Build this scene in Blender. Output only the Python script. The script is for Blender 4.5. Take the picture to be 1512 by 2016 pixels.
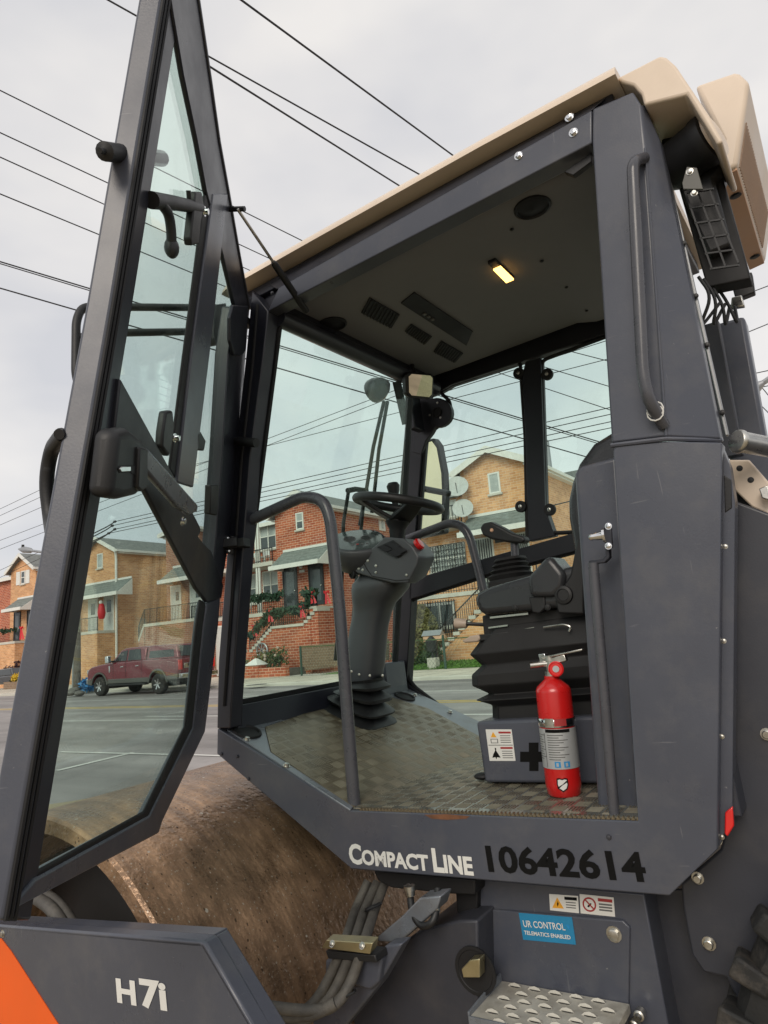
import bpy, bmesh, math, random
import numpy as np
from mathutils import Vector, Matrix

random.seed(7)
rng = random.Random(11)
for o in list(bpy.data.objects):
    bpy.data.objects.remove(o)
scene = bpy.context.scene
COL = scene.collection

# ------------------------------------------------------------------ camera
FPX, CU, CV = 1340.0, 756.0, 1008.0        # focal length and centre, photo pixels
HC = 1.6                                    # eye height above the street


def cam_axes(pitch, yaw, roll):
    pitch, yaw, roll = map(math.radians, (pitch, yaw, roll))
    cx, sx, cy, sy = math.cos(pitch), math.sin(pitch), math.cos(yaw), math.sin(yaw)
    cz, sz = math.cos(roll), math.sin(roll)
    fw = np.array([-sy * cx, cy * cx, sx])
    r0 = np.array([cy, sy, 0.0])
    u0 = np.cross(r0, fw)
    return np.array([r0 * cz + u0 * sz, -r0 * sz + u0 * cz, fw])


SA = cam_axes(10.604, 33.219, -4.46)        # street axes
MA = cam_axes(11.075, 33.64, -7.196)        # axes of the roller, which stands slightly tilted
CW = np.array([0.0, 0.0, HC])
CM = np.array([0.0, -1.65, 0.0])
RM = SA.T @ MA
MW = Matrix.Identity(4)
for i in range(3):
    for j in range(3):
        MW[i][j] = RM[i][j]
t_ = CW - RM @ CM
for i in range(3):
    MW[i][3] = t_[i]

cd = bpy.data.cameras.new('camera')
cam = bpy.data.objects.new('camera', cd)
COL.objects.link(cam)
cm = Matrix.Identity(4)
for i in range(3):
    cm[i][0], cm[i][1], cm[i][2], cm[i][3] = SA[0][i], SA[1][i], -SA[2][i], CW[i]
cam.matrix_world = cm
cd.sensor_fit = 'VERTICAL'
cd.sensor_height = 36.0
cd.lens = FPX / 2016.0 * 36.0
cd.clip_start, cd.clip_end = 0.05, 2000.0
scene.camera = cam

# ------------------------------------------------------------------ sky, sun, exposure
SUN_EL, SUN_AZ = 32.0, 165.0                # degrees; azimuth from +Y towards +X
world = bpy.data.worlds.new('World')
scene.world = world
world.use_nodes = True
nt = world.node_tree
nt.nodes.clear()
N = nt.nodes.new
L = nt.links.new
wo, bg = N('ShaderNodeOutputWorld'), N('ShaderNodeBackground')
sky = N('ShaderNodeTexSky')
sky.sky_type = 'NISHITA'
sky.sun_disc = False
sky.sun_elevation = math.radians(SUN_EL)
sky.sun_rotation = math.radians(SUN_AZ)
tc, mp_, nz = N('ShaderNodeTexCoord'), N('ShaderNodeMapping'), N('ShaderNodeTexNoise')
mp_.inputs['Scale'].default_value = (1.0, 1.0, 2.2)
nz.inputs['Scale'].default_value = 2.3
nz.inputs['Detail'].default_value = 4.0
nz.inputs['Roughness'].default_value = 0.5
rp = N('ShaderNodeValToRGB')
rp.color_ramp.elements[0].position = 0.36
rp.color_ramp.elements[0].color = (6.4, 6.4, 6.65, 1)
rp.color_ramp.elements[1].position = 0.64
rp.color_ramp.elements[1].color = (8.5, 8.2, 7.9, 1)
mx = N('ShaderNodeMix')
mx.data_type = 'RGBA'
mx.inputs[0].default_value = 0.9
L(tc.outputs['Generated'], mp_.inputs[0])
L(mp_.outputs[0], nz.inputs['Vector'])
L(nz.outputs['Fac'], rp.inputs[0])
L(sky.outputs[0], mx.inputs[6])
L(rp.outputs[0], mx.inputs[7])
L(mx.outputs[2], bg.inputs['Color'])
bg.inputs['Strength'].default_value = 0.1
L(bg.outputs[0], wo.inputs[0])

sd = bpy.data.lights.new('sun', 'SUN')
sd.energy, sd.angle, sd.color = 1.5, math.radians(30), (1.0, 0.9, 0.78)
sun = bpy.data.objects.new('sun', sd)
COL.objects.link(sun)
az, el = math.radians(SUN_AZ), math.radians(SUN_EL)
sdir = Vector((math.sin(az) * math.cos(el), math.cos(az) * math.cos(el), math.sin(el)))
sun.rotation_euler = sdir.to_track_quat('Z', 'Y').to_euler()

vs = scene.view_settings
vs.view_transform, vs.look, vs.exposure, vs.gamma = 'Standard', 'None', 0.15, 1.0
vs.use_curve_mapping = False
scene.render.engine = 'CYCLES'
scene.cycles.use_denoising = True
scene.cycles.max_bounces = 10
scene.cycles.transparent_max_bounces = 24
scene.cycles.caustics_reflective = scene.cycles.caustics_refractive = False

# ------------------------------------------------------------------ places from the photograph


def hit(A, C, u, v, **k):
    d = np.array([(u - CU) / FPX, -(v - CV) / FPX, 1.0]) @ A
    if 'plane' in k:
        p, n = k['plane']
        return C + d * (np.dot(np.array(p) - C, n) / np.dot(d, n))
    (a, val), = k.items()
    i = 'xyz'.index(a)
    return C + d * ((val - C[i]) / d[i])


def mp(u, v, **k):
    return hit(MA, CM, u, v, **k)


def sp(u, v, **k):
    return hit(SA, CW, u, v, **k)


def depth_m(p):
    return float(np.dot(MA[2], np.array(p) - CM))


V3 = lambda *a: np.array(a if len(a) > 1 else a[0], float)


# ------------------------------------------------------------------ materials
def mat(name, col, rough=0.5, metal=0.0, var=0.12, vscale=6.0, bump=0.0, bscale=60.0, dirt=None, spec=0.5,
        coat=0.0, emit=None, rvar=0.1, coords='Object'):
    m = bpy.data.materials.new(name)
    m.use_nodes = True
    t = m.node_tree
    n, l = t.nodes.new, t.links.new
    b = t.nodes['Principled BSDF']
    b.inputs['Roughness'].default_value = rough
    b.inputs['Metallic'].default_value = metal
    b.inputs['Specular IOR Level'].default_value = spec
    if coat:
        b.inputs['Coat Weight'].default_value = coat
        b.inputs['Coat Roughness'].default_value = 0.15
    c = n('ShaderNodeTexCoord')
    z = n('ShaderNodeTexNoise')
    z.inputs['Scale'].default_value = vscale
    z.inputs['Detail'].default_value = 6.0
    z.inputs['Roughness'].default_value = 0.6
    l(c.outputs[coords], z.inputs['Vector'])
    r = n('ShaderNodeValToRGB')
    r.color_ramp.elements[0].position, r.color_ramp.elements[1].position = 0.25, 0.75
    r.color_ramp.elements[0].color = tuple(x * (1 - var) for x in col) + (1,)
    r.color_ramp.elements[1].color = tuple(min(1, x * (1 + var)) for x in col) + (1,)
    l(z.outputs['Fac'], r.inputs[0])
    out = r.outputs[0]
    if dirt:
        dcol, amount, dscale = dirt
        z2 = n('ShaderNodeTexNoise')
        z2.inputs['Scale'].default_value = dscale
        z2.inputs['Detail'].default_value = 8.0
        z2.inputs['Roughness'].default_value = 0.7
        l(c.outputs[coords], z2.inputs['Vector'])
        r2 = n('ShaderNodeValToRGB')
        r2.color_ramp.elements[0].position, r2.color_ramp.elements[1].position = 0.48, 0.75
        r2.color_ramp.elements[0].color = (0, 0, 0, 1)
        r2.color_ramp.elements[1].color = (amount, amount, amount, 1)
        l(z2.outputs['Fac'], r2.inputs[0])
        m2 = n('ShaderNodeMix')
        m2.data_type = 'RGBA'
        l(r2.outputs[0], m2.inputs[0])
        l(out, m2.inputs[6])
        m2.inputs[7].default_value = tuple(dcol) + (1,)
        out = m2.outputs[2]
    l(out, b.inputs['Base Color'])
    if rvar:
        mr = n('ShaderNodeMapRange')
        mr.inputs['From Min'].default_value, mr.inputs['From Max'].default_value = 0.3, 0.7
        mr.inputs['To Min'].default_value, mr.inputs['To Max'].default_value = max(0.02, rough - rvar), min(1, rough + rvar)
        l(z.outputs['Fac'], mr.inputs['Value'])
        l(mr.outputs[0], b.inputs['Roughness'])
    if bump:
        z3 = n('ShaderNodeTexNoise')
        z3.inputs['Scale'].default_value = bscale
        z3.inputs['Detail'].default_value = 4.0
        l(c.outputs[coords], z3.inputs['Vector'])
        bp = n('ShaderNodeBump')
        bp.inputs['Strength'].default_value = bump
        bp.inputs['Distance'].default_value = 0.01
        l(z3.outputs['Fac'], bp.inputs['Height'])
        l(bp.outputs[0], b.inputs['Normal'])
    if emit:
        b.inputs['Emission Color'].default_value = tuple(emit[0]) + (1,)
        b.inputs['Emission Strength'].default_value = emit[1]
    return m


def glass_mat(name, tint, refl=1.0, rough=0.0):
    m = bpy.data.materials.new(name)
    m.use_nodes = True
    t = m.node_tree
    t.nodes.clear()
    n, l = t.nodes.new, t.links.new
    o, mx, tr, gl, fr = (n('ShaderNodeOutputMaterial'), n('ShaderNodeMixShader'), n('ShaderNodeBsdfTransparent'),
                         n('ShaderNodeBsdfGlossy'), n('ShaderNodeFresnel'))
    tr.inputs[0].default_value = tuple(tint) + (1,)
    gl.inputs['Roughness'].default_value = rough
    gl.inputs[0].default_value = (refl, refl, refl, 1)
    ge, mr = n('ShaderNodeNewGeometry'), n('ShaderNodeMapRange')
    mr.inputs['To Min'].default_value, mr.inputs['To Max'].default_value = 1.38, 1.0 / 1.38   # same reflection from both sides
    l(ge.outputs['Backfacing'], mr.inputs['Value'])
    l(mr.outputs[0], fr.inputs['IOR'])
    l(fr.outputs[0], mx.inputs[0])
    l(tr.outputs[0], mx.inputs[1])
    l(gl.outputs[0], mx.inputs[2])
    c, z, r, df, m2 = (n('ShaderNodeTexCoord'), n('ShaderNodeTexNoise'), n('ShaderNodeMapRange'), n('ShaderNodeBsdfDiffuse'), n('ShaderNodeMixShader'))
    z.inputs['Scale'].default_value = 4.0
    z.inputs['Detail'].default_value = 9.0
    z.inputs['Roughness'].default_value = 0.7
    z.inputs['Distortion'].default_value = 1.5
    l(c.outputs['Object'], z.inputs['Vector'])
    r.inputs['From Min'].default_value, r.inputs['From Max'].default_value = 0.5, 0.8
    r.inputs['To Min'].default_value, r.inputs['To Max'].default_value = 0.004, 0.06
    l(z.outputs['Fac'], r.inputs['Value'])
    df.inputs[0].default_value = (0.55, 0.54, 0.5, 1)
    l(r.outputs[0], m2.inputs[0])
    l(mx.outputs[0], m2.inputs[1])
    l(df.outputs[0], m2.inputs[2])
    l(m2.outputs[0], o.inputs[0])
    return m


def brick_mat(name, c1, c2, mortar, scale=1.0, bw=0.22, bh=0.075):
    m = bpy.data.materials.new(name)
    m.use_nodes = True
    t = m.node_tree
    n, l = t.nodes.new, t.links.new
    b = t.nodes['Principled BSDF']
    b.inputs['Roughness'].default_value = 0.85
    g, c = n('ShaderNodeNewGeometry'), n('ShaderNodeTexCoord')
    sx, sn, cb = n('ShaderNodeSeparateXYZ'), n('ShaderNodeSeparateXYZ'), n('ShaderNodeCombineXYZ')
    l(c.outputs['Object'], sx.inputs[0])
    l(g.outputs['True Normal'], sn.inputs[0])

    def ma(op, a, b_):
        q = n('ShaderNodeMath')
        q.operation = op
        for i, x in enumerate((a, b_)):
            if x is None:
                continue
            if isinstance(x, (int, float)):
                q.inputs[i].default_value = x
            else:
                l(x, q.inputs[i])
        return q.outputs[0]
    ax = ma('ABSOLUTE', sn.outputs[0], None)
    ay = ma('ABSOLUTE', sn.outputs[1], None)
    uu = ma('ADD', ma('MULTIPLY', sx.outputs[0], ay), ma('MULTIPLY', sx.outputs[1], ax))
    l(uu, cb.inputs[0])
    l(sx.outputs[2], cb.inputs[1])
    br = n('ShaderNodeTexBrick')
    br.inputs['Color1'].default_value = tuple(c1) + (1,)
    br.inputs['Color2'].default_value = tuple(c2) + (1,)
    br.inputs['Mortar'].default_value = tuple(mortar) + (1,)
    br.inputs['Scale'].default_value = 1.0 / scale
    br.inputs['Brick Width'].default_value = bw
    br.inputs['Row Height'].default_value = bh
    br.inputs['Mortar Size'].default_value = 0.011
    br.inputs['Bias'].default_value = -0.1
    l(cb.outputs[0], br.inputs['Vector'])
    z = n('ShaderNodeTexNoise')
    z.inputs['Scale'].default_value = 0.7
    z.inputs['Detail'].default_value = 7.0
    z.inputs['Roughness'].default_value = 0.7
    l(c.outputs['Object'], z.inputs['Vector'])
    rr = n('ShaderNodeMapRange')
    rr.inputs['From Min'].default_value, rr.inputs['From Max'].default_value = 0.25, 0.75
    rr.inputs['To Min'].default_value, rr.inputs['To Max'].default_value = 0.72, 1.2
    l(z.outputs['Fac'], rr.inputs['Value'])
    hs = n('ShaderNodeHueSaturation')
    l(br.outputs['Color'], hs.inputs['Color'])
    l(rr.outputs[0], hs.inputs['Value'])
    l(hs.outputs[0], b.inputs['Base Color'])
    bp = n('ShaderNodeBump')
    bp.inputs['Strength'].default_value = 0.6
    bp.inputs['Distance'].default_value = 0.012
    bp.invert = True
    l(br.outputs['Fac'], bp.inputs['Height'])
    l(bp.outputs[0], b.inputs['Normal'])
    return m


M = {}
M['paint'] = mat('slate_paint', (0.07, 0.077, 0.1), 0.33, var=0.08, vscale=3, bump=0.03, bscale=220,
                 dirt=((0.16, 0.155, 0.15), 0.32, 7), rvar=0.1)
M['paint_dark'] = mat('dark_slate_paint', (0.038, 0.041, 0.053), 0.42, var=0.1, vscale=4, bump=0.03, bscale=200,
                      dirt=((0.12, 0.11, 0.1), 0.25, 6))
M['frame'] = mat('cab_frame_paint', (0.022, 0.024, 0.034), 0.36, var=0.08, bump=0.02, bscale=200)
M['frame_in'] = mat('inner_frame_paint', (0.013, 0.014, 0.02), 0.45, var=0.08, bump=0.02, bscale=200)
M['black'] = mat('black_plastic', (0.012, 0.0125, 0.014), 0.5, var=0.15, bump=0.05, bscale=300)
M['seal'] = mat('black_rubber', (0.008, 0.008, 0.009), 0.65, var=0.1)
M['console'] = mat('console_plastic', (0.07, 0.075, 0.083), 0.42, var=0.08, bump=0.06, bscale=400)
M['vinyl'] = mat('seat_vinyl', (0.03, 0.032, 0.036), 0.27, var=0.1, bump=0.06, bscale=350)
M['headliner'] = mat('headliner_felt', (0.22, 0.225, 0.25), 0.95, var=0.06, bump=0.08, bscale=500)
M['vent'] = mat('vent_plastic', (0.009, 0.01, 0.014), 0.7, var=0.1)
M['beige'] = mat('beige_plastic', (0.74, 0.62, 0.5), 0.42, var=0.05, vscale=4, dirt=((0.42, 0.33, 0.24), 0.2, 5))
M['peach'] = mat('peach_and_warm_light', (0.66, 0.4, 0.26), 0.55, var=0.05, vscale=4)  # under the air conditioner it paints warm light onto beige plastic
M['zinc'] = mat('zinc_steel', (0.55, 0.54, 0.5), 0.32, 1.0, var=0.2, vscale=40)
M['zinc_yellow'] = mat('yellow_zinc', (0.52, 0.46, 0.28), 0.35, 0.9, var=0.15, vscale=25)
M['chrome'] = mat('chrome', (0.75, 0.75, 0.75), 0.12, 1.0, var=0.05)
M['flange'] = mat('worn_floor_paint', (0.2, 0.22, 0.25), 0.3, 0.3, var=0.2, vscale=8, dirt=((0.12, 0.1, 0.08), 0.5, 9))
M['rail'] = mat('rail_paint', (0.075, 0.077, 0.09), 0.3, var=0.1, vscale=20)
M['tread'] = mat('tread_aluminium', (0.2, 0.165, 0.11), 0.36, 0.4, var=0.3, vscale=5, rvar=0.2,
                 dirt=((0.085, 0.062, 0.032), 0.95, 2.6))
M['tread_wet'] = mat('wet_tread', (0.25, 0.25, 0.22), 0.17, 0.55, var=0.3, vscale=4, rvar=0.12,
                     dirt=((0.1, 0.075, 0.04), 0.8, 2.4))
M['tread_worn'] = mat('worn_tread', (0.25, 0.222, 0.17), 0.33, 0.6, var=0.3, vscale=6,
                      dirt=((0.11, 0.085, 0.05), 0.9, 2.6))
M['red'] = mat('red_enamel', (0.55, 0.012, 0.012), 0.25, var=0.06, coat=0.5)
M['silver'] = mat('silver_label', (0.46, 0.48, 0.49), 0.4, 0.3, var=0.06)
M['white'] = mat('white_print', (0.72, 0.72, 0.69), 0.5, var=0.03)
M['ink'] = mat('black_print', (0.006, 0.006, 0.006), 0.85, var=0.05, spec=0.15)
M['grey_ink'] = mat('grey_print', (0.12, 0.12, 0.12), 0.6, var=0.05)
M['red_ink'] = mat('red_print', (0.35, 0.03, 0.03), 0.5, var=0.05)
M['blue_ink'] = mat('blue_print', (0.02, 0.25, 0.55), 0.4, var=0.05)
M['blue_sticker'] = mat('blue_sticker', (0.02, 0.22, 0.42), 0.3, var=0.1, vscale=9)
M['yellow_ink'] = mat('yellow_print', (0.8, 0.38, 0.03), 0.5, var=0.04)
M['orange'] = mat('orange_paint', (0.85, 0.12, 0.012), 0.4, var=0.05)
M['tan'] = mat('tan_knob', (0.42, 0.34, 0.27), 0.5)
M['hose'] = mat('hydraulic_hose', (0.085, 0.08, 0.072), 0.65, var=0.3, vscale=30, bump=0.2, bscale=300,
                dirt=((0.2, 0.18, 0.15), 0.6, 14))
M['reflector'] = mat('red_reflector', (0.7, 0.02, 0.02), 0.15, var=0.1, coat=1.0)
M['cover'] = mat('clear_lamp', (0.12, 0.13, 0.13), 0.15, 0.2, var=0.4, vscale=30)
M['lamp'] = mat('lamp_lens', (1.0, 0.6, 0.2), 0.3, emit=((1.0, 0.5, 0.12), 4.5), var=0.1, vscale=60)
M['mirror'] = mat('mirror_glass', (0.85, 0.84, 0.78), 0.02, 1.0, var=0.02, rvar=0)
M['mirror_sunset'] = mat('sunset_toned_mirror', (0.85, 0.74, 0.5), 0.02, 1.0, var=0.02, rvar=0)  # plain mirror glass; a sunset reflection is painted in as its warm colour
M['gauge'] = mat('gauge_glass', (0.09, 0.11, 0.11), 0.12, var=0.35, vscale=40, coat=0.6)
M['tyre'] = mat('tyre_rubber', (0.018, 0.018, 0.018), 0.8, var=0.3, vscale=15, bump=0.3, bscale=40,
                dirt=((0.14, 0.12, 0.1), 0.7, 12))
M['step'] = mat('galvanised_step', (0.62, 0.6, 0.53), 0.5, 0.4, var=0.25, vscale=14, dirt=((0.25, 0.21, 0.15), 0.6, 10))
M['louvre'] = mat('louvre_shade', (0.3, 0.21, 0.15), 0.7)
M['cab_glass'] = glass_mat('green_cab_glass', (0.89, 0.982, 0.945))
M['clear_glass'] = glass_mat('clear_glass', (0.95, 0.97, 0.96))


def drum_mat():
    m = mat('rusty_drum', (0.3, 0.19, 0.115), 0.34, 0.45, var=0.45, vscale=9, rvar=0.16, bump=0.5, bscale=60,
            dirt=((0.11, 0.068, 0.04), 0.8, 6.0))
    t = m.node_tree
    n, l = t.nodes.new, t.links.new
    b = t.nodes['Principled BSDF']
    old = b.inputs['Base Color'].links[0].from_socket
    c = n('ShaderNodeTexCoord')
    sx = n('ShaderNodeSeparateXYZ')
    l(c.outputs['Object'], sx.inputs[0])

    def ma(op, p, q):
        k = n('ShaderNodeMath')
        k.operation = op
        for i_, x in enumerate((p, q)):
            if isinstance(x, (int, float)):
                k.inputs[i_].default_value = x
            else:
                l(x, k.inputs[i_])
        return k.outputs[0]
    ang = ma('ARCTAN2', ma('ADD', sx.outputs[2], 1.068), ma('ADD', sx.outputs[0], 2.133))
    for fa_, fy, lo, hi in ((2.0, 22.0, 0.72, 1.25), (6.0, 90.0, 0.85, 1.16), (1.2, 1.3, 0.7, 1.35)):
        cb = n('ShaderNodeCombineXYZ')
        l(ma('MULTIPLY', ang, fa_), cb.inputs[0])
        l(ma('MULTIPLY', sx.outputs[1], fy), cb.inputs[1])
        nz = n('ShaderNodeTexNoise')
        nz.inputs['Scale'].default_value = 1.0
        nz.inputs['Detail'].default_value = 5.0
        l(cb.outputs[0], nz.inputs['Vector'])
        mr = n('ShaderNodeMapRange')
        mr.inputs['From Min'].default_value, mr.inputs['From Max'].default_value = 0.3, 0.7
        mr.inputs['To Min'].default_value, mr.inputs['To Max'].default_value = lo, hi
        l(nz.outputs['Fac'], mr.inputs['Value'])
        hs = n('ShaderNodeHueSaturation')
        l(old, hs.inputs['Color'])
        l(mr.outputs[0], hs.inputs['Value'])
        old = hs.outputs[0]
    for sc, th, colr, mapsc in ((30, 0.09, (0.55, 0.5, 0.42), (1, 1, 1)), (110, 0.16, (0.5, 0.44, 0.36), (1, 1.5, 1)),
                                (60, 0.14, (0.05, 0.03, 0.018), (1, 1.6, 1))):
        mpn = n('ShaderNodeMapping')
        mpn.inputs['Scale'].default_value = mapsc
        nz = n('ShaderNodeTexNoise')
        nz.inputs['Scale'].default_value = 14
        l(c.outputs['Object'], mpn.inputs[0])
        l(mpn.outputs[0], nz.inputs['Vector'])
        ad = n('ShaderNodeVectorMath')
        ad.operation = 'MULTIPLY_ADD'
        ad.inputs[1].default_value = (0.03, 0.03, 0.03)
        l(nz.outputs['Color'], ad.inputs[0])
        l(mpn.outputs[0], ad.inputs[2])
        vo = n('ShaderNodeTexVoronoi')
        vo.inputs['Scale'].default_value = sc
        l(ad.outputs[0], vo.inputs['Vector'])
        # only some of the cells carry a speck
        sep = n('ShaderNodeSeparateColor')
        l(vo.outputs['Color'], sep.inputs[0])
        gt = n('ShaderNodeMath')
        gt.operation = 'GREATER_THAN'
        gt.inputs[1].default_value = 0.6
        l(sep.outputs[0], gt.inputs[0])
        th_ = n('ShaderNodeMath')
        th_.operation = 'MULTIPLY'
        th_.inputs[1].default_value = th * 2.0
        l(sep.outputs[1], th_.inputs[0])
        lt = n('ShaderNodeMath')
        lt.operation = 'LESS_THAN'
        l(vo.outputs['Distance'], lt.inputs[0])
        l(th_.outputs[0], lt.inputs[1])
        mu = n('ShaderNodeMath')
        mu.operation = 'MULTIPLY'
        l(gt.outputs[0], mu.inputs[0])
        l(lt.outputs[0], mu.inputs[1])
        mu2 = n('ShaderNodeMath')
        mu2.operation = 'MULTIPLY'
        mu2.inputs[1].default_value = 0.85
        l(mu.outputs[0], mu2.inputs[0])
        mxx = n('ShaderNodeMix')
        mxx.data_type = 'RGBA'
        l(mu2.outputs[0], mxx.inputs[0])
        l(old, mxx.inputs[6])
        mxx.inputs[7].default_value = colr + (1,)
        old = mxx.outputs[2]
    l(old, b.inputs['Base Color'])
    return m


M['drum'] = drum_mat()


def scuff(m):
    t = m.node_tree
    n, l = t.nodes.new, t.links.new
    b = t.nodes['Principled BSDF']
    old = b.inputs['Base Color'].links[0].from_socket
    c = n('ShaderNodeTexCoord')
    for sc, rot, scale, lo, amt, colr in (((1, 1, 14), 0.5, 9, 0.715, 0.25, (0.3, 0.3, 0.31)), ((12, 1, 1), 0.25, 8, 0.725, 0.22, (0.3, 0.3, 0.31)), ((1, 1, 1), 0.0, 75, 0.75, 0.5, (0.4, 0.39, 0.37))):
        mpn, z, r, x = n('ShaderNodeMapping'), n('ShaderNodeTexNoise'), n('ShaderNodeMapRange'), n('ShaderNodeMix')
        mpn.inputs['Scale'].default_value = sc
        mpn.inputs['Rotation'].default_value = (rot, rot, 0)
        z.inputs['Scale'].default_value = scale
        z.inputs['Detail'].default_value = 3.0
        l(c.outputs['Object'], mpn.inputs[0])
        l(mpn.outputs[0], z.inputs['Vector'])
        r.inputs['From Min'].default_value, r.inputs['From Max'].default_value = lo, lo + 0.04
        r.inputs['To Max'].default_value = amt
        l(z.outputs['Fac'], r.inputs['Value'])
        x.data_type = 'RGBA'
        l(r.outputs[0], x.inputs[0])
        l(old, x.inputs[6])
        x.inputs[7].default_value = colr + (1,)
        old = x.outputs[2]
    l(old, b.inputs['Base Color'])


scuff(M['paint'])
M['red_brick'] = brick_mat('red_brick', (0.38, 0.085, 0.04), (0.55, 0.155, 0.07), (0.74, 0.54, 0.4), bw=0.42, bh=0.15)
M['orange_brick'] = brick_mat('orange_brick', (0.76, 0.41, 0.19), (0.56, 0.26, 0.11), (0.76, 0.56, 0.38), bw=0.36, bh=0.13)
M['brown_brick'] = brick_mat('brown_brick', (0.33, 0.13, 0.08), (0.42, 0.2, 0.12), (0.5, 0.4, 0.31), bw=0.36, bh=0.13)
M['wall_brick'] = brick_mat('retaining_wall_brick', (0.25, 0.17, 0.11), (0.2, 0.13, 0.085), (0.32, 0.27, 0.2), bw=0.4, bh=0.14)
M['shingle'] = mat('roof_shingle', (0.19, 0.2, 0.19), 0.9, var=0.35, vscale=3, bump=0.3, bscale=12)
M['awning'] = mat('awning_shingle', (0.2, 0.225, 0.21), 0.85, var=0.3, vscale=4)
M['trim'] = mat('white_trim', (0.76, 0.76, 0.71), 0.6, var=0.06)
M['pane'] = mat('house_pane', (0.05, 0.065, 0.07), 0.08, var=0.5, vscale=0.8, spec=0.8)
M['curtain'] = mat('curtained_pane', (0.42, 0.45, 0.43), 0.25, var=0.25, vscale=2.0)
M['dark_door'] = mat('dark_door', (0.03, 0.035, 0.04), 0.35, var=0.2)
M['white_door'] = mat('white_door', (0.58, 0.6, 0.57), 0.5, var=0.08)
M['concrete'] = mat('concrete', (0.56, 0.54, 0.47), 0.9, var=0.2, vscale=0.8, bump=0.15, bscale=20)
M['pave'] = mat('sidewalk', (0.6, 0.55, 0.45), 0.9, var=0.2, vscale=0.5, bump=0.15, bscale=10)
M['iron'] = mat('black_iron', (0.015, 0.015, 0.016), 0.5)
M['lawn'] = mat('lawn', (0.1, 0.2, 0.035), 0.95, var=0.4, vscale=4, bump=0.5, bscale=30)
M['leaf'] = mat('garland_leaf', (0.02, 0.06, 0.03), 0.7, var=0.5, vscale=6)
M['shrub'] = mat('shrub_leaf', (0.15, 0.14, 0.05), 0.8, var=0.5, vscale=5)
M['hedge'] = mat('hedge_leaf', (0.06, 0.1, 0.03), 0.8, var=0.5, vscale=5)
M['bow'] = mat('red_bow', (0.6, 0.015, 0.025), 0.5)
M['flower'] = mat('yellow_flowers', (0.6, 0.4, 0.02), 0.7, var=0.3, vscale=10)
M['truck'] = mat('maroon_paint', (0.2, 0.014, 0.028), 0.22, 0.3, var=0.05, coat=1.0)
M['truck_grey'] = mat('truck_cladding', (0.1, 0.1, 0.09), 0.4, var=0.1)
M['car_glass'] = mat('car_glass', (0.015, 0.02, 0.022), 0.06, var=0.2, spec=0.8)
M['car_black'] = mat('black_car_paint', (0.01, 0.01, 0.012), 0.15, var=0.1, coat=1.0)
M['wood_pole'] = mat('weathered_pole', (0.1, 0.075, 0.055), 0.9, var=0.3, vscale=5)
M['steel'] = mat('grey_steel', (0.35, 0.36, 0.37), 0.45, 0.7, var=0.1)
M['wire'] = mat('wire_sheath', (0.02, 0.02, 0.022), 0.6)
M['tarp'] = mat('blue_tarp', (0.03, 0.22, 0.5), 0.5, var=0.3, vscale=5)
M['bag'] = mat('grey_bag', (0.12, 0.11, 0.1), 0.7, var=0.4, vscale=6)
M['dish'] = mat('dish_grey', (0.5, 0.52, 0.5), 0.5)
M['green_post'] = mat('green_fence_paint', (0.03, 0.07, 0.05), 0.5)
M['line_white'] = mat('road_white', (0.62, 0.61, 0.57), 0.8, var=0.2, vscale=3)
M['line_yellow'] = mat('road_yellow', (0.62, 0.42, 0.07), 0.8, var=0.2, vscale=3)


def road_mat():
    m = mat('asphalt', (0.29, 0.27, 0.26), 0.85, var=0.18, vscale=0.35, bump=0.5, bscale=25,
            dirt=((0.15, 0.14, 0.135), 0.7, 0.8))
    t = m.node_tree
    n, l = t.nodes.new, t.links.new
    b = t.nodes['Principled BSDF']
    old = b.inputs['Base Color'].links[0].from_socket
    c, mpn, z = n('ShaderNodeTexCoord'), n('ShaderNodeMapping'), n('ShaderNodeTexNoise')
    mpn.inputs['Scale'].default_value = (0.05, 0.9, 1)
    z.inputs['Scale'].default_value = 1.0
    z.inputs['Detail'].default_value = 5.0
    l(c.outputs['Object'], mpn.inputs[0])
    l(mpn.outputs[0], z.inputs['Vector'])
    mr = n('ShaderNodeMapRange')
    mr.inputs['From Min'].default_value, mr.inputs['From Max'].default_value = 0.3, 0.7
    mr.inputs['To Min'].default_value, mr.inputs['To Max'].default_value = 0.7, 1.25
    l(z.outputs['Fac'], mr.inputs['Value'])
    hs = n('ShaderNodeHueSaturation')
    l(old, hs.inputs['Color'])
    l(mr.outputs[0], hs.inputs['Value'])
    l(hs.outputs[0], b.inputs['Base Color'])
    return m


M['road'] = road_mat()


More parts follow.
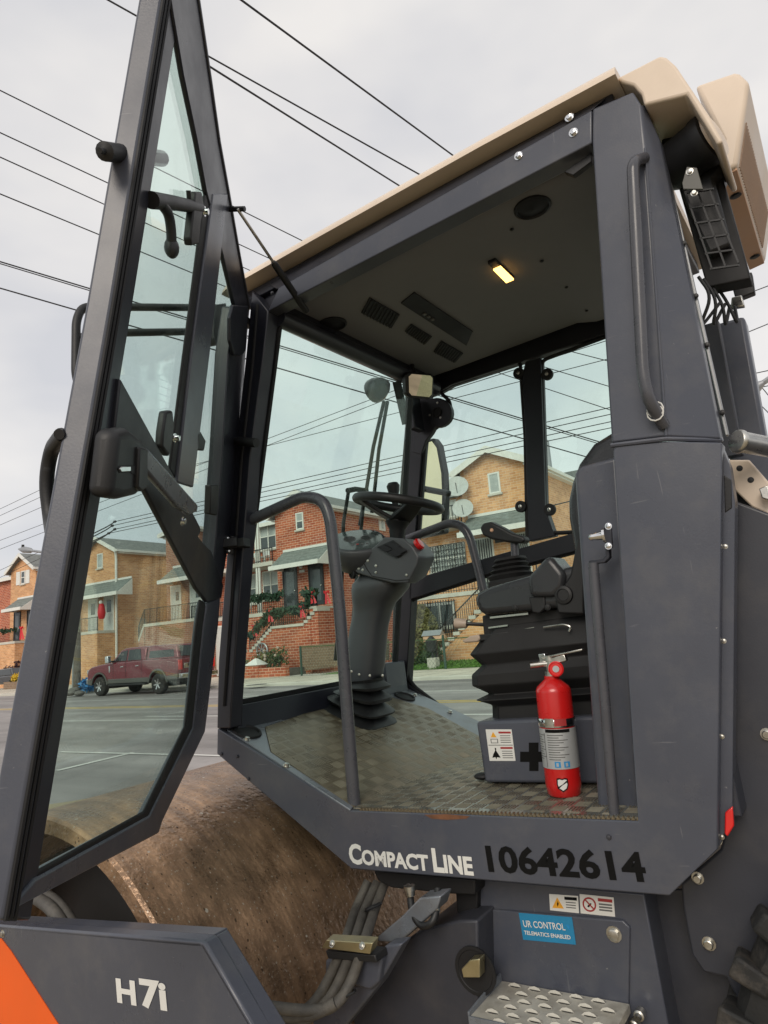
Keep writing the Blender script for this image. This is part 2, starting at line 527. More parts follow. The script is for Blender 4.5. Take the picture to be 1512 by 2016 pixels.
# ------------------------------------------------------------------ mesh building
class B:
    def __init__(self):
        self.v, self.f = [], []

    def add(self, v, f):
        k = len(self.v)
        self.v += [tuple(map(float, p)) for p in v]
        self.f += [tuple(i + k for i in q) for q in f]
        return self

    def box(self, x0, x1, y0, y1, z0, z1):
        return self.add([(x0, y0, z0), (x1, y0, z0), (x1, y1, z0), (x0, y1, z0), (x0, y0, z1), (x1, y0, z1), (x1, y1, z1), (x0, y1, z1)],
                        [(0, 3, 2, 1), (4, 5, 6, 7), (0, 1, 5, 4), (1, 2, 6, 5), (2, 3, 7, 6), (3, 0, 4, 7)])

    def prism(self, pts, d):
        pts = [V3(p) for p in pts]
        d = V3(d)
        n = len(pts)
        v = pts + [p + d for p in pts]
        f = [tuple(range(n))[::-1], tuple(range(n, 2 * n))]
        f += [(i, (i + 1) % n, n + (i + 1) % n, n + i) for i in range(n)]
        return self.add(v, f)

    def shell(self, pts, faces, d):
        """a folded sheet: faces over pts, thickened by d"""
        pts = [V3(p) for p in pts]
        n = len(pts)
        f = [tuple(q)[::-1] for q in faces] + [tuple(i + n for i in q) for q in faces]
        edges = {}
        for q in faces:
            for i in range(len(q)):
                e = (q[i], q[(i + 1) % len(q)])
                edges[e] = 1
        for (i, j) in edges:
            if (j, i) not in edges:
                f.append((i, j, j + n, i + n))
        return self.add(pts + [p + V3(d) for p in pts], f)

    def bar(self, p, q, w, h, up=(0, 0, 1)):
        p, q = V3(p), V3(q)
        d = q - p
        d = d / np.linalg.norm(d)
        s = np.cross(d, V3(up))
        s = s / np.linalg.norm(s)
        u = np.cross(s, d)
        r = [s * w / 2 + u * h / 2, -s * w / 2 + u * h / 2, -s * w / 2 - u * h / 2, s * w / 2 - u * h / 2]
        return self.add([p + x for x in r] + [q + x for x in r],
                        [(0, 1, 2, 3), (7, 6, 5, 4), (0, 4, 5, 1), (1, 5, 6, 2), (2, 6, 7, 3), (3, 7, 4, 0)])

    def tube(self, path, r, n=10, closed=False):
        P = [V3(p) for p in path]
        m = len(P)
        R = r if isinstance(r, (list, tuple)) else [r] * m
        T = []
        for i in range(m):
            a = P[(i - 1) % m] if closed or i > 0 else P[i]
            b = P[(i + 1) % m] if closed or i < m - 1 else P[i]
            d = b - a
            T.append(d / max(1e-9, np.linalg.norm(d)))
        up = V3(0, 0, 1) if abs(T[0][2]) < 0.9 else V3(1, 0, 0)
        u = np.cross(T[0], up)
        u /= np.linalg.norm(u)
        rings = []
        for i in range(m):
            u = u - T[i] * np.dot(u, T[i])
            u /= max(1e-9, np.linalg.norm(u))
            w = np.cross(T[i], u)
            rings.append([P[i] + R[i] * (u * math.cos(2 * math.pi * k / n) + w * math.sin(2 * math.pi * k / n)) for k in range(n)])
        return self.loft(rings, closed=closed)

    def loft(self, rings, cap=True, closed=False):
        n = len(rings[0])
        v = [p for r in rings for p in r]
        f = []
        m = len(rings)
        for i in range(m if closed else m - 1):
            j = (i + 1) % m
            for k in range(n):
                f.append((i * n + k, i * n + (k + 1) % n, j * n + (k + 1) % n, j * n + k))
        if cap and not closed:
            f += [tuple(range(n))[::-1], tuple(range((m - 1) * n, m * n))]
        return self.add(v, f)

    def lathe(self, o, axis, prof, n=24):
        o, a = V3(o), V3(axis)
        a = a / np.linalg.norm(a)
        t = V3(1, 0, 0) if abs(a[0]) < 0.8 else V3(0, 1, 0)
        u = np.cross(a, t)
        u /= np.linalg.norm(u)
        w = np.cross(a, u)
        rings = [[o + a * h + max(r, 1e-4) * (u * math.cos(2 * math.pi * k / n) + w * math.sin(2 * math.pi * k / n)) for k in range(n)]
                 for r, h in prof]
        return self.loft(rings)

    def ball(self, c, r, n=10, sq=(1, 1, 1)):
        c = V3(c)
        rings = []
        for i in range(1, n):
            t = math.pi * i / n
            rings.append([c + V3(sq) * r * V3(math.sin(t) * math.cos(2 * math.pi * k / (2 * n)), math.sin(t) * math.sin(2 * math.pi * k / (2 * n)), math.cos(t))
                          for k in range(2 * n)])
        return self.loft(rings)

    def obj(self, name, m, parent=None, bevel=0.0, smooth=40, seg=2, label=None, kind=None):
        me = bpy.data.meshes.new(name)
        me.from_pydata(self.v, [], self.f)
        bm = bmesh.new()
        bm.from_mesh(me)
        bmesh.ops.recalc_face_normals(bm, faces=bm.faces)
        bm.to_mesh(me)
        bm.free()
        me.materials.append(m if not isinstance(m, str) else M[m])
        if smooth:
            me.shade_smooth()
            me.set_sharp_from_angle(angle=math.radians(smooth))
        o = bpy.data.objects.new(name, me)
        COL.objects.link(o)
        if parent is not None:
            o.parent = parent
            if parent.get('_base') is not None:
                o.location = -Vector(parent['_base'])
        if bevel:
            bv = o.modifiers.new('bevel', 'BEVEL')
            bv.width, bv.segments, bv.limit_method, bv.angle_limit = bevel, seg, 'ANGLE', math.radians(35)
        if label:
            o['label'] = label
        if kind:
            o['kind'] = kind
        return o


BASES = []


def thing(name, label, cat, base=(0, 0, 0), machine=False, group=None):
    o = bpy.data.objects.new(name, None)
    o.empty_display_size = 0.2
    COL.objects.link(o)
    T = Matrix.Translation(Vector([float(x) for x in base]))
    o.matrix_world = (MW @ T) if machine else T
    o['label'], o['category'] = label, cat
    if group:
        o['group'] = group
    o['_base'] = [float(x) for x in base]
    BASES.append(o)
    return o


def tag(o, label, cat, group=None):
    o['label'], o['category'] = label, cat
    if group:
        o['group'] = group
    return o


def structure(o):
    o['kind'] = 'structure'
    return o


def rnd(path, r=0.05, n=6):
    """round the corners of a polyline"""
    P = [V3(p) for p in path]
    out = [P[0]]
    for i in range(1, len(P) - 1):
        a, b, c = P[i - 1], P[i], P[i + 1]
        la, lc = np.linalg.norm(a - b), np.linalg.norm(c - b)
        k = min(r, la * 0.49, lc * 0.49)
        p, q = b + (a - b) / la * k, b + (c - b) / lc * k
        for j in range(n + 1):
            t = j / n
            out.append(p * (1 - t) ** 2 + 2 * b * t * (1 - t) + q * t * t)
    out.append(P[-1])
    return out


def bolt(parent, p, axis, r=0.009, h=0.008, m='zinc', name='bolt'):
    a = V3(axis)
    b = B().lathe(p, a, [(r * 1.45, 0), (r * 1.45, h * 0.2), (r, h * 0.22), (r, h * 0.9), (r * 0.8, h), (0, h)], 12)
    return b.obj(name, m, parent, smooth=30)


def text(name, s, m, parent, origin, xdir, ydir, size, lift=0.0015, bold=0.0, xs=1.0):
    """flat lettering as a mesh: origin = lower left, xdir and ydir = reading and upward directions"""
    cu = bpy.data.curves.new(name, 'FONT')
    cu.body = s
    cu.size = 1.0
    cu.offset = bold
    cu.resolution_u = 3
    ob = bpy.data.objects.new(name + '_tmp', cu)
    COL.objects.link(ob)
    dg = bpy.context.evaluated_depsgraph_get()
    me = bpy.data.meshes.new_from_object(ob.evaluated_get(dg))
    bpy.data.objects.remove(ob)
    x, y = V3(xdir), V3(ydir)
    x, y = x / np.linalg.norm(x), y / np.linalg.norm(y)
    nrm = np.cross(x, y)
    o3 = V3(origin)
    vs_ = [tuple(o3 + x * p.co.x * size * xs + y * p.co.y * size + nrm * lift) for p in me.vertices]
    b = B()
    b.add(vs_, [tuple(q.vertices) for q in me.polygons])
    bpy.data.meshes.remove(me)
    return b.obj(name, m, parent, smooth=0)


def text_between(name, s, m, parent, p0, p1, h, nrm, bold=0.0, lift=0.0015):
    """lettering whose baseline runs from p0 to p1, cap height h"""
    p0, p1 = V3(p0), V3(p1)
    x = p1 - p0
    w = np.linalg.norm(x)
    x = x / w
    y = np.cross(V3(nrm), x)
    size = h / 0.69
    cu = bpy.data.curves.new('w', 'FONT')
    cu.body = s
    ob = bpy.data.objects.new('w_tmp', cu)
    COL.objects.link(ob)
    bpy.context.view_layer.update()
    ww = ob.dimensions.x
    bpy.data.objects.remove(ob)
    return text(name, s, m, parent, p0, x, y, size, lift, bold, xs=w / (ww * size))
# ================================================================== the road roller (roller axes: x to its rear, y across, z up)
ZF = -0.457                                  # cab floor
R_ = thing('road_roller', 'grey compact road roller with rusty drum, beige roof and open glass cab door', 'road roller',
           (-1.0, 0.6, -1.55), machine=True)
Y0 = (0, 1, 0)


def plate(name, px, y, t, m='paint', bevel=0.003, parent=None, **k):
    """a plate whose outline lies in the plane y = const, t thick away from the viewer"""
    return B().prism([mp(u, v, y=y) for u, v in px], (0, t, 0)).obj(name, m, parent or R_, bevel, **k)


def lin(a, b, t):
    return V3(a) * (1 - t) + V3(b) * t


# ---------------------------------------------------------------- near side of the cab
sp_px = [(428, 1434), (690, 1596), (1256, 1617), (1207, 888), (1210, 880), (1217, 877), (1311, 869), (1318, 1764), (692, 1711), (427, 1484)]
spp = [mp(u, v, y=0.0) for u, v in sp_px] + [mp(1421, 871, y=0.02), mp(1413, 1672, y=0.02)]
B().shell(spp, [tuple(range(10)), (7, 6, 10, 11)], (0, 0.05, 0)).obj('side_panel', 'paint', R_, 0.003)
upp = [mp(*q, y=0.0) for q in ((1166, 281), (1204, 872), (1311, 859), (1270, 292), (1262, 205), (1246, 180), (1166, 214))] + [mp(1419, 864, y=0.06), mp(1300, 276, y=0.06), mp(1268, 205, y=0.03)]
B().shell(upp, [(0, 1, 2, 3, 4, 5, 6), (3, 2, 7, 8, 9, 4)], (0, 0.05, 0)).obj('rear_pillar', 'paint', R_, 0.005, seg=3)
wg = B()
wg.tube([mp(1203, 877, y=0.0), mp(1311, 864, y=0.0), mp(1420, 867, y=0.07)], 0.006, 8)
wg.obj('waist_weld', 'paint', R_)
wl = B()
wl.tube([mp(1270, 292, y=-0.001), mp(1290, 560, y=-0.001), mp(1311, 858, y=-0.001)], 0.0035, 6)
wl.obj('pillar_weld', 'paint', R_)

hd = B()
hd.prism([mp(*q, y=0.0) for q in ((527, 613), (1165, 281.5), (1165, 216), (548, 566))], (0, 0.06, 0))
hd.obj('roof_rail', 'paint', R_, 0.004, seg=3)
cv = B()
a0, a1, b0, b1 = mp(545, 569, y=0.004), mp(1165, 217, y=0.004), mp(520, 553, y=0.05), mp(1220, 168, y=0.05)
cv.prism([a0, a1, b1, b0], (0, 0.02, 0.012))
cv.obj('rail_cove', 'paint_dark', R_, 0.002)  # shade under the roof edge is put into this darker colour
for u, v in ((1121, 231), (1129, 261), (1021, 307)):
    bolt(R_, mp(u, v, y=0.0), (0, -1, 0), 0.0085, 0.009, 'chrome')
for u, v in ((536, 577), (437, 1484), (468, 1489), (490, 1533), (1199, 1648)):
    bolt(R_, mp(u, v, y=0.0), (0, -1, 0), 0.0045, 0.005, 'paint_dark')

gp = B()
gp.tube(rnd([mp(1268, 312, y=0.0), mp(1245, 318, y=-0.055), mp(1266, 740, y=-0.055), mp(1278, 790, y=-0.05), mp(1307, 838, y=0.0)], 0.05, 8), 0.0145, 14)
gp.obj('grab_handle', 'rail', R_)
zt = B()
for q in (0, 0.012):
    zt.tube([mp(1290, 806 + q * 600, y=-0.03) + V3(0.018 * math.cos(t), 0.0, 0.018 * math.sin(t)) for t in np.linspace(0, 6.28, 12)], 0.0018, 6)
zt.obj('cable_tie', 'white', R_)

# front post
fp = B()
fp.prism([mp(*q, y=0.0) for q in ((496, 572), (528, 612), (518, 700), (492, 900), (455, 1388), (453, 1434), (427, 1434), (430, 1300), (462, 900), (484, 700))], (0, 0.055, 0))
fp.obj('front_post', 'frame', R_, 0.004)
fr = B()
fr.tube([mp(507, 600, y=-0.002), mp(497, 720, y=-0.002), mp(476, 900, y=-0.002), mp(441, 1390, y=-0.002)], 0.006, 8)
fr.obj('post_seal', 'seal', R_)
fl_ = B()
fl_.box(-1.60, -1.57, 0.0, 0.03, 1.25, 1.29)
fl_.obj('post_cap', 'paint', R_, 0.004)

# ---------------------------------------------------------------- front of the cab
FB, FT = V3(-1.886, 0, -0.132), V3(-1.487, 0, 1.155)      # windscreen foot and head


def fs(y, t):                                              # a point on the windscreen
    p = lin(FB, FT, t)
    return V3(p[0], y, p[2])


ws = B()
WN = np.cross(FT - FB, V3(0, 1, 0))
wf0, wf1 = mp(776, 1335, plane=(FB, WN)), mp(808, 775, plane=(FB, WN))
ws.prism([fs(0.05, 0.0), V3(FB[0], wf0[1], FB[2]), V3(FT[0], wf1[1], FT[2]), fs(0.05, 1.0)], (-0.005, 0, 0.0015))
ws.obj('windscreen', 'cab_glass', R_, smooth=0)
for p_, q_ in ((fs(0.062, 0.0), fs(0.062, 1.0)), (V3(FB[0], wf0[1], FB[2]), V3(FT[0], wf1[1], FT[2]))):
    B().bar(p_, q_, 0.022, 0.012, (0, 1, 0)).obj('windscreen_seal', 'seal', R_)
B().bar(fs(0.05, 0.0), V3(FB[0], wf0[1], FB[2]), 0.02, 0.02).obj('windscreen_seal', 'seal', R_)
fcb = B()
fcb.prism([V3(-1.90, 0.055, -0.14), V3(-1.86, 0.055, -0.14), V3(-1.845, 0.055, -0.235), V3(-1.90, 0.055, -0.30)], (0, 1.09, 0))
fcb.obj('front_cross_beam', 'frame', R_, 0.004)
fh = B()
fh.tube([V3(-1.475, 0.05, 1.185), V3(-1.475, 1.15, 1.195)], 0.034, 14)
fh.obj('sun_visor_roll', 'frame', R_)
fh2 = B()
fh2.box(-1.56, -1.46, 0.05, 1.15, 1.205, 1.29)
fh2.obj('front_header', 'frame', R_, 0.006)

# work light on the front and wiper
wlp = mp(742, 762, x=-1.66)
b = B()
b.lathe(wlp + V3(0.06, 0.0, 0.0), (-1, 0.15, -0.1), [(0.02, 0), (0.04, 0.02), (0.058, 0.06), (0.06, 0.09), (0.056, 0.1), (0.03, 0.105), (0, 0.105)], 22)
wk = b.obj('work_light', 'cover', R_)
B().bar(wlp + V3(0.1, 0.02, 0.0), mp(800, 835, x=-1.58), 0.04, 0.012).obj('light_bracket', 'black', R_, 0.002)
B().box(*[c for p in (0,) for c in (-1.60, -1.565)], 1.06, 1.15, 1.0, 1.17).obj('light_mount', 'frame', R_, 0.004)
wp = B()
xw = -1.0
for pts in ([(756, 790), (735, 880), (722, 960), (708, 1035)], [(763, 790), (746, 885), (737, 970), (732, 1010)]):
    wp.tube([mp(u, v, plane=(fs(0, 0) + V3(-0.06, 0, 0), np.cross(FT - FB, V3(0, 1, 0)))) for u, v in pts], 0.0085, 8)
wp.obj('wiper_arm', 'black', R_)
wb = B()
for pts in ([(686, 968), (676, 1030), (672, 1180), (660, 1300)], [(718, 965), (712, 1030), (700, 1160), (690, 1290)]):
    wb.tube([mp(u, v, plane=(fs(0, 0) + V3(-0.05, 0, 0), np.cross(FT - FB, V3(0, 1, 0)))) for u, v in pts], 0.008, 8)
wb.tube([mp(u, v, plane=(fs(0, 0) + V3(-0.06, 0, 0), np.cross(FT - FB, V3(0, 1, 0)))) for u, v in ((684, 966), (700, 963), (722, 966))], 0.012, 8)
wb.obj('wiper_blade', 'black', R_)

# ---------------------------------------------------------------- far side of the cab
YF = 1.17
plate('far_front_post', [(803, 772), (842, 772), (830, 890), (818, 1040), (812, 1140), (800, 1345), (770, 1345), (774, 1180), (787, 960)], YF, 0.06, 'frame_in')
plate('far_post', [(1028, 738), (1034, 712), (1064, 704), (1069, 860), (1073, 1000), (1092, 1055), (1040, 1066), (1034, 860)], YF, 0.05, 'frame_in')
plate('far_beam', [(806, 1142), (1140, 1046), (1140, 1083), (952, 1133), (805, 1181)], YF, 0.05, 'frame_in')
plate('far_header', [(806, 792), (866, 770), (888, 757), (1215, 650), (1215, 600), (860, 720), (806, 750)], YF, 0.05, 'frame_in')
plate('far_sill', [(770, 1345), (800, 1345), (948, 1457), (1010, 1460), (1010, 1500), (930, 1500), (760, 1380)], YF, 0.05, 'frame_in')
lob = []
for t in np.linspace(-1.9, 1.7, 14):
    lob.append((860 + 29 * math.cos(t), 812 + 29 * math.sin(t)))
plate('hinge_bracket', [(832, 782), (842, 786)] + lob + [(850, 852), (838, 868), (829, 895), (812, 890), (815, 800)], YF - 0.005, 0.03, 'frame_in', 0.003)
b = B()
b.lathe(mp(860, 812, y=YF - 0.006), (0, -1, 0), [(0.027, 0), (0.027, 0.006), (0.02, 0.008), (0.018, 0.004), (0, 0.004)], 20)
b.obj('bracket_plug', 'seal', R_)
for u, v in ((861, 793), (846, 817), (867, 822)):
    bolt(R_, mp(u, v, y=YF - 0.006), (0, -1, 0), 0.004, 0.004)
for u, v in ((1020, 734), (1076, 736), (1024, 997), (1081, 1003)):
    t = B()
    c = mp(u, v, y=YF - 0.004)
    t.lathe(c, (0, 1, 0), [(0.026, 0), (0.026, 0.02)], 18)
    to = t.obj('glass_clamp', 'seal', R_, 0.002)
    bolt(to, c, (0, -1, 0), 0.006, 0.006)
fg = B()
fg.prism([mp(*q, y=YF + 0.03) for q in ((806, 790), (885, 757), (1225, 650), (1240, 1400), (1000, 1480), (945, 1453), (802, 1344))], (0, 0.004, 0))
fg.obj('far_side_glass', 'cab_glass', R_, smooth=0)
fsl = B()
path = [(803, 1180), (952, 1133), (1140, 1083)]
fsl.tube(rnd([mp(*q, y=YF + 0.02) for q in ((1140, 1084), (952, 1135), (805, 1182), (801, 1330), (815, 1352), (948, 1456))], 0.04, 5), 0.011, 8)
fsl.tube(rnd([mp(*q, y=YF + 0.02) for q in ((818, 1130), (836, 880), (850, 850), (888, 820), (886, 790), (866, 772), (890, 757), (1024, 712), (1034, 860), (1038, 1058)) ], 0.02, 4), 0.009, 8)
fsl.tube(rnd([mp(*q, y=YF + 0.02) for q in ((1140, 1047), (1085, 1050), (1073, 1000), (1066, 710), (1215, 655))], 0.03, 5), 0.009, 8)
fsl.obj('far_glass_seal', 'seal', R_)

# far mirror outside
b = B()
mo = [mp(*q, y=1.5) for q in ((836, 868), (852, 862), (862, 876), (872, 930), (874, 975), (872, 1050), (820, 1060), (815, 960))]
mr_ = b.prism(mo, (0.012, 0.05, 0)).obj('side_mirror_housing', 'black', R_, 0.008)
b = B()
ctr = sum(mo) / len(mo)
b.prism([ctr + (p - ctr) * 0.92 + V3(-0.002, -0.006, 0) for p in mo], (0.0, 0.003, 0))
b.obj('mirror_face', 'mirror_sunset', mr_, smooth=0)
B().tube([mp(822, 960, y=1.25), mp(885, 972, y=1.42)], 0.016, 10).obj('mirror_arm', 'black', R_)
B().tube([mp(815, 945, y=1.2), mp(815, 985, y=1.2)], 0.022, 10).obj('mirror_clamp', 'black', R_)

# inside rear-view mirror
mi = [(799, 738), (806, 732), (850, 736), (855, 742), (853, 780), (847, 786), (806, 782), (800, 775)]
nm_ = V3(0.88, -0.3, -0.36)
c0 = [mp(*q, plane=(mp(827, 758, x=-1.42), nm_)) for q in mi]
mm = B().prism(c0, -nm_ * 0.03).obj('rear_view_mirror', 'black', R_, 0.006)
ctr = sum(c0) / len(c0)
B().prism([ctr + (p - ctr) * 0.84 + nm_ * 0.004 for p in c0], -nm_ * 0.003).obj('mirror_face', 'mirror_sunset', mm, smooth=0)
B().tube([ctr + V3(-0.02, 0, 0.03), ctr + V3(-0.03, 0, 0.16)], 0.009, 8).obj('mirror_stem', 'black', R_)

# ---------------------------------------------------------------- rear wall (behind the seat)
rw = B()
rw.box(-0.36, -0.31, 0.06, 1.17, ZF, 0.30)
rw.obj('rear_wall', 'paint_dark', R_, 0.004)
rg = B()
rg.box(-0.335, -0.33, 0.06, 1.17, 0.30, 1.2)
rg.obj('rear_window', 'cab_glass', R_, smooth=0)

# ---------------------------------------------------------------- roof
ra, rb = mp(490, 552, y=-0.012), mp(1216, 156, y=-0.012)
zr = 1.345
b = B()
prof = []
sec = [(-0.03, -0.012), (-0.028, 0.002), (-0.012, 0.022), (0.05, 0.034), (0.6, 0.05), (1.15, 0.034), (1.212, 0.022), (1.228, 0.002), (1.23, -0.012)]
rings = []
for x, dz, k in ((-1.665, -0.012, 0.2), (-1.66, -0.006, 0.6), (-1.64, 0.0, 1.0), (-1.2, 0.0, 1.0), (-0.6, -0.003, 1.0), (-0.225, -0.012, 1.0)):
    rings.append([V3(x, y, zr + dz + (h + 0.012) * k - 0.012) for y, h in sec])
b.loft(rings)
b.obj('roof', 'beige', R_, smooth=50)
b = B()
b.box(-1.62, -0.25, 0.03, 1.18, 1.285, 1.325)
b.obj('roof_frame', 'frame', R_, 0.004)

hl = B()
secs = [(-1.46, 1.24), (-1.36, 1.2375), (-0.74, 1.2375), (-0.66, 1.213), (-0.45, 1.205), (-0.345, 1.20)]
rings = []
for x, z in secs:
    rings.append([V3(x, 0.058, 1.283), V3(x, 0.066, z + 0.02), V3(x, 0.09, z + 0.004), V3(x, 0.13, z), V3(x, 1.07, z), V3(x, 1.12, z + 0.004), V3(x, 1.155, z + 0.02), V3(x, 1.165, 1.283)])
hl.loft(rings)
hlo = hl.obj('headliner', 'headliner', R_, smooth=35)
ZH = 1.2375


def hpx(zu, zv):
    return (580 + zu / 2.4387, 350 + zv / 2.4387)


for nm, zp in (('vent_panel', ((320, 650), (360, 578), (505, 660), (465, 725))), ('radio_panel', ((510, 605), (575, 552), (855, 740), (825, 808))),
               ('vent_panel', ((530, 740), (560, 705), (660, 765), (625, 803))), ('vent_panel', ((668, 838), (705, 785), (810, 845), (770, 890)))):
    P = [mp(*hpx(*q), z=ZH - 0.006) for q in zp]
    vp = B().prism(P, (0, 0, 0.005)).obj(nm, 'vent', hlo, 0.0015)
    if nm == 'radio_panel':
        for t in (0.28, 0.34, 0.4):
            c = lin(lin(P[0], P[3], t), lin(P[1], P[2], t), 0.3)
            B().box(c[0] - 0.006, c[0] + 0.006, c[1] - 0.008, c[1] + 0.008, ZH - 0.012, ZH - 0.006).obj('radio_button', 'grey_ink', vp, 0.001)
    else:
        g = B()
        for t in np.linspace(0.08, 0.92, 9):
            g.bar(lin(P[0], P[3], t) + V3(0, 0, -0.002), lin(P[1], P[2], t) + V3(0, 0, -0.002), 0.003, 0.003)
        g.obj('vent_slats', 'black', vp)
for u, v, r in ((655, 637, 0.055), (1048, 407, 0.055)):
    z = ZH if u < 900 else 1.209
    c = mp(u, v, z=z)
    s = B()
    s.lathe(c, (0, 0, -1), [(r, 0), (r, 0.006), (r * 0.86, 0.01), (r * 0.8, 0.004), (r * 0.4, 0.006), (0, 0.012)], 26)
    s.obj('air_outlet', 'vent', hlo)
P = [mp(*hpx(*q), z=ZH - 0.012) for q in ((928, 415), (966, 398), (1056, 486), (1016, 503))]
lb = B().prism(P, (0, 0, 0.014)).obj('cab_lamp', 'black', hlo, 0.003)
cc = sum(P) / 4
B().prism([lin(P[0], P[3], 0.24) * 0.94 + cc * 0.06 + V3(0, 0, -0.006), lin(P[1], P[2], 0.24) * 0.94 + cc * 0.06 + V3(0, 0, -0.006),
           P[2] * 0.94 + cc * 0.06 + V3(0, 0, -0.006), P[3] * 0.94 + cc * 0.06 + V3(0, 0, -0.006)], (0, 0, 0.008)).obj('lamp_lens', 'lamp', lb, 0.002)
for zu, zv in ((1043, 248), (1187, 400), (1305, 525), (1402, 638)):
    bolt(hlo, mp(*hpx(zu, zv), z=1.209), (0, 0, -1), 0.005, 0.004, 'black', 'trim_clip')
b = B()
b.prism([mp(1110, 338, y=0.03), mp(1164, 300, y=0.03), mp(1164, 318, y=0.03), mp(1128, 345, y=0.03)], (0, 0.02, 0))
b.obj('header_clip', 'black', R_, 0.002)

# rear roof fairing and air conditioner
fa = [(1214, 153), (1299, 109), (1312, 112), (1330, 128), (1396, 226), (1424, 278), (1412, 285), (1352, 186), (1268, 207), (1262, 185), (1246, 168), (1224, 162)]
B().prism([mp(*q, y=0.0) for q in fa], (0, 0.24, 0)).obj('roof_fairing', 'beige', R_, 0.012, seg=3)


def z8(x, y):
    return (1100 + x / 3.252, 80 + y / 3.252)


YA = 0.28
ac = [mp(*z8(*q), y=YA) for q in ((870, 285), (1125, 198), (1160, 205), (1222, 262), (1142, 800), (1010, 872), (1045, 640), (960, 470))]
zb = ac[4][2]
ycf = float(mp(*z8(1285, 1440), z=zb)[1])
acb = B().prism(ac, (0, ycf - YA, 0)).obj('air_conditioner', 'beige', R_, 0.012, seg=3)
# louvres on the rear face (between corners 3 and 4)
e0, e1 = ac[3], ac[4]
nrm = np.cross(e1 - e0, V3(0, 1, 0))
nrm = nrm / np.linalg.norm(nrm)
if nrm[0] < 0:
    nrm = -nrm
for k in range(34):
    y = YA + 0.03 + k * 0.016
    if y > ycf - 0.05:
        break
    B().bar(lin(e0, e1, 0.42) + V3(0, y - YA, 0) + nrm * 0.001, lin(e0, e1, 0.96) + V3(0, y - YA, 0) + nrm * 0.001, 0.0045, 0.004, nrm).obj('louvre', 'louvre', acb)
pe = B().prism([lin(ac[4], ac[5], 0.04) + V3(0, 0.012, -0.004), lin(ac[4], ac[5], 0.96) + V3(0, 0.012, -0.004), lin(ac[4], ac[5], 0.96) + V3(0, ycf - YA - 0.012, -0.004), lin(ac[4], ac[5], 0.04) + V3(0, ycf - YA - 0.012, -0.004)], (0, 0, 0.006))
pe.obj('warm_lit_underside', 'peach', acb, 0.002)  # thin sheet carrying painted warm light for the beige underside
for t in (0.2, 0.85):
    bolt(acb, lin(ac[4], ac[5], 0.45) + V3(0, (ycf - YA) * t, -0.005), (0, 0, -1), 0.011, 0.004, 'black')
# dark works below the fairing
dk = B()
dk.prism([mp(*q, y=0.16) for q in ((1300, 275), (1348, 190), (1404, 250), (1422, 330), (1405, 350), (1440, 480), (1395, 500), (1340, 380))], (0, 0.1, 0))
dk.obj('duct_box', 'black', R_, 0.008)
bl = B()
c = mp(1372, 285, y=0.10)
bl.lathe(c + V3(-0.09, 0.06, 0.0), (1, -0.35, 0.1), [(0.05, 0), (0.062, 0.02), (0.062, 0.1), (0.066, 0.105), (0.066, 0.13), (0.05, 0.135)], 22)
blo = bl.obj('blower', 'black', R_)
d_ = V3(1, -0.35, 0.1) / np.linalg.norm(V3(1, -0.35, 0.1))
B().lathe(c + V3(-0.09, 0.06, 0.0) + d_ * 0.135, d_, [(0.058, 0), (0.058, 0.006), (0.03, 0.012), (0, 0.012)], 22).obj('blower_cap', 'beige', blo)
br = plate('bracket', [(1343, 360), (1352, 328), (1372, 330), (1384, 372), (1345, 372)], 0.08, 0.006, 'truck_grey', 0.001)
bolt(br, mp(1358, 338, y=0.08), (0, -1, 0), 0.006, 0.006, 'zinc')
bolt(R_, mp(1367, 380, y=0.09), (0, -1, 0), 0.006, 0.007, 'zinc')
gr = B()
for k in range(6):
    t = k / 5
    gr.bar(mp(1348 + 50 * t, 380 + 150 * t, y=0.12), mp(1405 + 50 * t, 372 + 150 * t, y=0.12), 0.006, 0.004)
for k in range(3):
    gr.bar(mp(1350 + 24 * k, 380 - 2 * k, y=0.12), mp(1402 + 26 * k, 530 - 6 * k, y=0.12), 0.006, 0.004)
gr.obj('condenser_grille', 'black', R_)
plate('condenser', [(1325, 330), (1420, 340), (1478, 548), (1392, 566)], 0.2, 0.06, 'seal', 0.004)
plate('hanger', [(1436, 545), (1480, 535), (1486, 575), (1448, 590)], 0.4, 0.03, 'black')
plate('hanger', [(1440, 585), (1460, 580), (1466, 602), (1438, 606)], 0.35, 0.02, 'zinc')
for k in range(4):
    s = B()
    p0 = mp(1375 + 10 * k, 545 + 4 * k, y=0.15 + 0.03 * k)
    s.tube(rnd([p0, p0 + V3(0.02, 0.0, -0.06 - 0.01 * (k % 3)), p0 + V3(-0.03 + 0.02 * k, 0.02, -0.13), p0 + V3(0.03, 0.06, -0.06)], 0.04, 5), 0.0045, 6)
    s.obj('cable', 'black', R_)

# rear parts beyond the pillar
b = B()
b.bar(mp(1432, 640, y=0.75), mp(1500, 1030, y=0.75), 0.11, 0.09, (0, 1, 0))
b.obj('far_rear_pillar', 'paint', R_, 0.012)
b = B()
b.bar(mp(1398, 640, y=0.6), mp(1444, 900, y=0.6), 0.055, 0.04, (0, 1, 0))
b.obj('rear_window_frame', 'paint_dark', R_, 0.004)
b = B()
b.bar(mp(1312, 330, y=0.13), mp(1432, 858, y=0.13), 0.008, 0.012, (0, 1, 0))
rs = b.obj('rear_glass_edge', 'steel', R_, 0.002)
for t in (0.3, 0.5, 0.68, 0.92):
    bolt(rs, lin(mp(1312, 330, y=0.12), mp(1432, 858, y=0.12), t), (0, -1, 0), 0.005, 0.005, 'black')
b = B()
c = mp(1449, 868, y=0.05)
b.lathe(c, (0.62, 0.75, -0.2), [(0, 0), (0.024, 0.0), (0.027, 0.004), (0.027, 0.012), (0.024, 0.016), (0.023, 0.1), (0.019, 0.105)], 20)
